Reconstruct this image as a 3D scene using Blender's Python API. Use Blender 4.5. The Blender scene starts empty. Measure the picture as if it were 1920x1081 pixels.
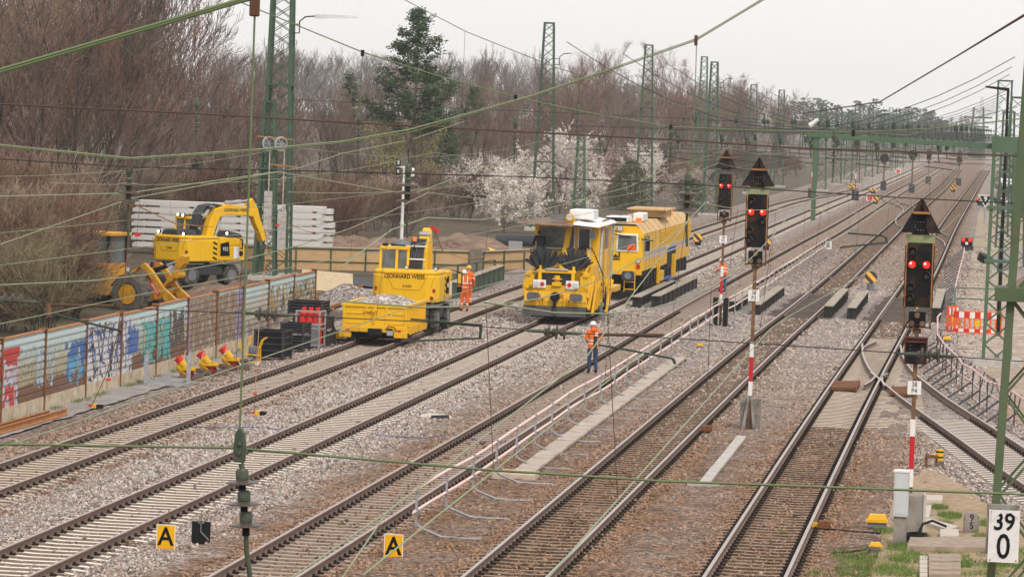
import bpy, bmesh, math, random
import numpy as np
from mathutils import Vector, Matrix, noise
R = math.radians
random.seed(7)
scene = bpy.context.scene
COL = scene.collection
# ---------------------------------------------------------------- camera
F, H = 7479.52, 8.5715           # focal length in pixels of a 1920 px wide frame, eye height over the rails
YAW, PITCH, ROLL = 0.117931, 0.043547, 0.035993
CW = Vector((-math.sin(YAW)*math.cos(PITCH), math.cos(YAW)*math.cos(PITCH), -math.sin(PITCH)))
_rt = Vector((math.cos(YAW), math.sin(YAW), 0)); _up = _rt.cross(CW)
CR = _rt*math.cos(ROLL) + _up*math.sin(ROLL)
CU = -_rt*math.sin(ROLL) + _up*math.cos(ROLL)
EYE = Vector((0, 0, H))
cd = bpy.data.cameras.new('camera'); cam = bpy.data.objects.new('camera', cd); COL.objects.link(cam)
cam.matrix_world = Matrix(((CR.x, CU.x, -CW.x, 0), (CR.y, CU.y, -CW.y, 0), (CR.z, CU.z, -CW.z, H), (0, 0, 0, 1)))
cd.sensor_width = 36; cd.lens = F/1920*36; cd.clip_start = 0.5; cd.clip_end = 9000
scene.camera = cam
# ---------------------------------------------------------------- sky, sun, exposure
SUN_EL, SUN_AZ = R(46), R(152)    # azimuth measured from +Y towards +X : behind the camera, to the right
W = bpy.data.worlds.new('World'); scene.world = W; W.use_nodes = True
nt = W.node_tree; bg = nt.nodes['Background']
sky = nt.nodes.new('ShaderNodeTexSky'); sky.sky_type = 'NISHITA'; sky.sun_disc = False
sky.sun_elevation = SUN_EL; sky.sun_rotation = SUN_AZ; sky.dust_density = 4; sky.air_density = 1.5
sc_ = nt.nodes.new('ShaderNodeVectorMath'); sc_.operation = 'SCALE'; sc_.inputs['Scale'].default_value = 0.09
nt.links.new(sky.outputs[0], sc_.inputs[0])
mx = nt.nodes.new('ShaderNodeMix'); mx.data_type = 'RGBA'
mx.inputs['Factor'].default_value = 0.86          # closed thin overcast over the blue
mx.inputs[7].default_value = (1.09, 1.06, 1.045, 1)
nt.links.new(sc_.outputs[0], mx.inputs[6]); nt.links.new(mx.outputs[2], bg.inputs['Color'])
bg.inputs['Strength'].default_value = 1.0
sl = bpy.data.lights.new('sun', 'SUN'); sl.energy = 1.9; sl.angle = R(11); sl.color = (1, .95, .88)
sun = bpy.data.objects.new('sun', sl); COL.objects.link(sun)
_d = Vector((math.sin(SUN_AZ)*math.cos(SUN_EL), math.cos(SUN_AZ)*math.cos(SUN_EL), math.sin(SUN_EL)))
sun.rotation_euler = _d.to_track_quat('Z', 'Y').to_euler()
vs = scene.view_settings; vs.view_transform = 'Standard'; vs.look = 'None'; vs.exposure = 0.05; vs.gamma = 1
cy = scene.cycles
cy.max_bounces = 5; cy.diffuse_bounces = 2; cy.glossy_bounces = 2; cy.transmission_bounces = 3; cy.transparent_max_bounces = 6; cy.volume_bounces = 3
HAZE = 0.00015
# ---------------------------------------------------------------- picture to place
def ray(px, py):
    return CW + CR*((px-960)/F) - CU*((py-540.5)/F)
def G(px, py, z=-.2):              # where the ray meets the level z
    d = ray(px, py); return EYE + d*((z-H)/d.z)
def AY(px, py, Y):                 # where the ray meets the cross-section Y
    d = ray(px, py); return EYE + d*(Y/d.y)
# ---------------------------------------------------------------- objects
def tag(o, label=None, cat=None, group=None, kind=None):
    if label: o['label'] = label
    if cat: o['category'] = cat
    if group: o['group'] = group
    if kind: o['kind'] = kind
    return o
def thing(name, label, cat, loc=(0, 0, 0), rz=0, group=None):
    o = bpy.data.objects.new(name, None); COL.objects.link(o)
    o.location = loc; o.rotation_euler = (0, 0, rz); o.empty_display_size = .3
    return tag(o, label, cat, group)
KIDS = {}
def setp(c, p):
    c.parent = p; KIDS.setdefault(p.name, []).append(c)
def dup(o, loc=None, rz=None, label=None, group=None, s=None, parent=None):
    c = o.copy(); COL.objects.link(c)
    if parent: setp(c, parent)
    if loc is not None: c.location = loc
    if rz is not None: c.rotation_euler = (0, 0, rz)
    if s is not None: c.scale = (s, s, s) if not hasattr(s, '__len__') else s
    if label: c['label'] = label
    if group: c['group'] = group
    for k in list(KIDS.get(o.name, [])): dup(k, parent=c)
    return c
def orth(d):
    d = Vector(d).normalized()
    a = Vector((0, 0, 1)) if abs(d.z) < .95 else Vector((1, 0, 0))
    u = d.cross(a).normalized(); return d, u, u.cross(d).normalized()
class MB:
    def __init__(s): s.v = []; s.f = []; s.mi = []; s.m = 0; s.T = None
    def pt(s, p):
        s.v.append(tuple(s.T @ Vector(p)) if s.T is not None else tuple(p)); return len(s.v)-1
    def face(s, idx): s.f.append(tuple(idx)); s.mi.append(s.m)
    def quad(s, *ps): s.face([s.pt(p) for p in ps])
    def hexa(s, p):
        b = [s.pt(q) for q in p]
        for q in ((0, 3, 2, 1), (4, 5, 6, 7), (0, 1, 5, 4), (1, 2, 6, 5), (2, 3, 7, 6), (3, 0, 4, 7)): s.face([b[i] for i in q])
    def box(s, x0, x1, y0, y1, z0, z1):
        s.hexa([(x0, y0, z0), (x1, y0, z0), (x1, y1, z0), (x0, y1, z0), (x0, y0, z1), (x1, y0, z1), (x1, y1, z1), (x0, y1, z1)])
    def boxc(s, c, sz):
        s.box(c[0]-sz[0]/2, c[0]+sz[0]/2, c[1]-sz[1]/2, c[1]+sz[1]/2, c[2]-sz[2]/2, c[2]+sz[2]/2)
    def bar(s, p, q, w, h=None, up=None):
        h = h or w; p = Vector(p); q = Vector(q); d, u, n = orth(q-p)
        if up is not None:
            u = d.cross(Vector(up)).normalized(); n = u.cross(d).normalized()
        u = u*w/2; n = n*h/2
        s.hexa([p-u-n, p+u-n, p+u+n, p-u+n, q-u-n, q+u-n, q+u+n, q-u+n])
    def tube(s, pts, r, n=6, caps=True):
        pts = [Vector(p) for p in pts]; rings = []
        pu = None
        for i, p in enumerate(pts):
            d = (pts[min(i+1, len(pts)-1)]-pts[max(i-1, 0)])
            if d.length < 1e-9: d = Vector((0, 0, 1))
            d.normalize()
            if pu is None: _, u, w = orth(d)
            else:
                u = pu-d*pu.dot(d)
                u = u.normalized() if u.length > 1e-6 else orth(d)[1]
                w = u.cross(d)
            pu = u; rr = r[i] if hasattr(r, '__len__') else r
            rings.append([s.pt(p+u*(rr*math.cos(a))+w*(rr*math.sin(a))) for a in [2*math.pi*k/n for k in range(n)]])
        for a, b in zip(rings, rings[1:]):
            for k in range(n): s.face((a[k], a[(k+1) % n], b[(k+1) % n], b[k]))
        if caps: s.face(rings[0][::-1]); s.face(rings[-1])
    def cyl(s, p, q, r, n=12, r2=None): s.tube([p, q], [r, r if r2 is None else r2], n)
    def lathe(s, prof, c=(0, 0, 0), ax=(0, 0, 1), n=16):
        d, u, w = orth(ax); c = Vector(c); rings = []
        for r, z in prof:
            rings.append([s.pt(c+d*z+u*(r*math.cos(2*math.pi*k/n))+w*(r*math.sin(2*math.pi*k/n))) for k in range(n)])
        for a, b in zip(rings, rings[1:]):
            for k in range(n): s.face((a[k], a[(k+1) % n], b[(k+1) % n], b[k]))
        s.face(rings[0][::-1]); s.face(rings[-1])
    def prism(s, poly, a, b, ax='y'):       # poly in the two other axes, extruded a..b along ax
        def P(u, v, w): return {'y': (u, w, v), 'x': (w, u, v), 'z': (u, v, w)}[ax]
        A = [s.pt(P(u, v, a)) for u, v in poly]; B = [s.pt(P(u, v, b)) for u, v in poly]; n = len(poly)
        s.face(A); s.face(B[::-1])
        for k in range(n): s.face((A[k], B[k], B[(k+1) % n], A[(k+1) % n]))
    def grid(s, fn, nu, nv):
        ids = [[s.pt(fn(i/nu, j/nv)) for j in range(nv+1)] for i in range(nu+1)]
        for i in range(nu):
            for j in range(nv): s.face((ids[i][j], ids[i+1][j], ids[i+1][j+1], ids[i][j+1]))
    def ball(s, c, r, n=10, m=6):
        rr = r if hasattr(r, '__len__') else (r, r, r)
        s.grid(lambda a, b: (c[0]+rr[0]*math.cos(2*math.pi*a)*math.sin(math.pi*b), c[1]+rr[1]*math.sin(2*math.pi*a)*math.sin(math.pi*b), c[2]+rr[2]*math.cos(math.pi*b)), n, m)
    def wheel(s, c, r, w, ax=(1, 0, 0), n=24):
        s.lathe([(r*.55, -w*.42), (r*.9, -w*.5), (r, -w*.32), (r, w*.32), (r*.9, w*.5), (r*.55, w*.42)], c, ax, n)
    def build(s, name, mats, parent=None, loc=None, rz=0, smooth=False, bevel=0, kind=None, rot=None):
        me = bpy.data.meshes.new(name); me.from_pydata(s.v, [], s.f); me.update()
        mats = mats if isinstance(mats, (list, tuple)) else [mats]
        for m in mats: me.materials.append(m)
        if len(mats) > 1: me.polygons.foreach_set('material_index', [min(i, len(mats)-1) for i in s.mi])
        if smooth:
            me.polygons.foreach_set('use_smooth', [True]*len(me.polygons))
            if smooth != 'all':
                try: me.set_sharp_from_angle(angle=R(40))
                except Exception: pass
        bm = bmesh.new(); bm.from_mesh(me); bmesh.ops.recalc_face_normals(bm, faces=bm.faces[:]); bm.to_mesh(me); bm.free()
        o = bpy.data.objects.new(name, me); COL.objects.link(o)
        if loc is not None: o.location = loc
        if rot is not None: o.rotation_euler = rot
        else: o.rotation_euler = (0, 0, rz)
        if parent: setp(o, parent)
        if bevel:
            b = o.modifiers.new('bevel', 'BEVEL'); b.width = bevel; b.segments = 2; b.limit_method = 'ANGLE'; b.angle_limit = R(50)
        if kind: o['kind'] = kind
        return o
def raw(name, v, f, mat, parent=None, kind=None, loc=None):    # big meshes without normal repair
    me = bpy.data.meshes.new(name); me.from_pydata(v, [], f); me.update(); me.materials.append(mat)
    o = bpy.data.objects.new(name, me); COL.objects.link(o)
    if parent: setp(o, parent)
    if loc is not None: o.location = loc
    if kind: o['kind'] = kind
    return o
def lettering(body, size, M, mat, parent=None, name='lettering', align='CENTER', depth=.004, sx=1.0, bold=0.0):
    c = bpy.data.curves.new('tx', 'FONT'); c.body = body; c.size = size; c.align_x = align; c.align_y = 'CENTER'; c.extrude = depth
    c.resolution_u = 3; c.offset = bold
    t = bpy.data.objects.new('tx', c)
    me = bpy.data.meshes.new_from_object(t); me.name = name
    me.transform(Matrix.Diagonal((sx, 1, 1, 1)))
    me.materials.clear(); me.materials.append(mat)
    o = bpy.data.objects.new(name, me); COL.objects.link(o); o.matrix_local = M
    if parent: setp(o, parent)
    bpy.data.objects.remove(t); bpy.data.curves.remove(c)
    return o
def face_m(loc, nrm=(0, -1, 0)):       # matrix: text plane facing nrm, upright
    n = Vector(nrm).normalized(); x = Vector((0, 0, 1)).cross(n).normalized(); y = n.cross(x)
    return Matrix(((x.x, y.x, n.x, loc[0]), (x.y, y.y, n.y, loc[1]), (x.z, y.z, n.z, loc[2]), (0, 0, 0, 1)))
# ---------------------------------------------------------------- materials
def lin(h):
    c = [int(h[i:i+2], 16)/255 for i in (1, 3, 5)]
    return tuple(x/12.92 if x < .04045 else ((x+.055)/1.055)**2.4 for x in c)
class NT:
    def __init__(s, name):
        s.m = bpy.data.materials.new(name); s.m.use_nodes = True; s.t = s.m.node_tree; s.b = s.t.nodes['Principled BSDF']
        s.co = s.n('ShaderNodeTexCoord').outputs['Object']
    def n(s, typ, **kw):
        x = s.t.nodes.new(typ)
        for k, v in kw.items():
            if k.startswith('i_'): x.inputs[k[2:].replace('_', ' ')].default_value = v
            else: setattr(x, k, v)
        return x
    def l(s, a, b): s.t.links.new(a, b)
    def noise(s, scale, detail=3, rough=.55, co=None, out='Fac'):
        x = s.n('ShaderNodeTexNoise'); x.inputs['Scale'].default_value = scale; x.inputs['Detail'].default_value = detail; x.inputs['Roughness'].default_value = rough
        s.l(co or s.co, x.inputs['Vector']); return x.outputs[out]
    def voro(s, scale, out='Color', co=None, feature='F1'):
        x = s.n('ShaderNodeTexVoronoi'); x.feature = feature; x.inputs['Scale'].default_value = scale; s.l(co or s.co, x.inputs['Vector']); return x.outputs[out]
    def ramp(s, fac, stops, interp='LINEAR'):
        x = s.n('ShaderNodeValToRGB'); x.color_ramp.interpolation = interp; e = x.color_ramp.elements
        while len(e) > 1: e.remove(e[-1])
        for i, (p, c) in enumerate(stops):
            k = e[0] if i == 0 else e.new(p)
            k.position = p; k.color = (*c, 1) if hasattr(c, '__len__') else (c, c, c, 1)
        s.l(fac, x.inputs[0]); return x.outputs[0]
    def mix(s, f, a, b, mode='MIX'):
        x = s.n('ShaderNodeMix'); x.data_type = 'RGBA'; x.blend_type = mode
        for sock, v in ((x.inputs['Factor'], f), (x.inputs[6], a), (x.inputs[7], b)):
            if hasattr(v, 'node'): s.l(v, sock)
            elif hasattr(v, '__len__'): sock.default_value = (*v[:3], 1)
            else: sock.default_value = v
        return x.outputs[2]
    def math(s, op, a, b=0.0, clamp=False):
        x = s.n('ShaderNodeMath'); x.operation = op; x.use_clamp = clamp
        for i, v in enumerate((a, b)):
            if hasattr(v, 'node'): s.l(v, x.inputs[i])
            else: x.inputs[i].default_value = v
        return x.outputs[0]
    def sep(s):
        x = s.n('ShaderNodeSeparateXYZ'); s.l(s.co, x.inputs[0]); return x.outputs
    def map(s, v, a, b, c=0.0, d=1.0):
        x = s.n('ShaderNodeMapRange'); s.l(v, x.inputs[0])
        for i, k in enumerate((a, b, c, d)): x.inputs[i+1].default_value = k
        return x.outputs[0]
    def bump(s, h, strength=.4, dist=.02):
        x = s.n('ShaderNodeBump'); x.inputs['Strength'].default_value = strength; x.inputs['Distance'].default_value = dist
        s.l(h, x.inputs['Height']); s.l(x.outputs[0], s.b.inputs['Normal'])
    def col(s, c):
        if hasattr(c, 'node'): s.l(c, s.b.inputs['Base Color'])
        else: s.b.inputs['Base Color'].default_value = (*c, 1)
    def fin(s, rough=.7, metal=0, spec=.3):
        s.b.inputs['Roughness'].default_value = rough; s.b.inputs['Metallic'].default_value = metal; s.b.inputs['Specular IOR Level'].default_value = spec
        return s.m
def M_(name, col, rough=.6, metal=0, var=.12, scale=3., dirt=None, bump=0, bscale=30, spec=.3):
    t = NT(name); c = lin(col) if isinstance(col, str) else col
    lo = tuple(x*(1-var) for x in c); hi = tuple(min(1, x*(1+var)) for x in c)
    k = t.ramp(t.noise(scale, 4), [(.3, lo), (.7, hi)])
    if dirt:
        dc, amt, ds = dirt; dc = lin(dc) if isinstance(dc, str) else dc
        f = t.ramp(t.noise(ds, 5, .7), [(.62-.32*amt, 0.), (.78-.2*amt, min(1., amt*1.4))])
        k = t.mix(f, k, dc)
    t.col(k)
    if bump: t.bump(t.noise(bscale, 4), bump, .02)
    return t.fin(rough, metal, spec)
def glow(name, col, strength):
    t = NT(name); t.col(tuple(x*.3 for x in col)); t.b.inputs['Emission Color'].default_value = (*col, 1); t.b.inputs['Emission Strength'].default_value = strength
    return t.fin(.3)
def yel(name, col, amt, dirtc):
    t = NT(name); c = t.ramp(t.noise(1.2, 4), [(.3, tuple(x*.93 for x in col)), (.7, col)])
    m = t.n('ShaderNodeMapping'); m.inputs['Scale'].default_value = (5, 5, .7); t.l(t.co, m.inputs[0])
    c = t.mix(t.ramp(t.noise(1.6, 5, .7, m.outputs[0]), [(.52, 0.), (.75, amt)]), c, dirtc)
    c = t.mix(t.ramp(t.noise(9, 5, .75), [(.58, 0.), (.72, amt)]), c, tuple(x*.6 for x in dirtc)); t.col(c); return t.fin(.42, spec=.3)
yellow = yel('yellow_paint', (.84, .48, .007), .3, (.42, .25, .04))
yellow_old = yel('worn_yellow_paint', (.78, .43, .010), .65, (.26, .15, .04))
loader_y = M_('ochre_yellow_paint', (.62, .30, .012), .5, var=.1, dirt=((.2, .12, .04), .5, 2.5))
roof_dust = M_('dusty_roof', (.62, .42, .20), .8, var=.15, dirt=((.3, .2, .1), .4, 2))
black = M_('black_paint', (.014, .014, .016), .6, var=.2, spec=.1)
black_sig = M_('signal_black', (.012, .012, .014), .55, var=.3, dirt=((.11, .05, .018), .42, 2.6), spec=.06)
darkgrey = M_('dark_grey', (.045, .046, .052), .6, var=.2, spec=.15)
midgrey = M_('mid_grey', (.17, .175, .185), .6, var=.15)
rubber = M_('rubber', (.03, .028, .027), .9, var=.2, dirt=((.2, .17, .14), .6, 4))
rubber_clean = M_('brush_rubber', (.032, .033, .038), .45, var=.4, spec=.45)
pipe_grey = M_('clamp_grey', (.30, .30, .31), .6, var=.2, dirt=((.18, .15, .13), .3, 4))
clamp_brown = M_('clamp_brown', (.10, .045, .022), .6, var=.3)
silver = M_('galvanised', (.42, .43, .45), .45, .55, var=.15)
whitep = M_('white_paint', (.78, .77, .75), .5, var=.06, dirt=((.4, .36, .32), .3, 2))
redp = M_('red_paint', (.62, .03, .02), .45, var=.1)
redstripe = M_('signal_red', (.5, .015, .02), .5, var=.12)
glass = M_('dark_glass', (.03, .04, .045), .12, var=.3, scale=1, spec=.6)
glass2 = M_('cab_glass', (.11, .13, .14), .1, var=.5, scale=1.3, spec=.6)
greenp = M_('mast_green', (.055, .10, .065), .6, var=.16, scale=1.5, dirt=((.09, .06, .03), .3, 3))
greenlt = M_('pale_green_paint', (.08, .14, .085), .6, var=.12, scale=1.5, dirt=((.1, .08, .04), .25, 3))
greendk = M_('dark_green_lattice', (.03, .05, .035), .65, var=.2)
rust = M_('rust', (.19, .078, .03), .85, var=.3, scale=8, dirt=((.08, .035, .02), .5, 6), bump=.3)
rust_lt = M_('light_rust', (.4, .17, .06), .8, var=.2, scale=5, dirt=((.2, .08, .03), .4, 6))
concrete = M_('concrete', (.48, .45, .41), .85, var=.1, scale=5, dirt=((.25, .22, .18), .4, 3), bump=.2)
conc_old = M_('weathered_concrete', (.30, .27, .24), .9, var=.2, scale=6, dirt=((.05, .045, .04), .6, 3), bump=.3)
conc_new = M_('new_concrete', (.66, .64, .62), .8, var=.06, scale=3, dirt=((.45, .43, .41), .3, 3))
wood = M_('plywood', (.55, .36, .18), .75, var=.14, scale=2, dirt=((.35, .2, .09), .35, 2))
wood_pale = M_('pale_board', (.6, .48, .32), .75, var=.15, scale=3, dirt=((.35, .25, .14), .4, 3))
timber = M_('dark_timber', (.085, .062, .05), .85, var=.3, scale=4, dirt=((.2, .16, .14), .35, 5), bump=.3)
orange = M_('orange_plastic', (.85, .13, .012), .45, var=.06)
hiwhite = M_('reflective_white', (.8, .78, .76), .4, var=.03)
chain_w = M_('barrier_pale', (.82, .6, .55), .6, var=.05)
letter_b = M_('black_letters', (.01, .01, .012), .8, var=.1, spec=.05)
amber = glow('amber_lamp', (1, .25, .03), .7)
redlit = glow('lit_red_lens', (1, .02, .012), 2.2)
redcore = glow('red_filament_glow', (1, .42, .36), 3.2)
redglass = M_('red_lens', (.6, .02, .015), .2, var=.05, spec=.6)
lensw = M_('clear_lens', (.6, .6, .58), .15, var=.1, spec=.7)
lamp_on = glow('lit_work_lamp', (1, .97, .9), 9.)
blue_p = M_('blue_plastic', (.04, .12, .35), .5)
rubber_mud = M_('muddy_tyre', (.13, .112, .098), .9, var=.25, scale=4, dirt=((.06, .055, .05), .5, 5))
porcelain = M_('green_porcelain', (.05, .075, .05), .4, var=.2, scale=20, dirt=((.14, .1, .07), .5, 14))
disc_b = M_('brown_glaze', (.085, .065, .055), .4, var=.15)
wire_g = M_('green_wire', (.14, .18, .085), .6, var=.1, scale=2)
wire_p = M_('pale_wire', (.27, .31, .19), .6, var=.1, scale=2)
wire_b = M_('brown_wire', (.085, .05, .035), .8, var=.2, scale=4)
wire_d = M_('dark_wire', (.03, .032, .028), .7, var=.2, scale=4)
# ================================================================ GROUND AND TRACKS
def soil_mat():
    t = NT('forest_soil'); n = t.noise(.35, 6, .65)
    c = t.ramp(n, [(.3, (.085, .06, .042)), (.5, (.14, .10, .07)), (.62, (.12, .12, .05)), (.75, (.18, .14, .11))])
    c = t.mix(t.noise(9, 3), c, t.mix(1., c, (.5, .5, .5), 'MULTIPLY')); t.col(c); t.bump(t.noise(6, 4), .6, .1); return t.fin(.95)
def verge_mat():
    t = NT('verge_earth'); x = t.sep()
    n = t.noise(.55, 6, .6); n2 = t.noise(5, 5, .7)
    c = t.ramp(n2, [(.3, (.20, .135, .085)), (.5, (.34, .235, .15)), (.7, (.45, .33, .225))])
    g = t.ramp(t.noise(1.1, 6, .65), [(.48, 0.), (.58, .9)])
    near = t.map(x[1], 84, 96, 1., .25); far = t.map(x[1], 215, 235, 0., .8)
    g = t.math('MULTIPLY', g, t.math('MAXIMUM', near, far))
    gc = t.ramp(t.noise(14, 3), [(.3, (.10, .13, .035)), (.55, (.24, .20, .07)), (.75, (.17, .24, .05))])
    c = t.mix(g, c, gc)
    rub = t.ramp(t.voro(9, 'Color'), [(.2, (.25, .19, .15)), (.8, (.62, .52, .45))])
    k = t.math('MULTIPLY', t.ramp(n, [(.46, 0.), (.56, .9)]), t.map(x[1], 120, 160, 0.15, 1.))
    c = t.mix(t.map(x[1], 118, 150, 0., .75), c, t.ramp(t.voro(8, 'Color'), [(.2, (.22, .165, .13)), (.8, (.46, .37, .31))])); c = t.mix(k, c, rub); c = t.mix(t.math('MULTIPLY', g, t.map(x[1], 200, 215, 0., 1.)), c, gc); t.col(c); t.bump(n2, .6, .04); return t.fin(.95)
def ballast_mat(name='ballast_stone', zones=True, island=False, grey=(.37, .325, .30), brown=(.20, .118, .07)):
    t = NT(name); x = t.sep()
    big = t.noise(.5, 4, .6)
    if zones:
        X = t.math('ADD', x[0], t.map(t.noise(.8, 5, .65), .25, .75, -.9, .9))
        q = t.map(X, -27, 5)
        P = lambda v: (v+27)/32
        z = t.ramp(q, [(P(-25), .35), (P(-24.3), .8), (P(-23), .6), (P(-20.9), .75), (P(-20.2), .12), (P(-18.6), .05), (P(-16.0), .05), (P(-15.2), .3), (P(-14.7), .85), (P(-11.6), .95), (P(-10.6), .9), (P(-7.0), 1.), (P(-6.4), .75), (P(-5.6), .9), (P(-3.), .95), (P(-1.9), .75), (P(-.9), .1), (P(2), .1)])
        ym = t.ramp(t.map(x[1], 60, 460), [(.0, 1.), (.105, 1.), (.18, .42), (.25, .12), (.37, .12), (.45, .55), (.7, .85)])
        f = t.math('MULTIPLY', z, ym)
        f = t.math('ADD', f, t.map(big, .3, .7, -.16, .16), True)
        base = t.mix(f, grey, brown)
    else: base = t.mix(t.ramp(big, [(.35, 0.), (.65, .25)]), grey, brown)
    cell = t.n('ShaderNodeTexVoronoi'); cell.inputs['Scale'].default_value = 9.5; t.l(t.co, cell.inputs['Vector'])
    rgb = t.n('ShaderNodeSeparateColor')
    if island:
        ge = t.n('ShaderNodeNewGeometry'); wn = t.n('ShaderNodeTexWhiteNoise', noise_dimensions='1D'); t.l(ge.outputs['Random Per Island'], wn.inputs['W']); t.l(wn.outputs['Color'], rgb.inputs[0])
    else: t.l(cell.outputs['Color'], rgb.inputs[0])
    v = t.map(rgb.outputs[0], 0, 1, .3, 1.8)
    vv = t.n('ShaderNodeCombineColor')
    for i in range(3): t.l(v, vv.inputs[i])
    c = t.mix(1., base, vv.outputs[0], 'MULTIPLY')
    c = t.mix(t.ramp(rgb.outputs[1], [(.6, 0.), (.9, .5)]), c, (.30, .15, .085))
    c = t.mix(t.ramp(rgb.outputs[2], [(.84, 0.), (.97, .4)]), c, (.55, .50, .47))
    if island: t.col(c); return t.fin(.9, spec=.2)
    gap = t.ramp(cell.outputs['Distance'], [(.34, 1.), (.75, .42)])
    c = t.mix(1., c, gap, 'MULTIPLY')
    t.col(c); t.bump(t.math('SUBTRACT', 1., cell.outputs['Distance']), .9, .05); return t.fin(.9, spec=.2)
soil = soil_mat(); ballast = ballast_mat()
verge = verge_mat()
fresh = ballast_mat('fresh_ballast', False, False, (.47, .42, .40), (.3, .22, .18))
gm = MB()
def hgt(x, y):
    return -.30 + (2.2*max(0, min(1, (-x-70)/120)) if x < 0 else 0)
xs = [-3500, -1500, -700, -350, -200, -120, -80, -60, -40, -26, 0, 10, 40, 120, 350, 900, 3500]
ys = [-60, 0, 40, 80, 120, 160, 200, 260, 330, 420, 560, 760, 1000, 1400, 2000, 3200, 6500]
gm.grid(lambda a, b: (xs[round(a*16)], ys[round(b*16)], hgt(xs[round(a*16)], ys[round(b*16)])), 16, 16)
gm.build('ground', soil, kind='structure')
pathm = M_('service_path_gravel', (.33, .30, .285), .9, var=.2, scale=2.5, dirt=((.17, .13, .10), .45, 1.2), bump=.5, bscale=60)
pm = MB(); pm.grid(lambda a, b: (-27.5+2.6*a+(.25*noise.noise(Vector((0, b*60, 3))) if a > .9 else 0), 60+85*b, -.165+.015*noise.noise(Vector((a*6, b*90, 0)))), 6, 120)
pm.build('service_path', pathm, kind='structure')
# ---- track centre lines
KN = {
 1: [(30, -21.9), (90, -21.95), (130, -22.2), (180, -22.55), (250, -22.6), (320, -22.4), (383, -22.2), (440, -22.), (480, -20.9), (525, -18.6), (570, -17.2)],
 2: [(30, -17.6), (110, -17.58), (170, -17.8), (281, -17.5), (420, -17.3), (517, -16.8), (818, -15.8), (1362, -16.5)],
 3: [(30, -13.05), (130, -13.), (184, -13.1), (284, -12.87), (346, -12.6), (463, -12.5), (640, -11.9), (1277, -9.9)],
 4: [(30, -8.65), (116, -8.6), (158, -8.5), (200, -8.25), (290, -8.1), (420, -7.8), (622, -7.0), (960, -7.2), (1300, -8)],
 5: [(30, -4.3), (119, -4.24), (171, -4.03), (249, -3.7), (351, -3.5), (480, -2.95), (787, -1.5), (970, -.33), (1050, 1.5)],
 6: [(158.9, -3.98), (151.5, -3.72), (143.1, -3.24), (138.4, -2.84), (129.3, -1.9), (125.2, -1.42), (111.9, .22), (103, 1.3), (95, 2.4), (80, 5.2), (66, 8.6), (52, 12.6)],
}
def lerp_knots(k, y):
    k = sorted(k)
    if y <= k[0][0]: return k[0][1]
    for i in range(len(k)-1):
        if y <= k[i+1][0]:
            y0, x0 = k[i]; y1, x1 = k[i+1]
            m0 = (x1-(k[i-1][1] if i else x0))/((y1-(k[i-1][0] if i else y0)) or 1)
            m1 = ((k[i+2][1] if i+2 < len(k) else x1)-x0)/(((k[i+2][0] if i+2 < len(k) else y1)-y0) or 1)
            h = y1-y0; t = (y-y0)/h
            return (2*t**3-3*t*t+1)*x0+(t**3-2*t*t+t)*h*m0+(-2*t**3+3*t*t)*x1+(t**3-t*t)*h*m1
    return k[-1][1]
def TX(n, y): return lerp_knots(KN[n], y)
def tangent(n, y):
    d = Vector((TX(n, y+.5)-TX(n, y-.5), 1, 0)); return d.normalized()
_tc = {}
def TXL(n, y):
    k = (n, round(y*2))
    if k not in _tc: _tc[k] = TX(n, y)
    return _tc[k]
bb = MB()
NB = (210, 520)
def by(b): return 40+1460*(b**2.1)
def bxy(a, b):
    y = by(b); x = -26.5+30.5*a
    e = 0
    for n in (1, 2, 3, 4, 5):
        d = abs(x-TXL(n, y)); q = noise.noise(Vector((x*1.7, y*1.1, n))); w = 1. if n > 2 else .45
        if d < 2.2: e = max(e, w*(.055+.05*q)*max(0, min(1, (d-1.0-.25*q)/.22)), w*(.01+.06*q if d < .45 and n > 3 else 0))
    return (x, y, e-.215+.02*noise.noise(Vector((x*.9, y*.5, 0)))+.012*noise.noise(Vector((x*4, y*3, 1))))
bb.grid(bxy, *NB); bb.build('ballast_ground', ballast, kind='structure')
vm = MB()
def vxy(a, b):
    y = 55+400*b**1.6
    if y < 112: x0 = -2.0+.5*noise.noise(Vector((0, y*.15, 0)))+max(0, (y-92))*.045
    elif y < 140: x0 = 1.1-(y-112)*.02
    else: x0 = .6-min(1.6, (y-140)*.08)
    x = x0+(34-x0)*a**1.6; dip = -.075*max(0, min(1, (2.3-abs(x-TXL(6, y)))/.3)) if y < 150 else 0
    return (x, y, dip-.165+.05*noise.noise(Vector((a*25, y*.4, 5)))+(.5*max(0, noise.noise(Vector((a*9, y*.06, 2)))) if a > .1 and y > 215 else 0))
vm.grid(vxy, 110, 260); vm.build('earth_ground', verge, kind='structure')
tg = MB(); tg.grid(lambda a, b: (TX(6, 50+74*b)-1.95+3.9*a+.2*noise.noise(Vector((a*3, b*40, 2))), 50+74*b, -.205-.03*abs(2*a-1)), 4, 90); tg.build('gravel', ballast_mat('turnout_gravel', False, False, (.40, .355, .33), (.3, .22, .17)), kind='structure')
RAILP = [(-.07, -.172), (.07, -.172), (.07, -.16), (.012, -.135), (.012, -.04), (.036, -.032), (.036, -.004), (.028, 0), (-.028, 0), (-.036, -.004), (-.036, -.032), (-.012, -.04), (-.012, -.135), (-.07, -.16)]
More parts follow.
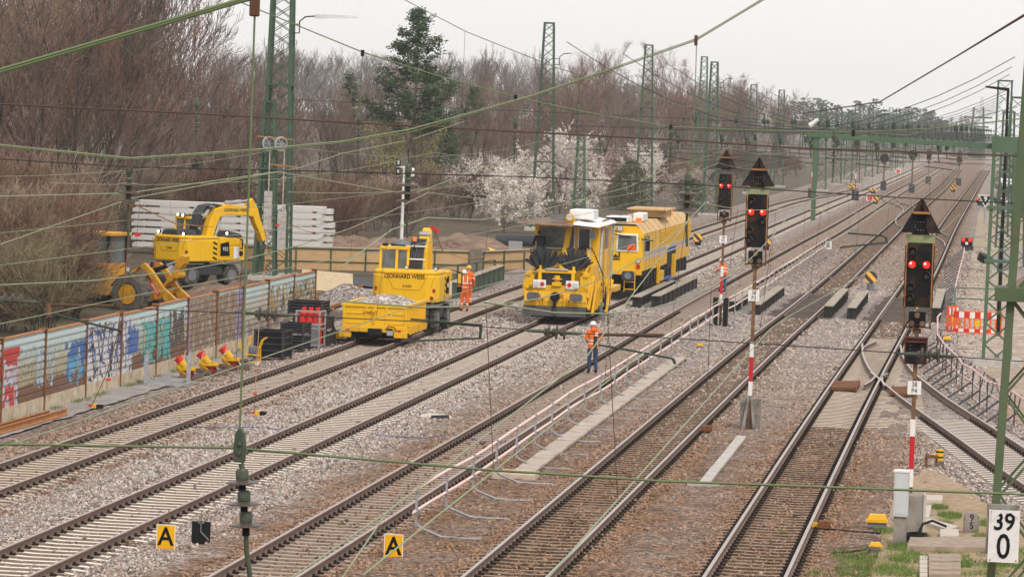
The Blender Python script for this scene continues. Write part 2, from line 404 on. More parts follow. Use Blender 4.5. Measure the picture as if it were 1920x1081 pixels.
def rail_mesh(pts, mb):
    rings = []
    for i, p in enumerate(pts):
        d = (pts[min(i+1, len(pts)-1)]-pts[max(i-1, 0)]); d.z = 0; d.normalize(); r = Vector((d.y, -d.x, 0))
        rings.append([mb.pt((p.x+r.x*u, p.y+r.y*u, p.z+v)) for u, v in RAILP])
    n = len(RAILP)
    for a, b in zip(rings, rings[1:]):
        for k in range(n):
            mb.m = 1 if k in (6, 7, 8) else 0
            mb.face((a[k], a[(k+1) % n], b[(k+1) % n], b[k]))
    mb.m = 0; mb.face(rings[0]); mb.face(rings[-1][::-1])
rail_side = M_('rail_brown', (.20, .135, .105), .75, var=.2, scale=3, dirt=((.07, .04, .028), .4, 6))
rail_top1 = M_('rail_head_dull', (.40, .32, .29), .5, .1, var=.1, scale=2)
rail_top2 = M_('rail_head_bright', (.42, .36, .33), .45, .2, var=.08, scale=2)
sl_new = M_('sleeper_concrete_pale', (.66, .56, .45), .85, var=.1, scale=3, dirt=((.25, .18, .13), .35, 5), bump=.2)
sl_mid = M_('sleeper_concrete_cream', (.80, .73, .63), .85, var=.08, scale=3, dirt=((.36, .29, .23), .3, 4), bump=.2)
sl_t3 = M_('sleeper_concrete_tan', (.44, .35, .285), .9, var=.15, scale=4, dirt=((.22, .16, .12), .4, 5), bump=.2)
sl_old = M_('sleeper_concrete_brown', (.34, .235, .16), .9, var=.2, scale=4, dirt=((.12, .075, .05), .5, 5), bump=.2)
sl_wht = M_('sleeper_concrete_white', (.70, .66, .62), .85, var=.07, scale=3, dirt=((.4, .34, .29), .25, 5), bump=.2)
flank_l = M_('sleeper_flank_stain_shade', (.24, .18, .14), .95, var=.25)  # flank colour carries the shade between sleepers as well as stain
flank_d = M_('sleeper_flank_shade_dark', (.095, .062, .044), .95, var=.25)  # darker flank for brown sleepers: dirt plus painted shade of the gaps
clipm = M_('rail_clip_black', (.026, .019, .017), .9, var=.3, spec=.1)
def sleeper_mb(mb, L=2.6, T=None, body=True, clips=True):
    mb.T = T; mb.m = 0
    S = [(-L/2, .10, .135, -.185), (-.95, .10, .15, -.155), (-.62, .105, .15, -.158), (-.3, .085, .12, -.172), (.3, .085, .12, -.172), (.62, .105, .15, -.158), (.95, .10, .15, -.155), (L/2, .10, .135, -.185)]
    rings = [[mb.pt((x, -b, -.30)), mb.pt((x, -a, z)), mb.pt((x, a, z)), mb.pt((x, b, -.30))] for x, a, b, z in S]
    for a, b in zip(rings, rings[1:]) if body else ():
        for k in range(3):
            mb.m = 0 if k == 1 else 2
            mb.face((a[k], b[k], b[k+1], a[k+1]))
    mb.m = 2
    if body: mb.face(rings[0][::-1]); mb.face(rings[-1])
    mb.m = 1
    for rx in (-.7535, .7535) if clips else ():
        for s in (-1, 1):
            mb.box(rx+s*.13-.055, rx+s*.13+.055, -.065, .065, -.16, -.118)
            mb.box(rx+s*.10-.025, rx+s*.10+.025, -.035, .035, -.118, -.085)
    mb.T = None; mb.m = 0
def rot_at(n, y):
    d = tangent(n, y); return math.atan2(d.y, d.x)-math.pi/2
def track(n, label, mat_s, top, y0, y1, skip=None, special=None, near=60):
    root = thing('railway_track', label, 'railway track', (TX(n, y0), y0, -.2), 0, 'railway tracks')
    off = Vector((TX(n, y0), y0, -.2))
    yy = []; y = y0
    while y < y1: yy.append(y); y += 2 if y < 300 else 6
    yy.append(y1)
    for s in (-.7535, .7535):
        mb = MB(); pts = []
        for y in yy:
            d = tangent(n, y); pts.append(Vector((TX(n, y)+d.y*s, y-d.x*s, 0))-off)
        rail_mesh(pts, mb); mb.build('rail', [rail_side, top], root)
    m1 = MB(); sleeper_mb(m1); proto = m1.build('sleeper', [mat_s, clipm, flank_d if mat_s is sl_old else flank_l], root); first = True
    rest = MB(); cnt = 0; y = y0
    alt = {}
    while y < min(y1, 900):
        y += .6
        if skip and skip[0] < y < skip[1]: continue
        pos = Vector((TX(n, y), y, 0))-off; a = rot_at(n, y)+random.uniform(-.006, .006)
        if y > near and cnt < 100 and not (special and special[0] < y < special[1]):
            o = proto if first else dup(proto, parent=root)
            o.location = pos; o.rotation_euler = (0, 0, a); first = False; cnt += 1
        elif special and special[0] < y < special[1]:
            mb = alt.setdefault('s', MB()); sleeper_mb(mb, special[3](y) if callable(special[3]) else special[3], Matrix.Translation(pos+Vector((special[4](y), 0, 0)))@Matrix.Rotation(a, 4, 'Z'), clips=False); sleeper_mb(mb, 2.6, Matrix.Translation(pos)@Matrix.Rotation(a, 4, 'Z'), body=False)
        else: sleeper_mb(rest, 2.6, Matrix.Translation(pos)@Matrix.Rotation(a, 4, 'Z'))
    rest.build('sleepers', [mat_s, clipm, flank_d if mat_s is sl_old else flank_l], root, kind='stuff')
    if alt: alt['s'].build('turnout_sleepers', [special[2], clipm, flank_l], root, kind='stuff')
    return root
track(1, 'track on pale concrete sleepers nearest the graffiti wall, with the gravel wagon standing on it', sl_new, rail_top1, 62, 562, near=84)
track(2, 'track on clean cream sleepers with the brush machine standing on it', sl_mid, rail_top1, 55, 1300, near=70)
track(3, 'track on brown sleepers on which the lone worker with blue trousers walks', sl_t3, rail_top1, 55, 1270, skip=(181, 207), near=70)
track(4, 'brown ballasted track beside the pale pink tube barrier', sl_old, rail_top2, 55, 1250, skip=(181, 207), near=70)
track(5, 'bright railed track straight through the turnout left of the kilometre stone', sl_old, rail_top2, 55, 1030, skip=(181, 207), special=(116, 166, sl_new, lambda y: 2.6+max(0, (165-y)*.03), lambda y: max(0, (165-y)*.015)), near=70)
# the diverging track of the turnout
root = thing('railway_track', 'curved diverging track with pale sleepers leaving the turnout beside signal P4', 'railway track', (1.3, 103, -.2), 0, 'railway tracks')
off = Vector((1.3, 103, -.2)); yy = [158.9-i*1.2 for i in range(88)]
for s, lo in ((-.7535, 0), (.7535, 0)):
    pts = []
    for y in yy:
        d = tangent(6, y); pts.append(Vector((TX(6, y)+d.y*s, y-d.x*s, .002))-off)
    mb = MB(); rail_mesh(pts, mb); mb.build('rail', [rail_side, rail_top2], root)
fl = MB()          # flared check and wing rails at the crossing
def railpath(mb, P): rail_mesh([Vector(p)-off for p in P], mb)
fl = MB(); railpath(fl, [(-4.25, 161.2, 0), (-4.5, 158.2, 0), (-4.62, 156, 0), (-4.55, 153, 0)]); fl.build('check_rail', [rail_side, rail_top2], root); fl = MB()
railpath(fl, [(-3.25, 140.2, 0), (-3.42, 138.6, 0), (-3.33, 136, 0), (-3.18, 133.5, 0)]); fl.build('check_rail', [rail_side, rail_top2], root); fl = MB()
railpath(fl, [(-3.85, 140.5, 0), (-3.62, 138.4, 0), (-3.7, 135.5, 0), (-3.85, 133.4, 0)])
fl.build('check_rail', [rail_side, rail_top2], root)
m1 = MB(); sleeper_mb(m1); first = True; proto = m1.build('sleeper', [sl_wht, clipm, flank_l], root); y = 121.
while y > 62:
    o = proto if first else dup(proto, parent=root); first = False
    o.location = Vector((TX(6, y), y, 0))-off; o.rotation_euler = (0, 0, rot_at(6, y)); y -= .57
cb = MB()
for (x0, y0) in ((-4.45, 133.5), (-2.45, 132.0)):       # slatted point-machine covers
    t = thing('ramp_cover', 'slatted rusty steel cover ' + ('between the rails of the straight track' if x0 < -4 else 'beside the right hand rail of the diverging track'), 'cover', (x0, y0, -.2))
    mb = MB(); 
    for i in range(9): mb.hexa([(-.55, i*.5-2.2, .10), (.45, i*.5-2.2, .16), (.45, i*.5-1.85, .16), (-.55, i*.5-1.85, .10), (-.55, i*.5-2.2, .2), (.45, i*.5-2.2, .26), (.45, i*.5-1.85, .26), (-.55, i*.5-1.85, .2)])
    mb.build('slats', rust, t, bevel=0)
    mb = MB(); mb.box(-.6, -.55, -2.3, 2.3, .02, .24); mb.box(.45, .5, -2.3, 2.3, .02, .28); mb.build('frame', rust, t)
    t.scale = (.8, .8, .8)
# crossovers further out
def crossover(label, L, Rr):
    r = thing('crossover_track', label, 'crossover', (L[0][0], L[0][1], -.2)); o = Vector((L[0][0], L[0][1], -.2))
    for P in (L, Rr):
        k = [(p[1], p[0]) for p in P]; ya, yb = min(p[1] for p in P), max(p[1] for p in P)
        pts = [Vector((lerp_knots(k, ya+(yb-ya)*i/30), ya+(yb-ya)*i/30, .003))-o for i in range(31)]
        mb = MB(); rail_mesh(pts, mb); mb.build('rail', [rail_side, rail_top2], r)
crossover('curved crossover rails next to the signal head of P4 towards the rightmost track', [(-8.89, 418), (-8.5, 375), (-7.6, 352), (-5., 333), (-3.4, 312), (-3., 298)], [(-7.4, 418), (-7.1, 385), (-6.2, 365), (-4.3, 345), (-3., 325)])
crossover('farther curved crossover rails between the two middle tracks', [(-12.8, 494), (-12., 472), (-10.4, 455), (-9.1, 432), (-8.6, 410)], [(-11.5, 509), (-11.1, 490), (-10., 466), (-8.2, 443), (-7.2, 425)])
# short piece of track with loose rusty rail behind the wagon
t = thing('railway_track', 'short end of new track panel with rusty rails and white sleepers beside the gravel heap', 'track panel', (-28.4, 171, -.2))
for s in (-.7535, .7535):
    mb = MB(); rail_mesh([Vector((s-.5, 0, .2)), Vector((s-.9, 10, .2)), Vector((s-1.0, 22, .2))], mb); mb.build('rail', [rust_lt, rust_lt], t)
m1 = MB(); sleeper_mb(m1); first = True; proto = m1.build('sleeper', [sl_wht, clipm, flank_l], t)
for i in range(36):
    o = proto if first else dup(proto, parent=t); first = False
    o.location = (-.5-.03*i*.6, .3+.6*i, .2); o.rotation_euler = (0, 0, .03)
# ---- concrete cable trough, short trough
def trough(label, pts, w=.42, name='cable_trough', mat=None, parts=1.):
    o0 = Vector(pts[0]); t = thing(name, label, 'cable trough', o0); mb = MB(); L = MB()
    for a, b in zip(pts, pts[1:]):
        a = Vector(a)-o0; b = Vector(b)-o0; n = max(1, int((b-a).length/parts)); d = (b-a)/n
        for i in range(n):
            z = Vector((0, 0, .055+.006*((i*7) % 3))); L.bar(a+d*i+d*.012+z, a+d*(i+1)-d*.012+z, w, .07, (0, 0, 1))
        mb.bar(a, b, w*.9, .12, (0, 0, 1))
    mb.build('channel', conc_old, t); L.build('lid', mat or concrete, t, bevel=.008); return t
trough('long pale concrete cable trough running between the brown track and the pink tube barrier', [(-10.95, 96, -.16), (-10.98, 120, -.16), (-11.0, 146, -.16)], .52, mat=M_('trough_lid', (.47, .40, .335), .85, var=.15, scale=2, bump=.2, dirt=((.24, .18, .14), .5, 1.6)))
tc = thing('trough_end_slab', 'wide concrete slab closing the near end of the long cable trough', 'slab', (-11.05, 95.2, -.16))
mb = MB(); mb.box(-.5, .55, -.55, .5, 0, .14); mb.box(-.36, .36, -.3, .5, .142, .16); mb.build('slab', M_('slab_end', (.52, .42, .33), .85, var=.15), tc, bevel=.01)
trough('short narrow white concrete trough in the stones beside signal P3', [(-6.5, 95.6, -.17), (-6.5, 103, -.17), (-6.51, 110.2, -.17)], .26, parts=1.3)
mb = MB(); mb.box(-.38, .38, -.16, .16, 0, .09); o = mb.build('trough_end_cap', concrete, loc=(-6.5, 95.3, -.17), bevel=.01); tag(o, 'small white concrete cross piece at the near end of the short trough', 'slab')
# ---- timber decks and parapet girders of the small bridge
for n, w, lab in ((3, 2.3, 'pinkish brown timber deck of the bridge under the track right of the yellow machines'), (4, 2.9, 'dark timber deck of the bridge under the track beside the tube barrier'), (5, 2.9, 'dark timber deck of the bridge behind the turnout')):
    m = timber if n > 3 else M_('deck_planks', (.30, .22, .19), .9, var=.25, scale=3, dirt=((.14, .10, .085), .5, 3))
    mb = MB(); y = 181.3
    while y < 206.8:
        d = .24; mb.box(-w/2+random.uniform(-.06, .06)+TX(n, y)-TX(n, 194), w/2+random.uniform(-.06, .06)+TX(n, y)-TX(n, 194), y-194, y-194+d-.03, -.06, .03+random.uniform(-.008, .008)); y += d
    o = mb.build('bridge_deck', m, loc=(TX(n, 194), 194, -.19)); tag(o, lab, 'bridge deck')
girder_black = M_('girder_black', (.02, .021, .02), .8, var=.3, dirt=((.10, .06, .035), .35, 3))
girder_top = M_('girder_top', (.36, .31, .25), .8, var=.2, scale=1.5, dirt=((.12, .09, .06), .4, 2))
girder_green = M_('girder_green', (.055, .10, .07), .6, var=.3, dirt=((.14, .11, .08), .4, 2))
def girder(x, y0, y1, label, h=.55, w=.42, web=girder_black, dx=0):
    t = thing('bridge_girder', label, 'girder', (x, y0, -.25), math.atan2(-dx, y1-y0), 'parapet girders of the small bridge'); L = y1-y0
    mb = MB(); mb.box(-w*.32, -w*.25, 0, L, 0, h); mb.box(w*.25, w*.32, 0, L, 0, h); mb.box(-w*.45, w*.45, 0, L, 0, .05)
    k = 0
    while k <= L: mb.box(w*.33, w*.47, min(k, L-.04), min(k, L-.04)+.04, .05, h); mb.box(-w*.47, -w*.33, min(k, L-.04), min(k, L-.04)+.04, .05, h); k += L/9
    mb.box(-w*.24, w*.24, .02, .06, .05, h)
    mb.build('web', web, t)
    mb = MB(); mb.box(-w/2, w/2, -.05, L+.05, h+.002, h+.05); mb.build('top_flange', girder_top, t)
girder(-16.02, 184.6, 205, 'black bridge girder closest to the yellow brush machine')
girder(-15.15, 184.9, 208.5, 'black bridge girder standing right of the one beside the yellow machine', h=.62)
girder(-11.5, 184.2, 200, 'short black bridge girder behind the foot of signal P2')
girder(-10.3, 181.9, 203, 'black bridge girder left of the post of signal P3')
girder(-7.02, 182.2, 202, 'left one of the two short black girders between the two right hand tracks', h=.6)
girder(-5.95, 181.4, 200, 'right one of the two short black girders between the two right hand tracks', h=.6)
girder(-2.15, 181.6, 203, 'black bridge girder half hidden by the big head of signal P4', h=.75)
girder(-24.85, 186.2, 209.5, 'dark green bridge girder behind the two orange dressed workers', web=girder_green, h=.8, dx=-.6)
for x0, x1, ya, yb in ((-15.85, -15.38, 185, 205), (-11.2, -10.6, 182.5, 202), (-6.75, -6.25, 182.6, 200)):
    mb = MB(); mb.box(x0, x1, ya, yb, -.25, -.12); o = mb.build('path', M_('walkway_slab', (.25, .22, .2), .9, var=.2), kind='structure')

# loose stones lying on the ballast, each a small angular lump
def stones():
    rs = np.random.RandomState(4); yy = np.linspace(40, 400, 721); tx = {n: np.array([TX(n, y) for y in yy]) for n in KN}
    X, Y, S = [], [], []
    for y0, y1, dens, s0 in ((66, 95, 240, .028), (95, 125, 180, .031), (125, 165, 105, .036), (165, 215, 45, .043), (215, 300, 14, .05)):
        n = int((y1-y0)*27*dens); X.append(rs.uniform(-25, 3, n)); Y.append(rs.uniform(y0, y1, n)); S.append(rs.gamma(9, s0/9, n))
    x, y, s = np.concatenate(X), np.concatenate(Y), np.concatenate(S)
    P = np.stack([x, y, np.full_like(x, -H)], 1); px = 960+F*(P @ np.array(CR))/(P @ np.array(CW)); py = 540.5-F*(P @ np.array(CU))/(P @ np.array(CW))
    ok = (px > -25) & (px < 1945) & (py < 1110); u = rs.uniform(0, 1, len(x)); z = np.full_like(x, -.2)
    for n in KN:
        d = np.abs(x-np.interp(y, yy, tx[n]))
        if n == 6: ok &= (d > 1.45) | (y > 140); t6 = (d > 1.42) & (d < 2.1+.25*rs.normal(0, 1, len(x))) & (y < 124); continue
        lim = (1.22 if n < 3 else 1.02)+.16*rs.normal(0, 1, len(x))
        inside = (d < lim) & ~((d < .5+.12*rs.normal(0, 1, len(x))) & (u < (.16 if n > 3 else .08 if n == 3 else .03)) )
        ok &= ~inside; z = np.where(d < 1.5, -.185, z)
        if n > 2: ok &= ~((d < 1.6) & (y > 180) & (y < 208))
    ok &= ~((np.abs(x+11) < .3) & (y > 94.5) & (y < 146.5)) & ~((np.abs(x+6.5) < .2) & (y > 95) & (y < 110.3)) & ~((x > -5) & (x < 0) & (y > 116) & (y < 166) & (np.abs(x-np.interp(y, yy, tx[5])) < 1.6))
    edge = -24.0+.25*rs.normal(0, 1, len(x)); ok &= (x > edge) & ~((x > -1.9+np.maximum(0, y-92)*.045+.3*rs.normal(0, 1, len(x))) & (y < 112) & ~t6) & ~((x > .2) & (y > 112) & ~t6) & ~((x > -15.9) & (x < -15.3) & (y > 184) & (y < 206))
    x, y, z, s = x[ok], y[ok], z[ok], s[ok]; N = len(x)
    T = np.array([(1, 0, 0), (-1, 0, 0), (0, 1, 0), (0, -1, 0), (0, 0, 1), (0, 0, -1)], float); Fc = np.array([(0, 2, 4), (2, 1, 4), (1, 3, 4), (3, 0, 4), (2, 0, 5), (1, 2, 5), (3, 1, 5), (0, 3, 5)])
    V = np.repeat(T[None], N, 0)+rs.uniform(-.38, .38, (N, 6, 3)); V *= np.stack([rs.uniform(.8, 1.3, N), rs.uniform(.8, 1.3, N), rs.uniform(.7, 1.05, N)], 1)[:, None]; a = rs.uniform(0, 6.283, N); c, q = np.cos(a)[:, None], np.sin(a)[:, None]
    V = np.stack([V[:, :, 0]*c-V[:, :, 1]*q, V[:, :, 0]*q+V[:, :, 1]*c, V[:, :, 2]], 2)*s[:, None, None]; V += np.stack([x, y, z+s*.35], 1)[:, None]
    me = bpy.data.meshes.new('ballast_stones'); me.vertices.add(N*6); me.vertices.foreach_set('co', V.ravel()); I = (Fc[None]+6*np.arange(N)[:, None, None]).ravel(); me.loops.add(len(I)); me.loops.foreach_set('vertex_index', I.astype(np.int32)); me.polygons.add(N*8); me.polygons.foreach_set('loop_start', np.arange(0, len(I), 3, dtype=np.int32)); me.update(calc_edges=True); me.materials.append(ballast_mat('loose_ballast_stone', True, True, (.385, .34, .312), (.22, .128, .075)))
    o = bpy.data.objects.new('ballast_stones', me); COL.objects.link(o); tag(o, 'loose angular ballast stones between the tracks', 'ballast stones', kind='stuff'); print('stones', N)
stones()
# ================================================================ NOISE BARRIER WITH GRAFFITI
FA, FB = -26.0+.011*104, -.011
def on_fence(px):
    d = ray(px, 640); k = d.x/d.y; return FA/(k-FB)
def fence_mat():
    t = NT('graffiti_barrier_paint'); s = t.sep(); u, z = s[0], s[2]
    n1 = t.noise(3, 4, .6); n2 = t.noise(1.1, 4, .6)
    zz = t.math('ADD', z, t.map(n1, .3, .7, -.09, .09))
    c = t.ramp(t.map(zz, .3, 2.35), [(.0, (.17, .075, .04)), (.28, (.21, .10, .05)), (.31, (.42, .39, .25)), (.55, (.46, .44, .32)), (.6, (.52, .56, .48)), (.73, (.50, .60, .58)), (.77, (.54, .67, .68)), (1., (.58, .70, .71))], 'LINEAR')
    def win(u0, u1, z0, z1, e=.12, wob=.35, nn=None):
        nn = nn or n1
        uu = t.math('ADD', u, t.map(nn, .3, .7, -wob, wob)); vv = t.math('ADD', z, t.map(nn, .3, .7, wob*.4, -wob*.4))
        a = t.math('MULTIPLY', t.map(uu, u0-e*.1, u0+e*.1), t.map(uu, u1+e*.1, u1-e*.1))
        b = t.math('MULTIPLY', t.map(vv, z0-.02, z0+.02), t.map(vv, z1+.02, z1-.02))
        return t.math('MULTIPLY', a, b)
    def seg(sc, lo, hi, off=0.0, det=1.):       # contour band of a noise: looks like a sprayed stroke
        co = t.n('ShaderNodeMapping'); co.inputs['Location'].default_value = (off, 0, off); co.inputs['Scale'].default_value = (1, 1, .7); t.l(t.co, co.inputs[0])
        return t.ramp(t.noise(sc, det, .4, co.outputs[0]), [(lo-.004, 0.), (lo, 1.), (hi, 1.), (hi+.004, 0.)])
    def put(c, mask, pat, col): return t.mix(t.math('MULTIPLY', mask, pat) if pat is not None else mask, c, col)
    U = lambda px: on_fence(px)-98.0
    e = U
    brown = win(U(349), U(452), .3, 2.16, .1, .15)
    c = put(c, brown, None, (.25, .14, .08)); c = put(c, brown, seg(2.2, .5, .7, 3), (.30, .24, .17)); c = put(c, brown, seg(3.4, .62, .9, 9), (.52, .48, .46))
    c = put(c, win(U(347), U(355), .5, 2.2, .1, .1), seg(4, .45, .7, 2), (.28, .25, .55)); c = put(c, win(U(440), U(452), .4, 2.3), seg(4, .5, .8, 4), (.30, .27, .55))
    tail = win(U(452), U(600), .2, 1.75, .1, .1)
    c = put(c, tail, t.ramp(n2, [(.35, .9), (.6, .3)]), (.58, .57, .53)); c = put(c, win(U(500), U(586), .9, 2.0), seg(1.6, .56, .7, 5), (.50, .36, .13)); c = put(c, win(U(495), U(590), .8, 2.0), seg(1.5, .49, .53, 5), (.02, .02, .025))
    # first panel : red and pale blue blocks
    m = win(U(-30), U(34), .1, 2.0, .1, .12); c = put(c, m, None, (.50, .60, .68)); c = put(c, m, seg(1.7, .55, .9, 1), (.55, .05, .045)); c = put(c, m, seg(1.7, .44, .47, 1), (.55, .06, .05)); c = put(c, win(U(2), U(36), 1.72, 2.0, .1, .05), None, (.55, .035, .03))
    c = put(c, win(U(36), U(66), 1.1, 1.9), seg(4.5, .49, .52, 1, 2), (.03, .03, .03))
    c = put(c, win(U(66), U(100), .75, 1.75), seg(3.2, .5, .66, 6), (.46, .60, .70)); c = put(c, win(U(64), U(102), .7, 1.8), seg(3.2, .48, .5, 6), (.03, .06, .2))
    c = put(c, win(U(122), U(160), .75, 1.8), seg(1.8, .44, .8, 8), (.05, .16, .42)); c = put(c, win(U(126), U(152), .55, 1.3), seg(2.2, .42, .85, 2), (.10, .38, .62))
    sil = win(U(160), U(247), .0, 2.1, .1, .18); c = put(c, sil, None, (.66, .66, .69)); c = put(c, win(U(164), U(244), .5, 2.0), seg(1.5, .485, .53, 7), (.015, .015, .02)); c = put(c, win(U(166), U(250), .9, 2.0), seg(1.5, .535, .6, 7), (.07, .15, .42)); c = put(c, sil, seg(1.2, .62, .66, 7), (.02, .02, .03))
    c = put(c, win(U(238), U(258), .9, 1.7), None, (.06, .16, .45))
    tq = win(U(266), U(318), .5, 1.8, .1, .25); c = put(c, tq, seg(1.7, .40, .75, 4), (.10, .46, .46)); c = put(c, tq, seg(1.7, .36, .40, 4), (.02, .03, .03)); c = put(c, win(U(316), U(344), .8, 1.95), seg(2.4, .4, .8, 3), (.09, .075, .065))
    c = put(c, win(U(168), U(246), .3, 2.1), seg(3., .492, .512, 11, 2), (.02, .02, .025)); c = put(c, win(U(262), U(346), .4, 2.0), seg(2.6, .492, .508, 13, 2), (.03, .03, .03)); c = put(c, win(U(60), U(160), .5, 1.9), seg(3.4, .495, .507, 17, 2), (.05, .06, .1)); c = put(c, win(U(500), U(590), .6, 2.0), seg(2.4, .49, .51, 19, 2), (.03, .03, .03))
    drip = t.n('ShaderNodeMapping'); drip.inputs['Scale'].default_value = (6, 1, .5); t.l(t.co, drip.inputs[0]); c = t.mix(t.ramp(t.noise(1., 4, .6, drip.outputs[0]), [(.56, 0.), (.7, .45)]), c, (.25, .13, .065))
    c = t.mix(t.ramp(t.noise(5, 5, .7), [(.6, 0.), (.72, .6)]), c, (.20, .10, .05))
    t.col(c); t.bump(t.noise(8, 3), .15, .02); return t.fin(.6)
barrier_paint = fence_mat(); groove = M_('groove_shadow_line', (.2, .17, .14), .9, var=.3)  # groove tone paints the thin shadow lines of the corrugation
plinth_m = M_('stained_plinth', (.56, .48, .36), .9, var=.15, scale=1.5, dirt=((.33, .17, .06), .5, 2.5))
post_px = [-62, 2, 83, 160, 225, 291, 349, 402.6, 451, 499, 546, 586]
yaw_f = math.atan2(1, FB)
fence = thing('noise_barrier', 'corrugated steel noise barrier covered with graffiti along the left track', 'barrier', (FA+FB*98, 98, -.2), yaw_f)
ux = [on_fence(p)-98 for p in post_px]; ux = [x*math.sqrt(1+FB*FB) for x in ux]
TOP = 2.27
for i, (a, b) in enumerate(zip(ux, ux[1:])):
    mb = MB(); st = .04*(i % 2); nz = 9; z0, z1 = .42, TOP-.05+st; prof = []
    for k in range(nz):
        za = z0+(z1-z0)*k/nz; d = (z1-z0)/nz
        prof += [(za, .0), (za+d*.70, .0), (za+d*.74, .028), (za+d*.88, .028), (za+d, .0)]
    for (p, o1), (q, o2) in zip(prof, prof[1:]):
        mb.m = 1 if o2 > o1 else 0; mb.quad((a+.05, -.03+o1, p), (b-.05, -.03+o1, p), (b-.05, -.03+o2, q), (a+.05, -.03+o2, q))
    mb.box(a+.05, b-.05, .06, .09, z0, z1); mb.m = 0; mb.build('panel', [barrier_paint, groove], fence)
    mb = MB(); mb.box(a+.08, b-.08, -.05, .08, -.05, .42); mb.build('plinth', plinth_m, fence)
    mb = MB(); mb.box(a+.08, b-.08, -.05, .11, z1, z1+.035); mb.build('top_rail', rust_lt, fence)
for x in ux:
    mb = MB(); mb.box(x-.05, x+.05, -.075, -.055, -.1, TOP+.03); mb.box(x-.012, x+.012, -.055, .1, -.1, TOP+.03); mb.box(x-.07, x+.07, .1, .12, -.1, TOP+.03); mb.box(x-.16, x+.1, -.09, .13, TOP+.031, TOP+.06)
    mb.build('post', M_('post_rust', (.27, .115, .045), .8, var=.3, scale=3, dirt=((.10, .05, .03), .5, 4)), fence)
# ================================================================ WORK SITE LEFT OF THE TRACKS
def label_obj(o, lab, cat, group=None): return tag(o, lab, cat, group)
# concrete beams
spacer = M_('timber_spacer', (.34, .2, .1), .85)
def beam_stack(x0, x1, y, z0, n, lab, skew=0):
    for k in range(n):
        dx = random.uniform(-.12, .12); z = z0+k*.405
        mb = MB(); L = x1-x0
        mb.prism([(0, 0), (L, 0), (L, .30), (L*.0+.22, .30), (0, .2)], 0, 1.05)
        o = mb.build('concrete_beam', conc_new, loc=(x0+dx, y+skew*dx, z), rz=R(1.2), bevel=.015)
        tag(o, lab, 'concrete beam', 'stacked concrete beams behind the excavator')
        if k:
            for f in (.06, .3, .55, .78, .95):
                mb = MB(); mb.box(L*f-.06, L*f+.06, .03, 1., -.105, 0); o2 = mb.build('timber_spacer', spacer, loc=(x0, y, z), rz=R(1.2)); tag(o2, 'small timber spacer between two stacked concrete beams', 'spacer', 'timber spacers in the beam stacks')
a = AY(247, 470, 228); b = AY(601, 470, 228)
beam_stack(a.x, b.x, 228, .1, 7, 'long pale concrete beam in the front stack behind the raised arm excavator')
a2 = AY(300, 470, 231); b2 = AY(621, 470, 231)
beam_stack(a2.x, b2.x, 231, -.1, 7, 'long pale concrete beam in the rear stack, its end showing right of the front stack')
mb = MB(); c0 = AY(286, 500, 227); mb.prism([(0, 0), (2.3, 0), (2.3, .3), (0, .3)], 0, .7)
# plywood hoarding on green frame
def hoarding(p, q, h, label, n):
    p = Vector(p); q = Vector(q); L = (q-p).length; t = thing('plywood_hoarding', label, 'hoarding', p, math.atan2((q-p).y, (q-p).x))
    for i in range(n):
        mb = MB(); a, b = L*i/n, L*(i+1)/n; mb.box(a+.02, b-.02, 0, .03, .08, h); mb.build('board', wood, t)
    for i in range(n+1):
        mb = MB(); mb.box(L*i/n-.035, L*i/n+.035, -.08, -.002, 0, h+.02); mb.build('post', greenp, t)
    for z in (.5, h-.08):
        mb = MB(); mb.box(0, L, -.06, -.02, z, z+.05); mb.build('rail', greenp, t)
    mb = MB(); mb.box(0, L, -.03, .1, h+.001, h+.05); mb.build('capping', wood_pale, t)
hoarding((-41.5, 206, -.1), (-27.5, 212, -.1), 1.25, 'long plywood hoarding on a green frame in front of the concrete beams', 8)
hoarding((-27.0, 214, 0), (-24.6, 222, 0), 1.1, 'short plywood hoarding running away from the orange workers', 3)
def railing(pts, label, h=1.1, mat=greenlt, name='railing', step=2.2):
    p0 = Vector(pts[0]); t = thing(name, label, 'railing', p0)
    for z in (h, h*.55):
        mb = MB(); mb.tube([Vector(p)-p0+Vector((0, 0, z)) for p in pts], .035, 6); mb.build('rail', mat, t)
    for a, b in zip(pts, pts[1:]):
        a = Vector(a)-p0; b = Vector(b)-p0; n = max(1, round((b-a).length/step))
        for i in range(n+1):
            if i == n and b != Vector(pts[-1])-p0: continue
            c = a.lerp(b, i/n); mb = MB(); mb.box(c.x-.05, c.x+.05, c.y-.05, c.y+.05, c.z, c.z+h); mb.build('post', mat, t)
    return t
railing([(-27.7, 187, -.2), (-25.6, 208, -.2)], 'green steel railing behind the two orange dressed workers', mat=greenp, step=4)
# big loose board, dark tarpaulin
t = thing('loose_board', 'large pale shuttering board leaning at the wall end', 'board', AY(614, 528, 190), R(8))
mb = MB(); mb.hexa([(-1.25, -.15, -.35), (1.25, -.15, -.55), (1.25, -.05, -.55), (-1.25, -.05, -.35), (-1.25, .25, .55), (1.2, .25, .42), (1.2, .3, .42), (-1.25, .3, .55)]); mb.build('board', wood_pale, t)
mb = MB(); mb.hexa([(-1.3, -.4, -.45), (1.3, -.4, -.7), (1.3, 0, -.7), (-1.3, 0, -.45), (-1.3, -.4, -.4), (1.3, -.4, -.62), (1.3, 0, -.62), (-1.3, 0, -.4)]); mb.build('bearer', wood, t)
c = G(590, 545, -.2); mb = MB(); mb.grid(lambda a, b: (-2.2+4.4*a, -2+6*b, .35*math.sin(a*3.1)*(.6+.4*noise.noise(Vector((a*3, b*3, 0))))), 14, 14); o = mb.build('tarpaulin', darkgrey, loc=(c.x, c.y+6, -.1)); tag(o, 'dark tarpaulin on the ground behind the end of the graffiti wall', 'tarpaulin')
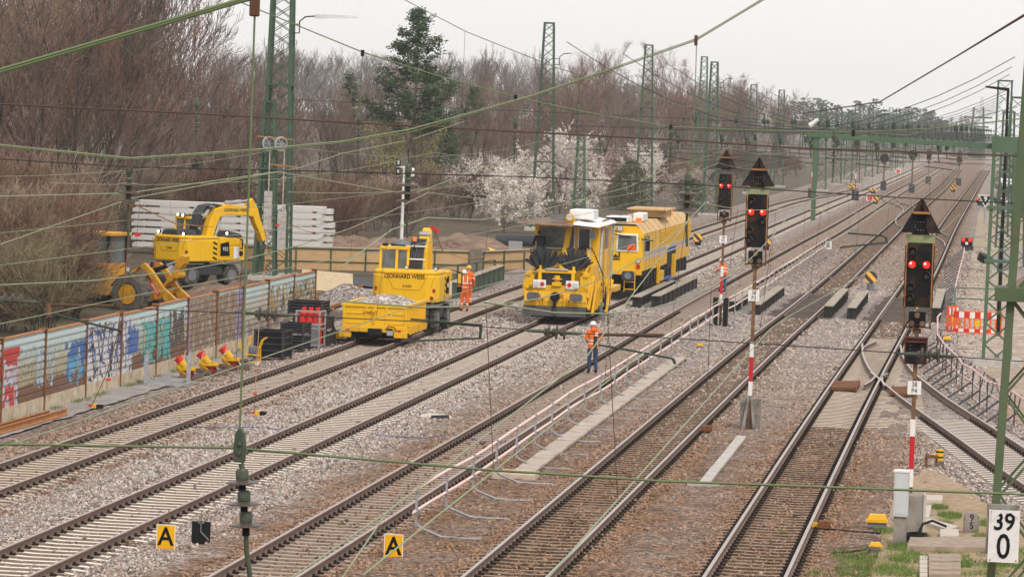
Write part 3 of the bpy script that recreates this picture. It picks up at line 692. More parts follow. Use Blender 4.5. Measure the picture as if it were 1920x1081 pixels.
# earth and gravel heaps
dirt_m = M_('dug_earth', (.15, .095, .068), .95, var=.35, scale=3, dirt=((.28, .2, .14), .5, 1.5), bump=.8, bscale=9)
sand_m = M_('sandy_earth', (.25, .17, .12), .95, var=.3, scale=1.2, dirt=((.13, .08, .055), .6, .9), bump=.6, bscale=7)
heap_m = ballast_mat('heaped_gravel', False, False, (.34, .31, .29), (.25, .2, .17))
def heap(name, label, c, rx, ry, h, mat, seed=0, cat='heap'):
    mb = MB()
    def f(a, b):
        r = b; th = a*2*math.pi
        rr = 1+.25*noise.noise(Vector((math.cos(th)*1.3+seed, math.sin(th)*1.3, seed)))
        x, y = rx*rr*r*math.cos(th), ry*rr*r*math.sin(th)
        z = h*(max(0, 1-r*r)**.8)*(1+.35*noise.noise(Vector((x*.9+seed, y*.9, 2))))+.18*noise.noise(Vector((x*2.2, y*2.2, seed)))*(1-r)+.05*noise.noise(Vector((x*7, y*7, seed)))*(1-r**4)-.05*r
        return (x, y, z)
    mb.grid(f, 48, 22); o = mb.build(name, mat, loc=c, smooth='all'); return tag(o, label, cat)
heap('earth_heap', 'dark earth heap between the graffiti wall and the raised arm excavator', AY(440, 563, 172)-Vector((0, 0, .6)), 3.6, 6, 1.25, dirt_m, 1)
heap('gravel_heap', 'grey gravel heap between the wall end and the wagon excavator', AY(655, 578, 178)-Vector((0, 0, .3)), 2.2, 5.5, 1.15, heap_m, 2)
heap('earth_heap', 'sandy earth heap right of the concrete beams', AY(655, 470, 238)-Vector((0, 0, .4)), 3.0, 4, 1.2, sand_m, 3)
heap('earth_heap', 'dark brown earth heap behind the hoarding, right of the light mast', AY(830, 490, 245)-Vector((0, 0, .4)), 3.0, 6, 1.5, dirt_m, 4)
heap('earth_heap', 'broad sandy heap in front of the blossom trees', AY(870, 470, 262)-Vector((0, 0, .4)), 4.2, 6, 1.3, sand_m, 5)
heap('earth_heap', 'low brown bank behind the scrap metal', AY(935, 525, 232)-Vector((0, 0, .6)), 2.6, 14, 1.1, sand_m, 6)
heap('earth_heap', 'flat heap between the hoarding and the blossom tree trunks', AY(750, 470, 262)-Vector((0, 0, .5)), 4.5, 5, 1.3, sand_m, 8)
# scrap
t = thing('skip', 'tilted yellow skip half sunk in the earth heap', 'skip', AY(930, 484, 246), R(25)); t.rotation_euler = (R(14), R(18), R(25))
mb = MB(); mb.hexa([(-.42, -.35, -.2), (.42, -.35, -.2), (.42, .35, -.2), (-.42, .35, -.2), (-.6, -.45, .35), (.6, -.45, .35), (.6, .45, .35), (-.6, .45, .35)]); mb.build('tub', yellow, t); mb = MB(); mb.box(-.62, .62, -.47, .47, .352, .4); mb.build('lid', M_('pale_yellow', (.8, .5, .06), .5), t)
t = thing('scrap_sheets', 'bent grey sheet metal scrap beside the yellow machine', 'scrap', AY(965, 500, 240))
mb = MB(); mb.box(-.42, .42, -.03, .03, .1, 1.55); mb.T = None; mb.build('upright_sheet', silver, t, bevel=.01)
mb = MB(); mb.hexa([(-1.1, -.5, 0), (.4, -.7, -.3), (.5, .1, -.3), (-.9, .3, .1), (-.9, -.45, .05), (.2, -.6, .45), (.4, .1, .5), (-.8, .3, .2)]); mb.build('bent_sheet', midgrey, t)
mb = MB(); rng = random.Random(3)
for i in range(18):
    p = Vector((rng.uniform(-.5, 1.6), rng.uniform(-.9, .2), rng.uniform(-.45, .1))); mb.bar(p, p+Vector((rng.uniform(-.5, .5), rng.uniform(-.3, .3), rng.uniform(-.2, .4))), rng.uniform(.06, .3), .02)
mb.build('scrap_pieces', silver, t)
heap('rubble_heap', 'pale rubble at the foot of the scrap sheets', AY(985, 505, 238)-Vector((0, 0, .3)), 1.4, 2.0, .6, fresh, 7)
mb = MB(); p0 = AY(985, 455, 268); mb.cyl((-2, 0, 0), (3, 0, .2), .45, 12); o = mb.build('drain_pipe', darkgrey, loc=p0, smooth=True); tag(o, 'thick dark pipe lying behind the scrap sheets', 'pipe')
# mobile light mast
t = thing('light_mast', 'white telescopic light mast on a grey trailer cone behind the wagon excavator', 'light mast', AY(752, 468, 222))
mb = MB(); mb.lathe([(.75, -.8), (.72, -.3), (.5, .35), (.3, .5), (.12, .6)], n=14); mb.build('trailer', midgrey, t, smooth=True)
mb = MB(); zz = [.5, 1.5, 2.4, 3.2, 3.9, 4.6]
for i in range(5): mb.cyl((0, 0, zz[i]), (0, 0, zz[i+1]+.05), .1-.012*i, 10); mb.cyl((0, 0, zz[i+1]-.04), (0, 0, zz[i+1]+.04), .12-.012*i, 10)
mb.bar((-.4, 0, 4.65), (.35, 0, 4.65), .08); mb.build('mast', whitep, t, smooth=True)
for dx, dz, w in ((-.32, .25, .24), (-.32, -.25, .24)):
    mb = MB(); mb.box(dx-w/2, dx+w/2, -.12, .12, 4.65+dz-.2, 4.65+dz+.2); k = mb.build('lamp_head', black, t); mb = MB(); mb.box(dx-.04, dx+.08, -.13, -.121, 4.65+dz-.12, 4.65+dz+.1); mb.build('lens', lensw, k)
for dz in (4.5, 4.2):
    mb = MB(); mb.lathe([(.04, -.28), (.12, -.1), (.12, .16), (.05, .24)], (.38, -.1, dz), (1, 0, .1), 10); mb.build('lamp_head', whitep, t, smooth=True)
# ---- equipment along the wall
def crate(x, y, z, w, d, h, label, mat=black, rz=R(-4)):
    t = thing('mesh_crate', label, 'crate', (x, y, z), rz)
    mb = MB(); mb.box(-w/2+.02, w/2-.02, -d/2+.02, -d/2+.035, .1, h); mb.box(-w/2+.02, w/2-.02, d/2-.035, d/2-.02, .1, h); mb.box(-w/2+.02, -w/2+.035, -d/2+.035, d/2-.035, .1, h); mb.box(w/2-.035, w/2-.02, -d/2+.035, d/2-.035, .1, h); mb.box(-w/2+.03, w/2-.03, -d/2+.03, d/2-.03, .08, .12); mb.build('walls', mat, t)
    mb = MB()
    for sx in (-1, 1):
        for sy in (-1, 1): mb.box(sx*w/2-.035, sx*w/2+.035, sy*d/2-.035, sy*d/2+.035, 0, h+.04)
    for z_ in (h*.32, h*.55, h*.78, h):
        mb.box(-w/2, w/2, -d/2-.02, -d/2+.018, z_-.022, z_+.022); mb.box(w/2-.018, w/2+.02, -d/2, d/2, z_-.022, z_+.022); mb.box(-w/2-.02, -w/2+.018, -d/2, d/2, z_-.022, z_+.022); mb.box(-w/2, w/2, d/2-.018, d/2+.02, z_-.022, z_+.022)
    mb.build('frame', darkgrey if mat is black else mat, t); return t
g = G(511, 672, -.18); crate(g.x, g.y, -.18, 1.0, 1.2, .98, 'tall black lattice crate, the one closest to the yellow trolley')
g = G(538, 660, -.18); crate(g.x+.1, g.y+1.1, -.18, .8, 1.1, .5, 'low black crate at the bottom right behind the tall lattice crate'); crate(g.x+.1, g.y+1.1, .39, .8, 1.1, .42, 'low black crate stacked on another one behind the tall lattice crate')
crate(g.x+.25, g.y+4.6, -.18, 1.2, 1.1, .5, 'wide dark crate at the bottom of the stack beside the red tank rack', darkgrey); crate(g.x+.15, g.y+4.6, .38, 1.2, 1.1, .5, 'wide dark crate in the middle of the stack beside the red tank rack', darkgrey); crate(g.x-.05, g.y+4.6, .95, 1.25, 1.1, .5, 'wide black crate on top of the stack beside the red tank rack')
t = thing('tank_rack', 'grey steel rack filled with red gas bottles beside the black crates', 'rack', G(577, 652, -.18), R(-5))
for i in range(3):
    for j in range(2):
        mb = MB(); mb.lathe([(.12, .12), (.14, .2), (.14, 1.2), (.1, 1.32), (.045, 1.36), (.045, 1.48)], (-.28+i*.26, .2+j*.32, 0), n=12); mb.build('gas_bottle', redp, t, smooth=True)
mb = MB(); mb.box(-.45, .42, -.06, -.03, .08, .82); mb.build('door', midgrey, t)
mb = MB()
for x in (-.45, .42):
    for y in (-.05, .75): mb.box(x-.03, x+.03, y-.03, y+.03, 0, 1.36)
for z in (.1, .7, .86, 1.33): mb.box(-.45, .42, -.075, -.02, z-.02, z+.04); mb.box(.4, .46, -.05, .75, z-.02, z+.04)
mb.build('frame', silver, t)
# three tilted red and yellow tamping drums
def drum(px, py, label, s=1.):
    t = thing('hand_tamper', label, 'tamping machine', G(px, py, -.17), R(random.uniform(-6, 6)), 'red and yellow hand tampers at the wall'); t.scale = (s, s, s)
    d = Vector((.5, .1, -.62)).normalized(); c = Vector((-.16, -.05, .74))
    mb = MB(); mb.lathe([(.10, .03), (.17, 0), (.17, .05), (.145, .06), (.142, .2)], c, d, 14); mb.build('drum_mouth', redp, t, smooth=True); mb = MB(); mb.lathe([(.146, .2), (.146, .5)], c, d, 14); mb.build('drum_band', yellow_old, t, smooth=True); mb = MB(); mb.lathe([(.14, .5), (.13, .85), (.1, .9)], c, d, 14); mb.build('drum_tail', M_('dark_red', (.33, .02, .015), .5), t, smooth=True)
    mb = MB(); mb.lathe([(.02, -.005), (.13, .012)], c-d*.015, d, 14); mb.build('drum_cap', M_('red_cap', (.7, .06, .04), .4), t)
    mb = MB(); mb.lathe([(.1, 0), (.15, .05), (.15, .42), (.08, .5)], c+Vector((.03, .06, -.28)), d, 10); mb.box(.18, .62, -.12, .2, .26, .4); mb.tube([(-.22, 0, .42), (.1, -.12, .3), (.5, -.14, .32)], .035); mb.build('body', yellow_old, t, smooth=True)
    mb = MB(); mb.tube([(.42, .02, .3), (.58, 0, .5), (.72, .02, .72), (.80, .05, .95)], .018); mb.tube([(.1, .1, .4), (.05, .1, .8), (.12, .1, 1.0)], .02); mb.build('hose', wood_pale, t)
    mb = MB(); mb.hexa([(-.1, -.25, 0), (.35, -.3, 0), (.35, .1, 0), (-.1, .1, 0), (-.02, -.2, .12), (.3, -.22, .16), (.3, .08, .16), (-.02, .08, .12)]); mb.hexa([(.45, -.25, 0), (.85, -.2, 0), (.85, .15, 0), (.45, .15, 0), (.5, -.2, .16), (.78, -.15, .2), (.78, .1, .2), (.5, .1, .16)]); mb.cyl((.62, -.2, .3), (.7, .1, .3), .09, 8); mb.build('shoe', M_('shoe_rust', (.13, .085, .07), .7, .3, var=.3), t)
drum(340, 708, 'red and yellow tilted hand tamper behind the grey rack frame', .88)
drum(382, 700, 'red and yellow tilted hand tamper in the middle of the three', .92)
drum(424, 691, 'red and yellow tilted hand tamper next to the yellow trolley', .95)
t = thing('rail_trolley', 'yellow hand pushed rail machine with grey motor and pale wheels', 'trolley', G(466, 684, -.17)); t.scale = (.72, .72, .85)
mb = MB()
for y in (-.2, .25):
    mb.tube([(.52, y, .12), (.5, y, .72), (.62, y, 1.02), (.8, y, 1.12)], .028); mb.tube([(-.5, y, .95), (-.38, y, .7), (-.2, y, .45), (.5, y, .4)], .028); mb.tube([(-.1, y, .1), (0, y, .9), (.08, y, 1.15)], .026); mb.tube([(-.3, y, .12), (.52, y, .12)], .028)
mb.tube([(.52, -.2, .12), (.52, .25, .12)], .028); mb.tube([(.5, -.2, .72), (.5, .25, .72)], .025); mb.build('frame', yellow, t, smooth=True)
mb = MB(); mb.boxc((.18, .02, .55), (.34, .36, .42)); mb.cyl((.18, -.2, .6), (.18, -.26, .6), .14, 12); mb.build('motor', midgrey, t, bevel=.03)
for x in (-.3, .45):
    mb = MB(); mb.cyl((x, -.3, .09), (x, -.2, .09), .09, 12); mb.build('wheel', whitep, t)
mb = MB(); mb.bar((-.45, -.24, .09), (.55, -.24, .09), .05); mb.build('axle_bar', silver, t)
t = thing('rail_trolley', 'low yellow rail tool with a hoop handle left of the gravel wagon', 'trolley', G(612, 642, -.17))
mb = MB(); mb.tube([(-.35, 0, 0), (-.2, 0, 0), (-.12, 0, .55), (-.3, 0, .75), (-.42, 0, .6), (-.38, 0, .1)], .03); mb.tube([(.1, .1, .2), (.55, .1, .5), (.6, .1, .2), (.15, .1, .1)], .03); mb.boxc((.45, 0, .3), (.4, .35, .25)); mb.build('frame', yellow_old, t, smooth=True)
mb = MB(); mb.bar((.2, -.2, .85), (.5, -.1, .0), .07); mb.bar((-.1, .2, .1), (.9, .2, .12), .12, .08); mb.boxc((.3, .2, .3), (.35, .3, .35)); mb.cyl((-.25, .1, .3), (-.25, .3, .3), .2, 12); mb.build('mechanism', M_('oily_steel', (.07, .055, .045), .5, .4), t)
# grey rack frame
t = thing('rack_frame', 'empty galvanised steel rack frame on the gravel in front of the graffiti', 'rack', G(272, 722, -.17), R(12))
mb = MB()
for x in (0, 1.3):
    mb.box(x-.04, x+.04, -.04, .04, 0, .95); mb.box(x+.02, x+.1, .85, .93, 0, 1.02); mb.bar((x, 0, .68), (x+.06, .89, .74), .06); mb.bar((x, 0, .03), (x+.06, .89, .03), .07); mb.bar((x+.3 if x == 0 else x-.0, 0, .05), (x, 0, .32), .05)
mb.bar((0, 0, .05), (1.3, 0, .05), .08); mb.bar((.06, .89, .05), (1.36, .89, .05), .08); mb.bar((.1, .4, .05), (1.3, .4, .05), .06); mb.box(.68, .78, .3, .4, 0, .42); mb.build('frame', silver, t)
# rusty rails lying in the corner
for i, (dx, lab) in enumerate(((0, 'loose rusty rail on the gravel, the one lying nearer to the wall'), (.28, 'loose rusty rail on the gravel, the one farther from the wall and reaching further right'))):
    mb = MB(); rail_mesh([Vector((-25.55+dx, 92, .02)), Vector((-25.35+dx, 107.0+i*.9, .02))], mb); o = mb.build('loose_rail', [rust_lt, rust_lt], loc=(0, 0, 0)); tag(o, lab, 'rail')
# yellow-black earthing boxes with red tags
for px, py, lab in ((181, 765, 'small yellow and black clamp box on the gravel in front of the wall'), (487, 778, 'small yellow and black clamp box between the two left tracks')):
    t = thing('clamp_box', lab, 'clamp box', G(px, py, -.18), R(-10)); mb = MB(); mb.boxc((-.06, 0, .06), (.14, .14, .12)); mb.build('yellow_half', yellow, t, bevel=.01); mb = MB(); mb.boxc((.1, 0, .06), (.18, .13, .11)); mb.build('black_half', black, t, bevel=.01)
    mb = MB(); mb.boxc((-.2, 0, .07), (.08, .05, .06)); mb.build('red_tag', redp, t)
t = thing('paper_bag', 'torn white and brown sacks on the stones between two tracks', 'sacks', G(817, 782, -.17)); mb = MB(); mb.hexa([(-.45, -.1, 0), (.3, -.15, 0), (.45, .2, 0), (-.3, .3, 0), (-.4, -.05, .08), (.25, -.1, .12), (.4, .15, .06), (-.2, .25, .1)]); mb.build('sack', M_('sack', (.62, .56, .48), .8, var=.2), t); mb = MB(); mb.bar((-.1, -.2, .02), (.4, -.12, .05), .14, .1); mb.build('dark_lump', darkgrey, t)
# ================================================================ TUBE BARRIERS
def tube_barrier():
    t = thing('track_barrier', 'pale pink tube barrier on grey rail clamps between the two middle tracks', 'barrier', (-11.43, 81, -.2))
    N = 47; Y = lambda i: i*4.3
    off = lambda y: .12*noise.noise(Vector((y*.05, 0, 0)))
    for z in (1.0, .55):
        mb = MB(); mb.tube([(off(Y(i)*.5)+TX(4, 81+Y(i)*.5)-TX(4, 81), Y(i)*.5-.3, z+.05*noise.noise(Vector((Y(i)*.07, z, 4)))) for i in range(2*N-1)], .032, 6); mb.build('rail', chain_w, t)
    first = None
    for i in range(N):
        y = Y(i); x = off(y)+TX(4, 81+y)-TX(4, 81)
        if first is None:
            mb = MB(); mb.bar((.02, 0, .25), (.02, 0, 1.02), .05); mb.tube([(.02, 0, .3), (.12, 0, .22), (.55, 0, .06), (.9, 0, .04), (1.35, 0, .05), (1.5, -.1, 0), (2.0, -.12, -.02)], .03, 5); mb.bar((.3, .05, .05), (1.0, .02, .04), .07, .04); mb.bar((.02, 0, .5), (.02, 0, .6), .08); mb.bar((.02, 0, .95), (.02, 0, 1.05), .08)
            first = mb.build('post', pipe_grey, t); first.location = (x, y, 0)
        else: o = dup(first, parent=t); o.location = (x, y, 0)
tube_barrier()
def far_barrier():
    up = [G(1812, 462, .75), G(1803, 490, .75), G(1796, 530, .75), G(1786, 570, .75), G(1772, 583, .75)]
    t = thing('track_barrier', 'red and white dotted tube barrier curving round the orange fence at the right', 'barrier', (0, 0, 0))
    A = [(1764, 587), (1758, 594), (1758, 627), (1775, 650), (1795, 667), (1805, 682), (1825, 692), (1852, 715), (1883, 723), (1925, 752)]
    B = [(1755, 640), (1765, 663), (1783, 683), (1800, 702), (1822, 715), (1838, 730), (1858, 740), (1925, 785)]
    C = [(1808, 464), (1806, 480), (1799, 505), (1793, 530), (1789, 550), (1788, 566)]
    ba = NT('red_white_tube'); w = ba.n('ShaderNodeTexWave', bands_direction='DIAGONAL'); w.inputs['Scale'].default_value = 1.9; ba.l(ba.co, w.inputs[0]); ba.col(ba.ramp(w.outputs['Fac'], [(.0, (.7, .66, .63)), (.66, (.7, .66, .63)), (.7, (.6, .12, .1))])); bm_ = ba.fin(.6)
    for P, z in ((A, .8), (B, .25), (C, .7)):
        pts = [G(x, y, z) for x, y in P]; mb = MB(); mb.tube(pts, .035, 6); mb.build('rail', bm_, t)
    for P in (A[1:], B):
        pts = [G(x, y, .8 if P is not B else .25) for x, y in P]
        for a, b in zip(pts, pts[1:]):
            n = max(1, int((b-a).length/2.5))
            for i in range(n):
                c = a.lerp(b, i/n); mb = MB()
                if P is not B: mb.bar((c.x, c.y, -.15), (c.x, c.y, .8), .04)
                else: mb.bar((c.x, c.y, .25), (c.x-.75, c.y-3.0, -.12), .045); mb.bar((c.x, c.y, .25), (c.x+.1, c.y+.4, .75), .035)
                mb.build('post', darkgrey, t)
    pts = [G(x, y, .7) for x, y in C]
    for a, b in zip(pts, pts[1:]):
        for i in range(4):
            c = a.lerp(b, i/4); mb = MB(); mb.bar((c.x, c.y, .6), (c.x-1.1, c.y-2, -.12), .04); mb.build('post', darkgrey, t)
far_barrier()
# ================================================================ RIGHT SIDE : BARRIER, RAILING, BOXES
def plastic_fence(c, w, h, rz, label, nb=9):
    t = thing('plastic_fence', label, 'plastic fence', c, rz)
    mb = MB(); mb.box(-w/2, w/2, -.02, .02, .02, .06); mb.box(-w/2, w/2, -.02, .02, h*.64, h*.95); mb.box(-w/2, w/2, -.02, .02, .08, h*.24); mb.box(-w/2, -w/2+.05, -.025, .025, .02, h*.95); mb.box(w/2-.05, w/2, -.025, .025, .02, h*.95)
    for i in range(nb+1):
        x = -w/2+.05+(w-.1)*i/nb; mb.box(x-.045, x+.045, -.018, .018, .0, h*.7); mb.cyl((x, 0, h*.93), (x, 0, h), .03, 6)
    mb.build('board', orange, t)
    for i in range(nb):
        x0 = -w/2+w*i/nb
        for (z0, z1) in ((h*.67, h*.92), (.1, h*.22)):
            mb = MB(); mb.box(x0+.01, x0+w/nb-.01, -.026, -.0205, z0, z1); mb.build('reflective_patch', hiwhite if i % 2 else redp, t)
    mb = MB(); mb.box(-.12, .12, -.03, -.022, h*.36, h*.58); mb.build('yellow_plate', yellow, t)
plastic_fence(AY(1832, 627, 173.5), 2.1, 1.05, R(-2), 'red and white banded orange plastic fence facing the camera beside the green mast')
plastic_fence(AY(1784, 622, 174.5), 1.5, 1.15, R(72), 'orange plastic fence standing edge on at the left end of the banded one', 6)
railing([(-1.25, 176, -.25), (-1.45, 196, -.25), (2.8, 196.5, -.25)], 'green steel corner railing behind the orange plastic fences', h=1.15, mat=greenlt)
for px, py, lab in ((1801, 519, 'small yellow capped box on the corner railing'), (1863, 628+6, 'yellow capped cable box right of signal P4')):
    pass
def capbox(px, py, label, s=1., z=-.17):
    t = thing('cable_box', label, 'cable box', G(px, py, z)); t.scale = (s, s, s); mb = MB(); mb.hexa([(-.22, -.16, .22), (.22, -.16, .22), (.22, .16, .22), (-.22, .16, .22), (-.17, -.12, .34), (.17, -.12, .34), (.17, .12, .34), (-.17, .12, .34)]); mb.box(-.24, .24, -.18, .18, .16, .218); mb.build('yellow_lid', M_('yellow_lid', (.8, .42, .01), .5), t, bevel=.01)
    mb = MB(); mb.box(-.2, .2, -.14, .14, .06, .158); mb.box(-.14, -.08, -.1, -.04, -.1, .06); mb.box(.08, .14, -.1, -.04, -.1, .06); mb.build('body', midgrey, t)
capbox(1644, 992, 'yellow lidded cable box standing in the stones left of the grey cabinet', 1.)
capbox(1641, 1032, 'small yellow lidded box on legs at the grass edge left of the cabinet', .55)
capbox(1776, 642, 'yellow lidded cable box on the earth in front of the orange fence', .75)
capbox(1312, 652, 'yellow box beside the tube barrier left of signal P3', .5)
t = thing('rail_contact', 'small rusty contact box clamped to the bright rail left of the cabinet', 'contact box', G(1537, 992, -.17)); mb = MB(); mb.boxc((.1, 0, .12), (.26, .3, .16)); mb.build('box', rust, t, bevel=.01); mb = MB(); mb.boxc((-.1, 0, .1), (.15, .12, .1)); mb.build('clamp', yellow_old, t)
t = thing('rail_contact', 'small dark contact box clamped to the rail near the foot of signal P3', 'contact box', G(1318, 810, -.17)); mb = MB(); mb.boxc((.1, 0, .12), (.3, .3, .16)); mb.build('box', rust, t, bevel=.01)
def cable(pts, label, r=.022, mat=black, name='cable'):
    mb = MB(); P = [G(x, y, -.15) for x, y in pts]; mb.tube(P, r, 6); o = mb.build(name, mat, smooth=True); return tag(o, label, 'cable')
cable([(1545, 990), (1565, 992), (1590, 995), (1625, 997), (1650, 999)], 'black cable from the rusty contact box towards the yellow box')
cable([(1560, 1036), (1590, 1034), (1620, 1030), (1632, 1022), (1640, 1014)], 'black cable running to the small yellow box on legs')
cable([(1590, 1046), (1600, 1042), (1614, 1038), (1626, 1037), (1636, 1024)], 'second black cable lying under the small yellow box')
cable([(700, 814), (760, 818), (800, 820), (850, 812), (900, 826), (950, 828), (1000, 814), (1050, 810), (1110, 812), (1180, 824)], 'blue cable crossing under the third track', .012, blue_p)
cable([(310, 795), (350, 800), (420, 800), (480, 800), (530, 805)], 'thin blue cable between the two left tracks', .012, blue_p)
# yellow post and stump on the ochre earth
t = thing('marker_post', 'short yellow and black banded marker post on the ochre earth', 'marker post', G(1761, 872, -.17)); mb = MB(); mb.cyl((0, 0, .1), (0, 0, .42), .1, 12); mb.build('post', yellow, t, smooth=True)
for z in (.2, .34):
    mb = MB(); mb.cyl((0, 0, z), (0, 0, z+.04), .103, 12); mb.build('band', black, t, smooth=True)
mb = MB(); mb.boxc((0, 0, .05), (.26, .26, .16)); mb.build('foot', conc_old, t)
t = thing('rusty_bracket', 'rusty bracket sticking out of the earth left of the banded marker post', 'bracket', G(1746, 874, -.17)); mb = MB(); mb.box(-.16, -.1, -.05, .05, 0, .3); mb.box(.1, .16, -.05, .05, 0, .22); mb.box(-.17, .17, -.09, .09, .22, .3); mb.build('bracket', rust, t)
t = thing('grey_cabinet', 'tall light grey cabinet on a weathered concrete post', 'cabinet', G(1686, 1022, -.2), R(-4))
mb = MB(); mb.box(-.13, .13, -.12, .12, -.2, .62); mb.build('post', conc_old, t); mb = MB(); mb.box(-.15, .15, -.16, .16, .62, 1.56); mb.build('housing', M_('cabinet_grey', (.52, .55, .56), .5, var=.05), t, bevel=.015); mb = MB(); mb.box(-.165, .165, -.175, .175, 1.561, 1.6); mb.build('cap', whitep, t); mb = MB(); mb.box(-.12, .12, -.166, -.161, .68, 1.5); mb.build('door', M_('cabinet_door', (.55, .57, .58), .5, var=.04), t)
t = thing('concrete_block', 'mottled concrete signal foundation behind the grey cabinet', 'concrete block', G(1716, 1000, -.2), R(3)); mb = MB(); mb.box(-.3, .14, -.25, .25, -.1, .86); mb.build('block', conc_old, t, bevel=.02); mb = MB(); mb.box(.142, .2, -.27, .27, -.05, .88); mb.build('front_plate', concrete, t)
t = thing('kilometre_stone', 'weathered kilometre stone lettered 9 over 5', 'kilometre stone', G(1820, 1000, -.2), R(4)); mb = MB(); mb.prism([(-.16, 0), (.16, 0), (.17, .4), (.1, .48), (-.1, .48), (-.16, .4)], -.12, .12); mb.build('stone', conc_old, t, bevel=.02)
lettering('9', .2, face_m((.005, -.124, .36)), letter_b, t); lettering('5', .2, face_m((.005, -.124, .19)), letter_b, t)
slab_m = M_('cable_duct_slab', (.52, .46, .40), .85, var=.1, scale=3, dirt=((.33, .27, .22), .4, 3)); plank_m = M_('weathered_plank', (.34, .26, .20), .85, var=.2, scale=3, dirt=((.18, .13, .1), .4, 5))
def slab(P, z0, z1, label, mat, name='concrete_slab', cat='slab'):
    c = G(*P[0], -.17); mb = MB(); q = [G(x, y, -.17)-c for x, y in P]
    mb.hexa([(p.x, p.y, z0) for p in q]+[(p.x, p.y, z1) for p in q]); o = mb.build(name, mat, loc=c, bevel=.01); return tag(o, label, cat)
slab([(1726, 944), (1767, 944), (1767, 935), (1727, 934)], 0, .1, 'white concrete slab at the far end of the cable duct behind the cabinet', slab_m)
slab([(1727, 975), (1742, 975), (1747, 950), (1727, 956)], 0, .08, 'white concrete duct slab right behind the foundation block', slab_m)
slab([(1726, 982), (1744, 978), (1798, 993), (1778, 999)], .0, .09, 'white concrete duct slab lying obliquely left of the kilometre stone', slab_m)
slab([(1762, 1012), (1798, 1012), (1797, 1000), (1762, 1000)], 0, .11, 'small white slab in front of the oblique duct slab', slab_m)
slab([(1700, 1033), (1852, 1036), (1850, 1016), (1706, 1016)], 0, .12, 'wide brown plank cover crossing the duct', plank_m, 'plank_cover', 'planks')
for i in range(5): slab([(1741, 1052+i*8), (1801, 1052+i*8), (1801, 1046+i*8), (1741, 1046+i*8)], 0, .1+.01*(i % 2), 'brown duct plank below the wide cover', plank_m, 'duct_plank', 'plank')['group'] = 'brown duct planks at the lower right'
for i in range(5): slab([(1724, 1053+i*8), (1739, 1053+i*8), (1739, 1047+i*8), (1724, 1047+i*8)], 0, .07, 'pale duct slab left of the brown planks', slab_m, 'duct_slab', 'slab')['group'] = 'pale duct slabs at the lower right'
t = thing('cable_coil', 'coil of black cable beside the foundation block', 'cable coil', G(1711, 1013, -.17)); mb = MB()
for k in range(5): mb.tube([(.22*math.cos(a*.4)+.02*k, .35*math.sin(a*.4), .03+.03*k) for a in range(17)], .016, 5)
mb.build('coil', black, t); mb = MB(); mb.tube([(.1, .1, .1), (.2, .2, .35), (.4, .3, .42), (.7, .4, .3)], .03, 6); mb.build('loose_end', black, t)
t = thing('loose_plank', 'broken plank on the earth in front of the green mast', 'plank', G(1808, 655, -.17), R(-20)); mb = MB(); mb.box(-.45, .5, -.05, .05, 0, .05); mb.build('plank', plank_m, t)
t = thing('rubble_bag', 'black plastic bucket lying by the far earth bank', 'bucket', G(1845, 492, -.1), R(20)); mb = MB(); mb.lathe([(.55, 0), (.62, .45), (.58, .48)], ax=(.4, -.3, 1), n=12); mb.build('tub', black, t)
heap('rubble_heap', 'long heap of pale rubble on the right bank beyond the orange fence', Vector((2.6, 268, -.3)), 2.2, 30, .9, fresh, 11)
heap('rubble_heap', 'brown rubble bank behind the corner railing', Vector((2.8, 222, -.3)), 1.8, 14, .9, sand_m, 12)
# ================================================================ VEHICLES
def lamp_round(mb, c, r, n=12): mb.cyl(c, (c[0], c[1]-.05, c[2]), r, n)
def text_on(root, body, size, loc, nrm=(0, -1, 0), mat=None, sx=1., bold=.0): return lettering(body, size, face_m(loc, nrm), mat or letter_b, root, sx=sx, bold=bold)
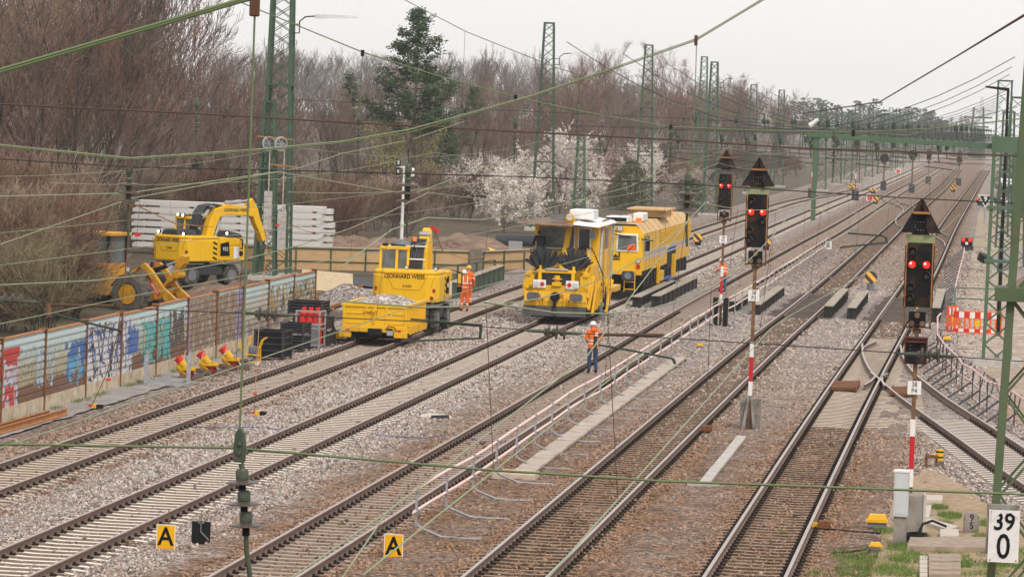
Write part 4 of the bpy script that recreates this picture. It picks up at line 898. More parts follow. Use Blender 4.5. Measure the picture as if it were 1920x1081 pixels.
# ---------------- brush machine (ballast regulator), origin on the rails under its front edge
def regulator():
    t = thing('ballast_regulator', 'yellow ballast machine with two black rubber brush fans at its front', 'track machine', (TX(2, 166), 166, 0), -math.atan2(TX(2, 176)-TX(2, 166), 10))
    mb = MB()
    for x0, x1, tilt in ((-1.36, -.04, 0), (.0, 1.3, .0)): mb.hexa([(x0, -.25, .2), (x1, -.25, .2), (x1, -.1, .2), (x0, -.1, .2), (x0, -.12, .62), (x1, -.12, .62), (x1, 0, .62), (x0, 0, .62)])
    mb.box(-.06, .02, -.3, 0, .25, .6); mb.build('plough_blade', M_('plough_steel', (.06, .06, .062), .6, .2, var=.3), t, bevel=.015)
    mb = MB(); mb.box(-1.36, 1.3, -.02, .5, .6, .82); mb.box(-1.3, 1.28, .1, .6, .8, 1.48); mb.hexa([(-1.36, -.05, .8), (1.3, -.05, .8), (1.3, .3, .8), (-1.36, .3, .8), (-1.3, .06, 1.2), (1.24, .06, 1.2), (1.24, .3, 1.2), (-1.3, .3, 1.2)])
    for x in (-.62, -.5, .35, .5): mb.box(x-.03, x+.03, -.12, .1, .62, 1.0)
    mb.box(-.2, .2, .0, .5, 1.45, 1.62); mb.cyl((0, .2, 1.5), (0, .2, 1.9), .13, 10); mb.cyl((0, .2, 1.72), (0, .2, 1.78), .22, 10); mb.build('front_frame', yellow_old, t, bevel=.02)
    mb = MB(); mb.box(-.82, .78, .12, .26, 2.0, 2.14); mb.box(-.80, -.66, .12, .3, 1.45, 2.02); mb.box(.6, .74, .12, .3, 1.45, 2.02); mb.cyl((-.72, .2, 2.1), (-.72, .2, 2.3), .06, 8); mb.cyl((.68, .2, 2.1), (.68, .2, 2.3), .06, 8); mb.build('brush_frame', yellow, t, bevel=.015)
    mb = MB(); mb.cyl((-.5, .1, 2.15), (.45, .1, 2.15), .045, 8); mb.build('brush_shaft', silver, t, smooth=True)
    for sx, side in ((-.62, -1), (.66, 1)):
        mb = MB(); rng = random.Random(5+side)
        for i in range(80):
            a = R(rng.uniform(-62, 58)) if side < 0 else R(rng.uniform(-58, 62)); L = rng.uniform(.7, 1.0)*(1.05 if abs(a) < .6 else .95); yy = rng.uniform(-.1, .75)
            p = Vector((sx, .25+yy*.5, 2.08)); q = p+Vector((math.sin(a)*L, rng.uniform(-.25, .25)*.6, math.cos(a)*L*1.0)); mid = p.lerp(q, .55)+Vector((math.sin(a)*.06, 0, -.02)); mb.tube([p, mid, q], [.03, .05, .04], 5)
        mb.build('brush_fan', rubber_clean, t)
    for x in (-.92, .88):
        mb = MB(); mb.prism([(x-.27, .93), (x-.2, .86), (x+.2, .86), (x+.27, .93), (x+.27, 1.12), (x+.2, 1.19), (x-.2, 1.19), (x-.27, 1.12)], -.42, -.36); b = mb.build('buffer', M_('buffer_grey', (.13, .13, .135), .45, .3, var=.25), t); mb = MB(); mb.cyl((x, -.36, 1.02), (x, .06, 1.02), .1, 10); mb.build('shank', black, b)
    mb = MB(); mb.cyl((-.03, -.25, 1.02), (-.03, .1, 1.02), .2, 14); mb.cyl((-.03, -.3, 1.02), (-.03, -.2, 1.02), .12, 12); mb.box(-.09, .03, -.3, -.1, .55, .85); mb.build('coupling', black, t)
    for x, order in ((-.72, 1), (.66, -1)):
        mb = MB(); mb.box(x-.27, x+.27, .0, .1, 1.36, 1.7); h = mb.build('headlight', whitep, t, bevel=.02)
        mb = MB(); mb.cyl((x-.12*order, -.005, 1.53), (x-.12*order, -.03, 1.53), .105, 14); mb.build('clear_lens', lensw, h)
        mb = MB(); mb.cyl((x+.12*order, -.005, 1.53), (x+.12*order, -.03, 1.53), .09, 14); mb.build('red_lens', redglass, h)
    mb = MB()      # shoulders with hydraulic arms on both sides
    for s in (-1, 1):
        mb.box(s*1.15-.18, s*1.15+.18, .1, .9, 1.2, 1.9); mb.tube([(s*1.32, .1, 1.0), (s*1.36, .2, 1.5), (s*1.22, .3, 2.0), (s*1.0, .5, 2.05)], .09, 8); mb.cyl((s*1.2, .1, 1.9), (s*1.2, .5, 1.9), .15, 10); mb.bar((s*.8, .3, 1.55), (s*1.35, .1, 1.35), .12)
    mb.tube([(1.15, .2, 2.0), (1.3, .6, 2.4), (1.15, 1.2, 2.9), (1.05, 2, 3.0)], .05, 6); mb.bar((1.35, .3, .5), (1.45, 1.2, 1.9), .12); mb.bar((1.5, .5, .3), (1.55, 1.4, 1.5), .1, .2)
    mb.build('shoulder_arm', yellow_old, t, bevel=.015)
    mb = MB(); mb.hexa([(-.12, 1.9, 2.1), (.1, 1.9, 2.1), (.1, 2.1, 2.1), (-.12, 2.1, 2.1), (.12, 2.4, 4.05), (.34, 2.4, 4.05), (.34, 2.6, 4.05), (.12, 2.6, 4.05)]); mb.build('roof_strut', yellow, t, bevel=.01)
    # cab
    mb = MB(); y0, y1 = 3.5, 9.0
    mb.box(-1.38, 1.38, y0, y1, 1.2, 2.86); mb.box(-1.38, 1.38, y1-.1, y1, 2.86, 3.95); mb.box(1.3, 1.38, y0+.1, y1, 2.86, 3.95); mb.box(-1.38, -1.3, y0+.1, y1, 2.86, 3.95); mb.box(-1.38, -1.2, y0, y0+.1, 2.86, 3.95); mb.box(.36, .46, y0, y0+.1, 2.86, 3.95); mb.box(1.04, 1.38, y0, y0+.1, 2.86, 3.95); mb.box(-1.2, 1.1, y0, y0+.1, 3.84, 3.95)
    mb.box(.9, 1.4, .9, 3.5, .9, 2.35); mb.box(-1.4, -.9, .9, 3.5, .9, 2.0); mb.build('cab', yellow, t, bevel=.02)
    mb = MB(); mb.box(-1.2, .36, y0+.05, y0+.06, 2.9, 3.86); mb.build('windscreen', glass2, t)
    mb = MB(); mb.box(.5, 1.0, y0+.03, y0+.05, 2.6, 3.84); mb.build('door_glass', glass, t)
    mb = MB()
    for a in ((.46, .52, 2.45, 3.86), (.98, 1.04, 2.45, 3.86)): mb.box(a[0], a[1], y0-.03, y0+.02, a[2], a[3])
    mb.box(.52, .98, y0-.03, y0+.02, 3.8, 3.86); mb.box(.52, .98, y0-.03, y0+.02, 2.5, 2.58); mb.box(.30, .36, y0-.02, y0+.02, 2.88, 3.86); mb.box(-1.2, .36, y0-.02, y0+.02, 2.88, 2.95); mb.build('window_frame', whitep, t)
    mb = MB(); mb.hexa([(-2.0, 1.2, 4.0), (1.45, 1.2, 3.93), (1.5, 9.3, 3.98), (-1.5, 9.3, 3.98), (-1.9, 1.3, 4.05), (1.4, 1.3, 4.0), (1.3, 9.2, 4.14), (-1.3, 9.2, 4.14)]); mb.build('roof', M_('roof_dust_brown', (.2, .13, .09), .8, var=.3), t)
    mb = MB(); mb.hexa([(.5, 1.15, 4.02), (1.55, 1.15, 3.94), (1.6, 9.0, 3.98), (.5, 9., 4.15), (.5, 1.2, 4.12), (1.45, 1.2, 4.04), (1.5, 9., 4.08), (.5, 9., 4.24)]); mb.build('roof_panel', whitep, t)
    mb = MB(); mb.box(.1, 1.15, 3.2, 5.2, 4.2, 4.62); mb.build('air_conditioner', whitep, t, bevel=.06)
    mb = MB(); mb.cyl((.2, 2.4, 4.3), (.2, 2.6, 4.3), .17, 14); mb.prism([(-.08, 4.08), (.48, 4.08), (.3, 4.4), (.1, 4.4)], 2.6, 2.7); k = mb.build('roof_lamp', yellow_old, t); mb = MB(); mb.cyl((.2, 2.38, 4.3), (.2, 2.395, 4.3), .12, 12); mb.build('lens', lensw, k)
    mb = MB()
    for x in (-.5, -.3, -.15): mb.lathe([(.15, 0), (.1, .1), (.08, .5)], (x, 2.6+.2*x, 4.28), (0, 1, 0), 12)
    mb.build('horn', midgrey, t, smooth=True)
    mb = MB(); mb.boxc((1.1, 3.46, 3.55), (.2, .01, .3)); mb.build('blue_sticker', M_('sticker_blue', (.25, .4, .6), .5), t)
    # right side : pipes, ladder, cylinders, cover
    mb = MB(); mb.bar((1.44, 3.7, 2.0), (1.46, 4.3, 3.9), .1, .08); mb.bar((1.46, 8.5, 1.2), (1.48, 8.8, 3.9), .14, .1); mb.build('side_bracket', silver, t)
    mb = MB(); mb.box(1.381, 1.39, 4.4, 5.4, 2.9, 3.8); mb.box(1.381, 1.39, 6.2, 7.6, 2.9, 3.8); mb.build('side_window', glass, t)
    mb = MB()
    for y in (4.2, 5.6, 6.0, 7.8): mb.box(1.381, 1.388, y, y+.04, 1.3, 3.9)
    mb.build('door_gap', black, t)
    mb = MB(); mb.tube([(.95, 1.5, 3.05), (1.3, 1.4, 3.05), (1.42, 1.5, 2.8), (1.7, 2.6, 1.9), (1.72, 2.7, .9)], .025, 6); mb.tube([(.7, 1.5, 2.1), (.72, 1.5, 3.0), (.95, 1.5, 3.05)], .025, 6); mb.build('handrail', black, t)
    mb = MB()
    for i in range(7):
        y = 1.2+i*.9; mb.cyl((1.42, y, .4), (1.5+.05*(i % 2), y+.25, 1.7), .07, 8); mb.box(1.38, 1.62, y+.3, y+.55, .5+.1*(i % 3), 1.4)
    mb.box(1.38, 1.7, 6.5, 9.5, 1.0, 1.2); mb.box(1.3, 1.6, 9, 12, .9, 1.15); mb.bar((1.62, 5, .2), (1.62, 7.5, 1.5), .16, .1); mb.build('side_hydraulics', yellow_old, t, bevel=.01)
    mb = MB(); mb.box(1.4, 1.55, 2.2, 3.0, .3, 1.2); mb.box(-1.3, 1.3, .6, 11.5, .55, 1.2); mb.box(-1.1, 1.1, .5, 11, .12, .56); mb.lathe([(.42, 0), (.42, .1)], (1.55, 4.6, .75), (1, 0, 0), 16); mb.build('chassis', black, t)  # lowest wide box is added to deepen the shade under the machine
    mb = MB(); mb.box(1.56, 1.62, 3.1, 3.7, .1, .7); mb.build('side_plough', M_('plough_blue', (.16, .22, .32), .5, .3), t)
    for y in (3.2, 9.5):
        mb = MB()
        for x in (-.75, .75): mb.lathe([(.42, -.06), (.42, .06), (.38, .07)], (x, y, .4), (1, 0, 0), 20)
        mb.cyl((-.8, y, .4), (.8, y, .4), .08); mb.build('wheelset', darkgrey, t)
    mb = MB()
    for a in ((-1.2, 1.3, 1.9, -.5, .4, 1.5), (1.2, 1.4, 1.9, .5, .4, 1.45), (-.9, .2, 1.45, -.2, .1, .95), (.9, .2, 1.45, .2, .1, .95)): mb.tube([(a[0], a[1], a[2]), ((a[0]+a[3])/2, a[4]-.15, min(a[2], a[5])-.12), (a[3], a[4], a[5])], .025, 5)
    for i in range(5): mb.tube([(1.45, 1.5+i*1.1, 1.7), (1.6, 1.8+i*1.1, 1.2), (1.5, 2.2+i*1.1, .7)], .03, 5)
    mb.box(-.65, .6, .3, .4, 1.5, 1.98); mb.build('hoses', rubber_clean, t)
    mb = MB(); mb.box(.15, .32, -.06, -.04, 1.02, 1.14); mb.build('warning_plate', M_('plate_orange', (.6, .2, .05), .5), t)
    mb = MB(); mb.bar((.9, 3.44, 2.2), (.9, 3.44, 2.95), .03); mb.bar((-1.1, 3.4, 2.9), (-.2, 3.4, 3.5), .025); mb.box(-1.0, -.2, 3.46, 3.5, 2.86, 2.9); mb.build('wiper', black, t)
    return t
regulator()
# ---------------- long machine behind it
def long_machine():
    y0 = 190.5; t = thing('track_machine', 'long yellow track machine with a cab window and louvred side behind the brush machine', 'track machine', (TX(2, 204), y0, 0), -math.atan2(TX(2, 220)-TX(2, 190), 30)); L = 29.5
    m = yel('machine_yellow', (.78, .44, .012), .35, (.42, .25, .06))
    mb = MB(); mb.prism([(-1.42, 1.27), (1.42, 1.27), (1.42, 3.1), (1.05, 3.42), (-1.05, 3.42), (-1.42, 3.1)], .25, 6.6); mb.hexa([(-1.38, 0, 1.27), (1.38, 0, 1.27), (1.42, .25, 1.27), (-1.42, .25, 1.27), (-1.3, .05, 3.1), (1.3, .05, 3.1), (1.42, .25, 3.1), (-1.42, .25, 3.1)]); mb.build('cab', yellow, t, bevel=.02)
    mb = MB(); mb.prism([(-1.42, 1.2), (1.42, 1.2), (1.42, 3.05), (1.0, 3.5), (-1.0, 3.5), (-1.42, 3.05)], 6.62, L-.8)
    mb.build('body', m, t)
    mb = MB(); mb.prism([(1.44, 3.05), (1.02, 3.505), (-1.02, 3.505), (-1.44, 3.05), (-1.44, 3.08), (-1.02, 3.54), (1.02, 3.54), (1.44, 3.08)], .3, L-.7)
    for y in (1.8, 4.2, 6.6, 9.5, 12.5, 15.5, 18.5, 21.5, 24.5): mb.prism([(1.46, 3.06), (1.03, 3.54), (-1.03, 3.54), (-1.46, 3.06), (-1.46, 3.1), (-1.03, 3.58), (1.03, 3.58), (1.46, 3.1)], y, y+.12)
    mb.build('roof', roof_dust, t)
    mb = MB(); mb.hexa([(.12, -.03, 2.2), (1.2, -.03, 2.2), (1.2, .05, 2.2), (.12, .05, 2.2), (.14, 0, 3.06), (1.16, 0, 3.06), (1.16, .08, 3.06), (.14, .08, 3.06)]); k = mb.build('window_frame', whitep, t, bevel=.03)
    mb = MB(); mb.hexa([(.2, -.045, 2.28), (1.12, -.045, 2.28), (1.12, 0, 2.28), (.2, 0, 2.28), (.22, -.02, 2.98), (1.08, -.02, 2.98), (1.08, .05, 2.98), (.22, .05, 2.98)]); mb.build('windscreen', glass2, k)
    mb = MB(); mb.hexa([(.62, -.06, 2.3), (1.1, -.06, 2.3), (1.1, -.05, 2.3), (.62, -.05, 2.3), (.75, -.05, 2.55), (1.0, -.05, 2.6), (1.0, -.04, 2.6), (.75, -.04, 2.55)]); mb.build('orange_jacket', orange, k)
    mb = MB(); mb.bar((.7, -.08, 2.2), (.95, -.07, 2.5), .03); mb.build('wiper', black, t)
    # black mark left of the window : two peaks over a bar
    mb = MB(); z = 1.86; X = .13
    mb.box(X-.2, X+.2, -.02, -.004, z-.06, z); mb.box(X-.19, X-.13, -.02, -.004, z+.06, z+.36); mb.box(X+.13, X+.19, -.02, -.004, z+.06, z+.30); mb.box(X-.05, X+.03, -.02, -.004, z+.06, z+.2); mb.box(X-.13, X+.13, -.02, -.004, z+.06, z+.12); mb.build('emblem', letter_b, t)
    for x in (-1.2, 1.22):
        mb = MB(); lamp_round(mb, (x, -.0, 1.78), .13); k = mb.build('headlight', midgrey, t); mb = MB(); lamp_round(mb, (x, -.052, 1.78), .1); mb.build('lens', lensw, k)
        mb = MB(); lamp_round(mb, (x, -.0, 1.5), .11); mb.build('tail_light', redglass, t)
        mb = MB(); mb.prism([(x*.65-.3, .93), (x*.65-.24, .86), (x*.65+.24, .86), (x*.65+.3, .93), (x*.65+.3, 1.22), (x*.65+.22, 1.3), (x*.65-.22, 1.3), (x*.65-.3, 1.22)], -.62, -.55); k = mb.build('buffer', M_('buffer_dark', (.05, .055, .07), .4, .2), t); mb = MB(); mb.cyl((x*.65, -.66, 1.08), (x*.65, -.62, 1.08), .17, 14); mb.build('plate', midgrey, k); mb = MB(); mb.cyl((x*.65, -.55, 1.08), (x*.65, .2, 1.08), .12, 10); mb.build('shank', black, k)
    for x in (-.05, .28):
        mb = MB(); mb.cyl((x, .1, 3.3), (x, .0, 3.3), .15, 14); k = mb.build('roof_lamp', midgrey, t); mb = MB(); mb.cyl((x, -.005, 3.3), (x, -.02, 3.3), .12, 14); mb.build('lens', lensw, k)
    mb = MB(); mb.box(-.5, .55, .8, 3.2, 3.56, 3.85); mb.build('roof_box', whitep, t, bevel=.04); mb = MB(); mb.box(-.48, .5, .78, .8, 3.62, 3.8); mb.build('roof_grille', black, t)
    mb = MB(); mb.box(.55, 1.05, 3.6, 6.2, 3.56, 3.98); mb.build('air_conditioner', whitep, t, bevel=.06)
    mb = MB(); mb.cyl((.95, 2.4, 3.56), (.95, 2.4, 3.78), .15, 12); mb.build('warning_lamp', amber, t)
    mb = MB(); mb.box(-.2, 1.4, 12, 12.1, 3.6, 3.95); mb.box(-.2, 1.4, 15.9, 16, 3.6, 3.95); mb.box(1.3, 1.38, 12, 16, 3.6, 3.95)
    for i in range(12): mb.box(-.2+.14*i, -.16+.14*i, 11.95, 12, 3.6, 3.95)
    mb.build('exhaust_cage', roof_dust, t); mb = MB(); mb.box(-.5, 1.6, 11.6, 16.4, 3.96, 4.04); mb.build('exhaust_roof', M_('dusty_plate', (.55, .36, .18), .8, var=.15), t); mb = MB(); mb.box(-.15, 1.25, 12.2, 15.8, 3.55, 3.9); mb.build('exhaust_core', black, t)
    mb = MB(); mb.boxc((1.0, 19, 3.72), (.4, .6, .3)); mb.build('warning_lamp', amber, t)
    # side : doors, stripe, louvres, opening
    mb = MB(); mb.box(1.422, 1.43, .5, L-1, 1.98, 2.12); mb.build('stripe', M_('lavender_stripe', (.30, .33, .52), .5), t); mb = MB(); mb.box(1.422, 1.43, .5, L-1, 1.80, 1.88); mb.build('stripe', M_('lavender_stripe_pale', (.42, .42, .55), .5), t)
    mb = MB()
    for y in (.6, 2.2): mb.box(1.41, 1.426, y, y+1.1, 2.2, 2.95)
    mb.build('side_window', glass, t)
    mb = MB()
    for y in (1.9, 3.7, 5.2, 6.5, 9.4): mb.box(1.40, 1.427, y, y+.06, 1.25, 3.1)
    mb.build('door_gap', black, t)
    mb = MB(); y = 9.8
    while y < L-2:
        mb.box(1.415, 1.424, y, y+1.55, 2.35, 3.0); y += 1.95
    mb.build('louvre_back', M_('louvre_dark', (.07, .04, .015), .7), t)
    mb = MB(); y = 9.8
    while y < L-2:
        for k in range(6): mb.box(1.425, 1.47, y, y+1.55, 2.37+k*.105, 2.42+k*.105)
        for d in (0, .5, 1.0, 1.5): mb.box(1.425, 1.475, y+d, y+d+.06, 2.33, 3.02)
        y += 1.95
    mb.build('louvres', m, t)
    mb = MB(); mb.box(1.30, 1.428, 14.2, 19.6, .9, 2.0); mb.build('side_opening', black, t)
    mb = MB(); mb.boxc((1.46, 13.4, 2.12), (.04, .5, .09)); mb.build('side_plate', whitep, t)
    mb = MB(); mb.box(-1.3, 1.3, .5, L-1, .55, 1.2)
    for i in range(14): mb.boxc((1.3, 1.5+i*1.95, .75), (.25, random.uniform(.5, 1.3), random.uniform(.4, .7)))
    mb.build('chassis', black, t)
    for y in (4.5, 6.6, 21.5, 23.6):
        mb = MB()
        for x in (-.75, .75): mb.lathe([(.44, -.06), (.44, .06), (.38, .07)], (x, y, .42), (1, 0, 0), 20)
        mb.cyl((-.8, y, .42), (.8, y, .42), .08); mb.build('wheelset', darkgrey, t)
    mb = MB()
    for z in (.4, .75, 1.05): mb.box(.6, 1.1, -.3, -.1, z, z+.04)
    mb.box(.58, .62, -.3, -.1, .3, 1.3); mb.box(1.08, 1.12, -.3, -.1, .3, 1.3); mb.box(-1.38, 1.38, -.06, .3, 1.1, 1.3); mb.build('steps', yellow_old, t)
    mb = MB(); mb.bar((-1.2, -.4, 3.2), (1.9, .2, 2.75), .05); mb.build('mirror_arm', black, t); mb = MB(); mb.boxc((1.62, .3, 2.5), (.2, .12, .5)); mb.build('mirror', black, t, bevel=.04)
    mb = MB(); mb.tube([(1.5, 11.5, .5), (1.7, 12.5, .6), (1.6, 14, .4), (1.75, 15, .5)], .05, 6); mb.boxc((1.6, 13, .5), (.2, 1.2, .2)); mb.build('hose_bundle', blue_p, t)
    mb = MB(); mb.boxc((1.5, 9.8, .75), (.2, 1.6, .5)); mb.boxc((1.5, 8.2, .9), (.15, .3, 1.0)); mb.boxc((1.5, 17.5, 1.0), (.2, .8, 1.2)); mb.build('side_gear', yellow_old, t, bevel=.02)
    mb = MB(); mb.box(-1.35, 1.35, L-.8, L-.7, 1.2, 3.3); mb.build('rear_wall', m, t)
long_machine()
# ---------------- gravel wagon
def wagon():
    y0 = 145.6; t = thing('rail_wagon', 'yellow open rail wagon heaped with pale gravel', 'rail wagon', (TX(1, y0), y0, 0), -math.atan2(TX(1, 152)-TX(1, 145), 7)); L = 5.2; w = 1.19
    mb = MB(); mb.box(-w, w, 0, .06, .55, 1.36); mb.box(-w, w, L-.06, L, .55, 1.36); mb.box(w-.05, w, .06, L-.06, .55, 1.36); mb.box(-w, -w+.05, .06, L-.06, .55, 1.36); mb.box(-w+.05, w-.05, .06, L-.06, .5, .58)
    mb.box(-w-.05, w+.05, -.05, .1, 1.28, 1.40); mb.box(w-.06, w+.06, .1, L, 1.28, 1.40); mb.box(-w-.06, -w+.06, .1, L, 1.28, 1.40)
    for x in (-w, -.35, -.02, .4, w-.06): mb.box(x, x+.08, -.05, 0, .55, 1.3)
    for x0, x1 in ((-w+.12, -.4), (.5, w-.1)): mb.box(x0, x1, -.03, 0, 1.02, 1.07); mb.box(x0, x1, -.03, 0, .66, .7)
    mb.box(-w, w, -.08, .0, .52, .62)
    for i in range(11): mb.box(w+.001, w+.06, .1+i*.47, .2+i*.47, .55, 1.28)
    mb.build('tub', yellow, t, bevel=.012)
    mb = MB(); mb.box(-w-.04, w+.08, -.1, L+.05, .36, .53)
    for i in range(6): mb.box(w+.05, w+.14, .3+i*.8, .7+i*.8, .3, .62)
    mb.box(-w-.1, -w+.35, -.2, .05, .15, .32); mb.box(.75, w+.05, -.16, .05, .18, .38); mb.build('frame', yellow_old, t, bevel=.015)
    mb = MB(); mb.box(-.22, .3, -.13, -.101, .26, .5); mb.box(-1.0, -.75, -.1, .3, .0, .2); mb.box(.8, 1.0, -.1, .3, .0, .25); mb.tube([(.45, -.14, .5), (.55, -.2, .6), (.75, -.2, .58), (.85, -.15, .45)], .02); mb.boxc((.6, -.14, .42), (.18, .1, .2)); mb.build('coupling', black, t)
    mb = MB(); mb.box(-1.0, 1.0, .5, L-.4, .12, .37); mb.build('under_shade_box', black, t)  # black box added under the tub to deepen the shade there
    mb = MB(); mb.boxc((.62, -.22, .36), (.22, .05, .18)); mb.build('socket_box', silver, t)
    mb = MB(); mb.tube([(-.06, -.09, .6), (-.06, -.1, 1.2)], .018); mb.tube([(.1, -.09, 1.15), (.0, -.09, 1.2), (-.15, -.09, 1.15)], .03); mb.box(-.4, -.1, -.1, -.06, 1.12, 1.18); mb.boxc((-.02, -.1, 1.17), (.1, .08, .16)); mb.build('latch', yellow, t)
    for x in (-.98, .95):
        mb = MB(); mb.box(x-.06, x+.06, -.13, -.1, .4, .47); mb.build('tail_light', redglass, t)
    mb = MB(); mb.boxc((.62, -.005, 1.0), (.06, .012, .07)); mb.build('sticker', whitep, t)
    for y in (1.0, 4.2):
        mb = MB()
        for x in (-.75, .75): mb.lathe([(.32, -.06), (.32, .06), (.28, .07)], (x, y, .31), (1, 0, 0), 18)
        mb.cyl((-.8, y, .31), (.8, y, .31), .06); mb.build('wheelset', darkgrey, t)
    mb = MB(); mb.grid(lambda a, b: (-w+.06+(2*w-.12)*a, .07+(L-.14)*b, 1.22+.42*(math.sin(math.pi*min(1, max(0, a)))**.7)*(math.sin(math.pi*b)**.5)+.06*noise.noise(Vector((a*9, b*20, 0)))), 24, 40)
    o = mb.build('gravel_load', ballast_mat('loaded_gravel', False, False, (.55, .49, .44), (.4, .33, .28)), loc=t.location, smooth='all'); o.rotation_euler = t.rotation_euler; tag(o, 'pale gravel heaped inside the yellow rail wagon', 'gravel')
wagon()
# ---------------- excavators
def excavator(name, label, loc, rz, arm, lights, number, under):
    t = thing(name, label, 'excavator', loc, rz); w = 1.32
    mb = MB()   # counterweight with rounded corners
    prof = [(-w, -1.25), (-w+.14, -1.55), (-w+.5, -1.72), (w-.5, -1.72), (w-.14, -1.55), (w, -1.25), (w, .4), (-w, .4)]
    mb.prism(prof, 1.14, 2.2, 'z'); mb.prism([(x*.985, y*.985) for x, y in prof], 2.2, 2.36, 'z'); mb.build('counterweight', yellow, t, bevel=.06)
    mb = MB(); mb.box(-w+.02, w-.02, .42, 2.1, 1.18, 1.9); mb.box(.2, w-.02, .42, 2.0, 1.9, 2.3); mb.build('body', yellow, t, bevel=.05)
    if under != 'rail':
        mb = MB(); mb.prism([(-.8, 2.34), (.45, 2.34), (.3, 2.62), (-.65, 2.62)], -1.45, -.2); mb.build('engine_cover', darkgrey, t, bevel=.06)
    if under != 'rail': mb = MB(); mb.hexa([(.5, .9, 2.3), (w, .9, 2.3), (w, 2., 2.3), (.5, 2., 2.3), (.6, 1., 2.62), (w-.1, 1., 2.62), (w-.1, 1.8, 2.5), (.6, 1.8, 2.5)]); mb.build('tank_cover', darkgrey, t, bevel=.05)
    seam = M_('panel_seam', (.35, .17, .004), .6)
    mb = MB()
    for p, q in (((-.75, 2.25), (-.42, 1.62)), ((.95, 2.25), (.62, 1.62)), ((-.42, 1.62), (.62, 1.62)), ((-1.12, 2.2), (-1.0, 1.7)), ((-1.0, 1.7), (-1.18, 1.5)), ((1.2, 2.2), (1.05, 1.7))): mb.bar((p[0], -1.725, p[1]), (q[0], -1.725, q[1]), .02, .012)
    mb.build('panel_seams', seam, t)
    text_on(t, 'LEONHARD WEISS', .235, (.0, -1.727, 2.12), sx=.82, bold=.004); text_on(t, number, .15, (.1, -1.727, 1.75))
    for x, z in ((-1.12, 1.62), (-1.12, 1.32), (1.12, 1.6), (1.05, 1.3)):
        mb = MB(); y = -1.56 if abs(x) > 1.1 else -1.6; mb.cyl((x, y+.1, z), (x, y-.02, z), .09, 12); k = mb.build('tail_light', darkgrey, t); mb = MB(); mb.cyl((x, y-.021, z), (x, y-.035, z), .06, 12); mb.build('lens', redglass, k)
    # right flank with decal
    mb = MB(); mb.prism([(.5, 1.42), (1.1, 1.42), (1.02, 2.1), (.5, 2.0)], w-.02, w+.006, 'x'); mb.build('decal', letter_b, t)
    text_on(t, '922', .24, (w+.011, .8, 1.74), (1, 0, 0), whitep)
    mb = MB()
    for i in range(4): mb.prism([(.0, 1.3+i*.24), (.26, 1.2+i*.24), (.26, 1.3+i*.24), (.0, 1.4+i*.24)], w-.01, w+.006, 'x')
    mb.build('hazard_stripes', letter_b, t)
    mb = MB(); mb.box(w-.01, w+.006, 1.35, 1.75, 1.3, 1.85); mb.build('white_plate', whitep, t)
    # cab on the left
    cx0, cx1 = -w+.03, -.12; mb = MB()
    for x in (cx0+.04, cx1-.04):
        mb.bar((x, -.15, 2.3), (x, -.05, 3.12), .1); mb.bar((x, 1.9, 1.9), (x, 1.4, 3.12), .09)
    mb.box(cx0, cx1, -.15, 1.55, 3.1, 3.22); mb.box(cx0, cx1, -.2, 1.9, 1.9, 2.3); mb.bar(((cx0+cx1)/2+.1, -.16, 2.3), ((cx0+cx1)/2+.1, -.07, 3.1), .1); mb.bar((cx0+.04, .7, 2.3), (cx0+.04, .7, 3.1), .07); mb.build('cab', yellow, t, bevel=.02)
    mb = MB(); mb.box(cx0+.06, cx1-.06, -.1, -.08, 2.3, 3.1); mb.box(cx0+.02, cx0+.04, -.05, 1.45, 2.3, 3.1); mb.box(cx1-.04, cx1-.02, -.05, 1.45, 2.3, 3.1); mb.build('cab_glass', glass2, t)
    mb = MB(); mb.boxc((cx0+.5, .5, 2.55), (.45, .3, .7)); mb.build('seat', black, t)
    mb = MB(); mb.boxc((cx0+.2, .0, 3.28), (.2, .16, .1)); mb.boxc((cx0+.5, .0, 3.28), (.16, .16, .08)); mb.boxc((cx0+.75, -.05, 3.27), (.5, .1, .06)); mb.build('cab_roof_gear', black, t)
    mb = MB(); mb.cyl((cx1+.15, .2, 2.4), (cx1+.15, .2, 3.45), .02, 6); mb.build('lamp_post', black, t); mb = MB(); mb.cyl((cx1+.15, .2, 3.45), (cx1+.15, .2, 3.62), .08, 10); mb.build('warning_lamp', amber, t)
    # arm : list of joints (y, z) for the boom, the stick
    bx = .28
    b, s = arm['boom'], arm['stick']
    def beam(P, ws, hs, nm):
        mb = MB()
        P = [Vector((bx, p[0], p[1])) for p in P]; rings = []
        for i, p in enumerate(P):
            d = (P[min(i+1, len(P)-1)]-P[max(i-1, 0)]).normalized(); n = Vector((0, -d.z, d.y)); h = hs[i]/2; w2 = ws/2
            rings.append([mb.pt(p+n*a+Vector((c, 0, 0))) for a, c in ((-h, -w2), (-h, w2), (h, w2), (h, -w2))])
        for r0, r1 in zip(rings, rings[1:]):
            for k in range(4): mb.face((r0[k], r0[(k+1) % 4], r1[(k+1) % 4], r1[k]))
        mb.face(rings[0]); mb.face(rings[-1]); return mb.build(nm, yellow, t, bevel=.03)
    beam(b, .4, arm['bh'], 'boom'); beam(s, .34, arm['sh'], 'stick')
    for (p, q) in arm['cyl']:
        mb = MB(); p = Vector((bx, *p)); q = Vector((bx, *q)); m = p.lerp(q, .58); mb.cyl(p, m, .1, 10); mb.cyl(m, q, .055, 10); mb.cyl(p-Vector((.2, 0, 0)), p+Vector((.2, 0, 0)), .11, 10); mb.build('hydraulic_cylinder', silver, t, smooth=True)
    mb = MB()
    for k, P in enumerate(arm['hose']):
        for j in range(7): mb.tube([Vector((bx-.42+j*.085, y-.03*(j % 2), z)) for y, z in P], .046, 5)
    mb.build('hoses', rubber_clean, t)
    mb = MB()
    for y, z in arm['clamp']: mb.boxc((bx-.17, y, z), (.8, .06, .05))
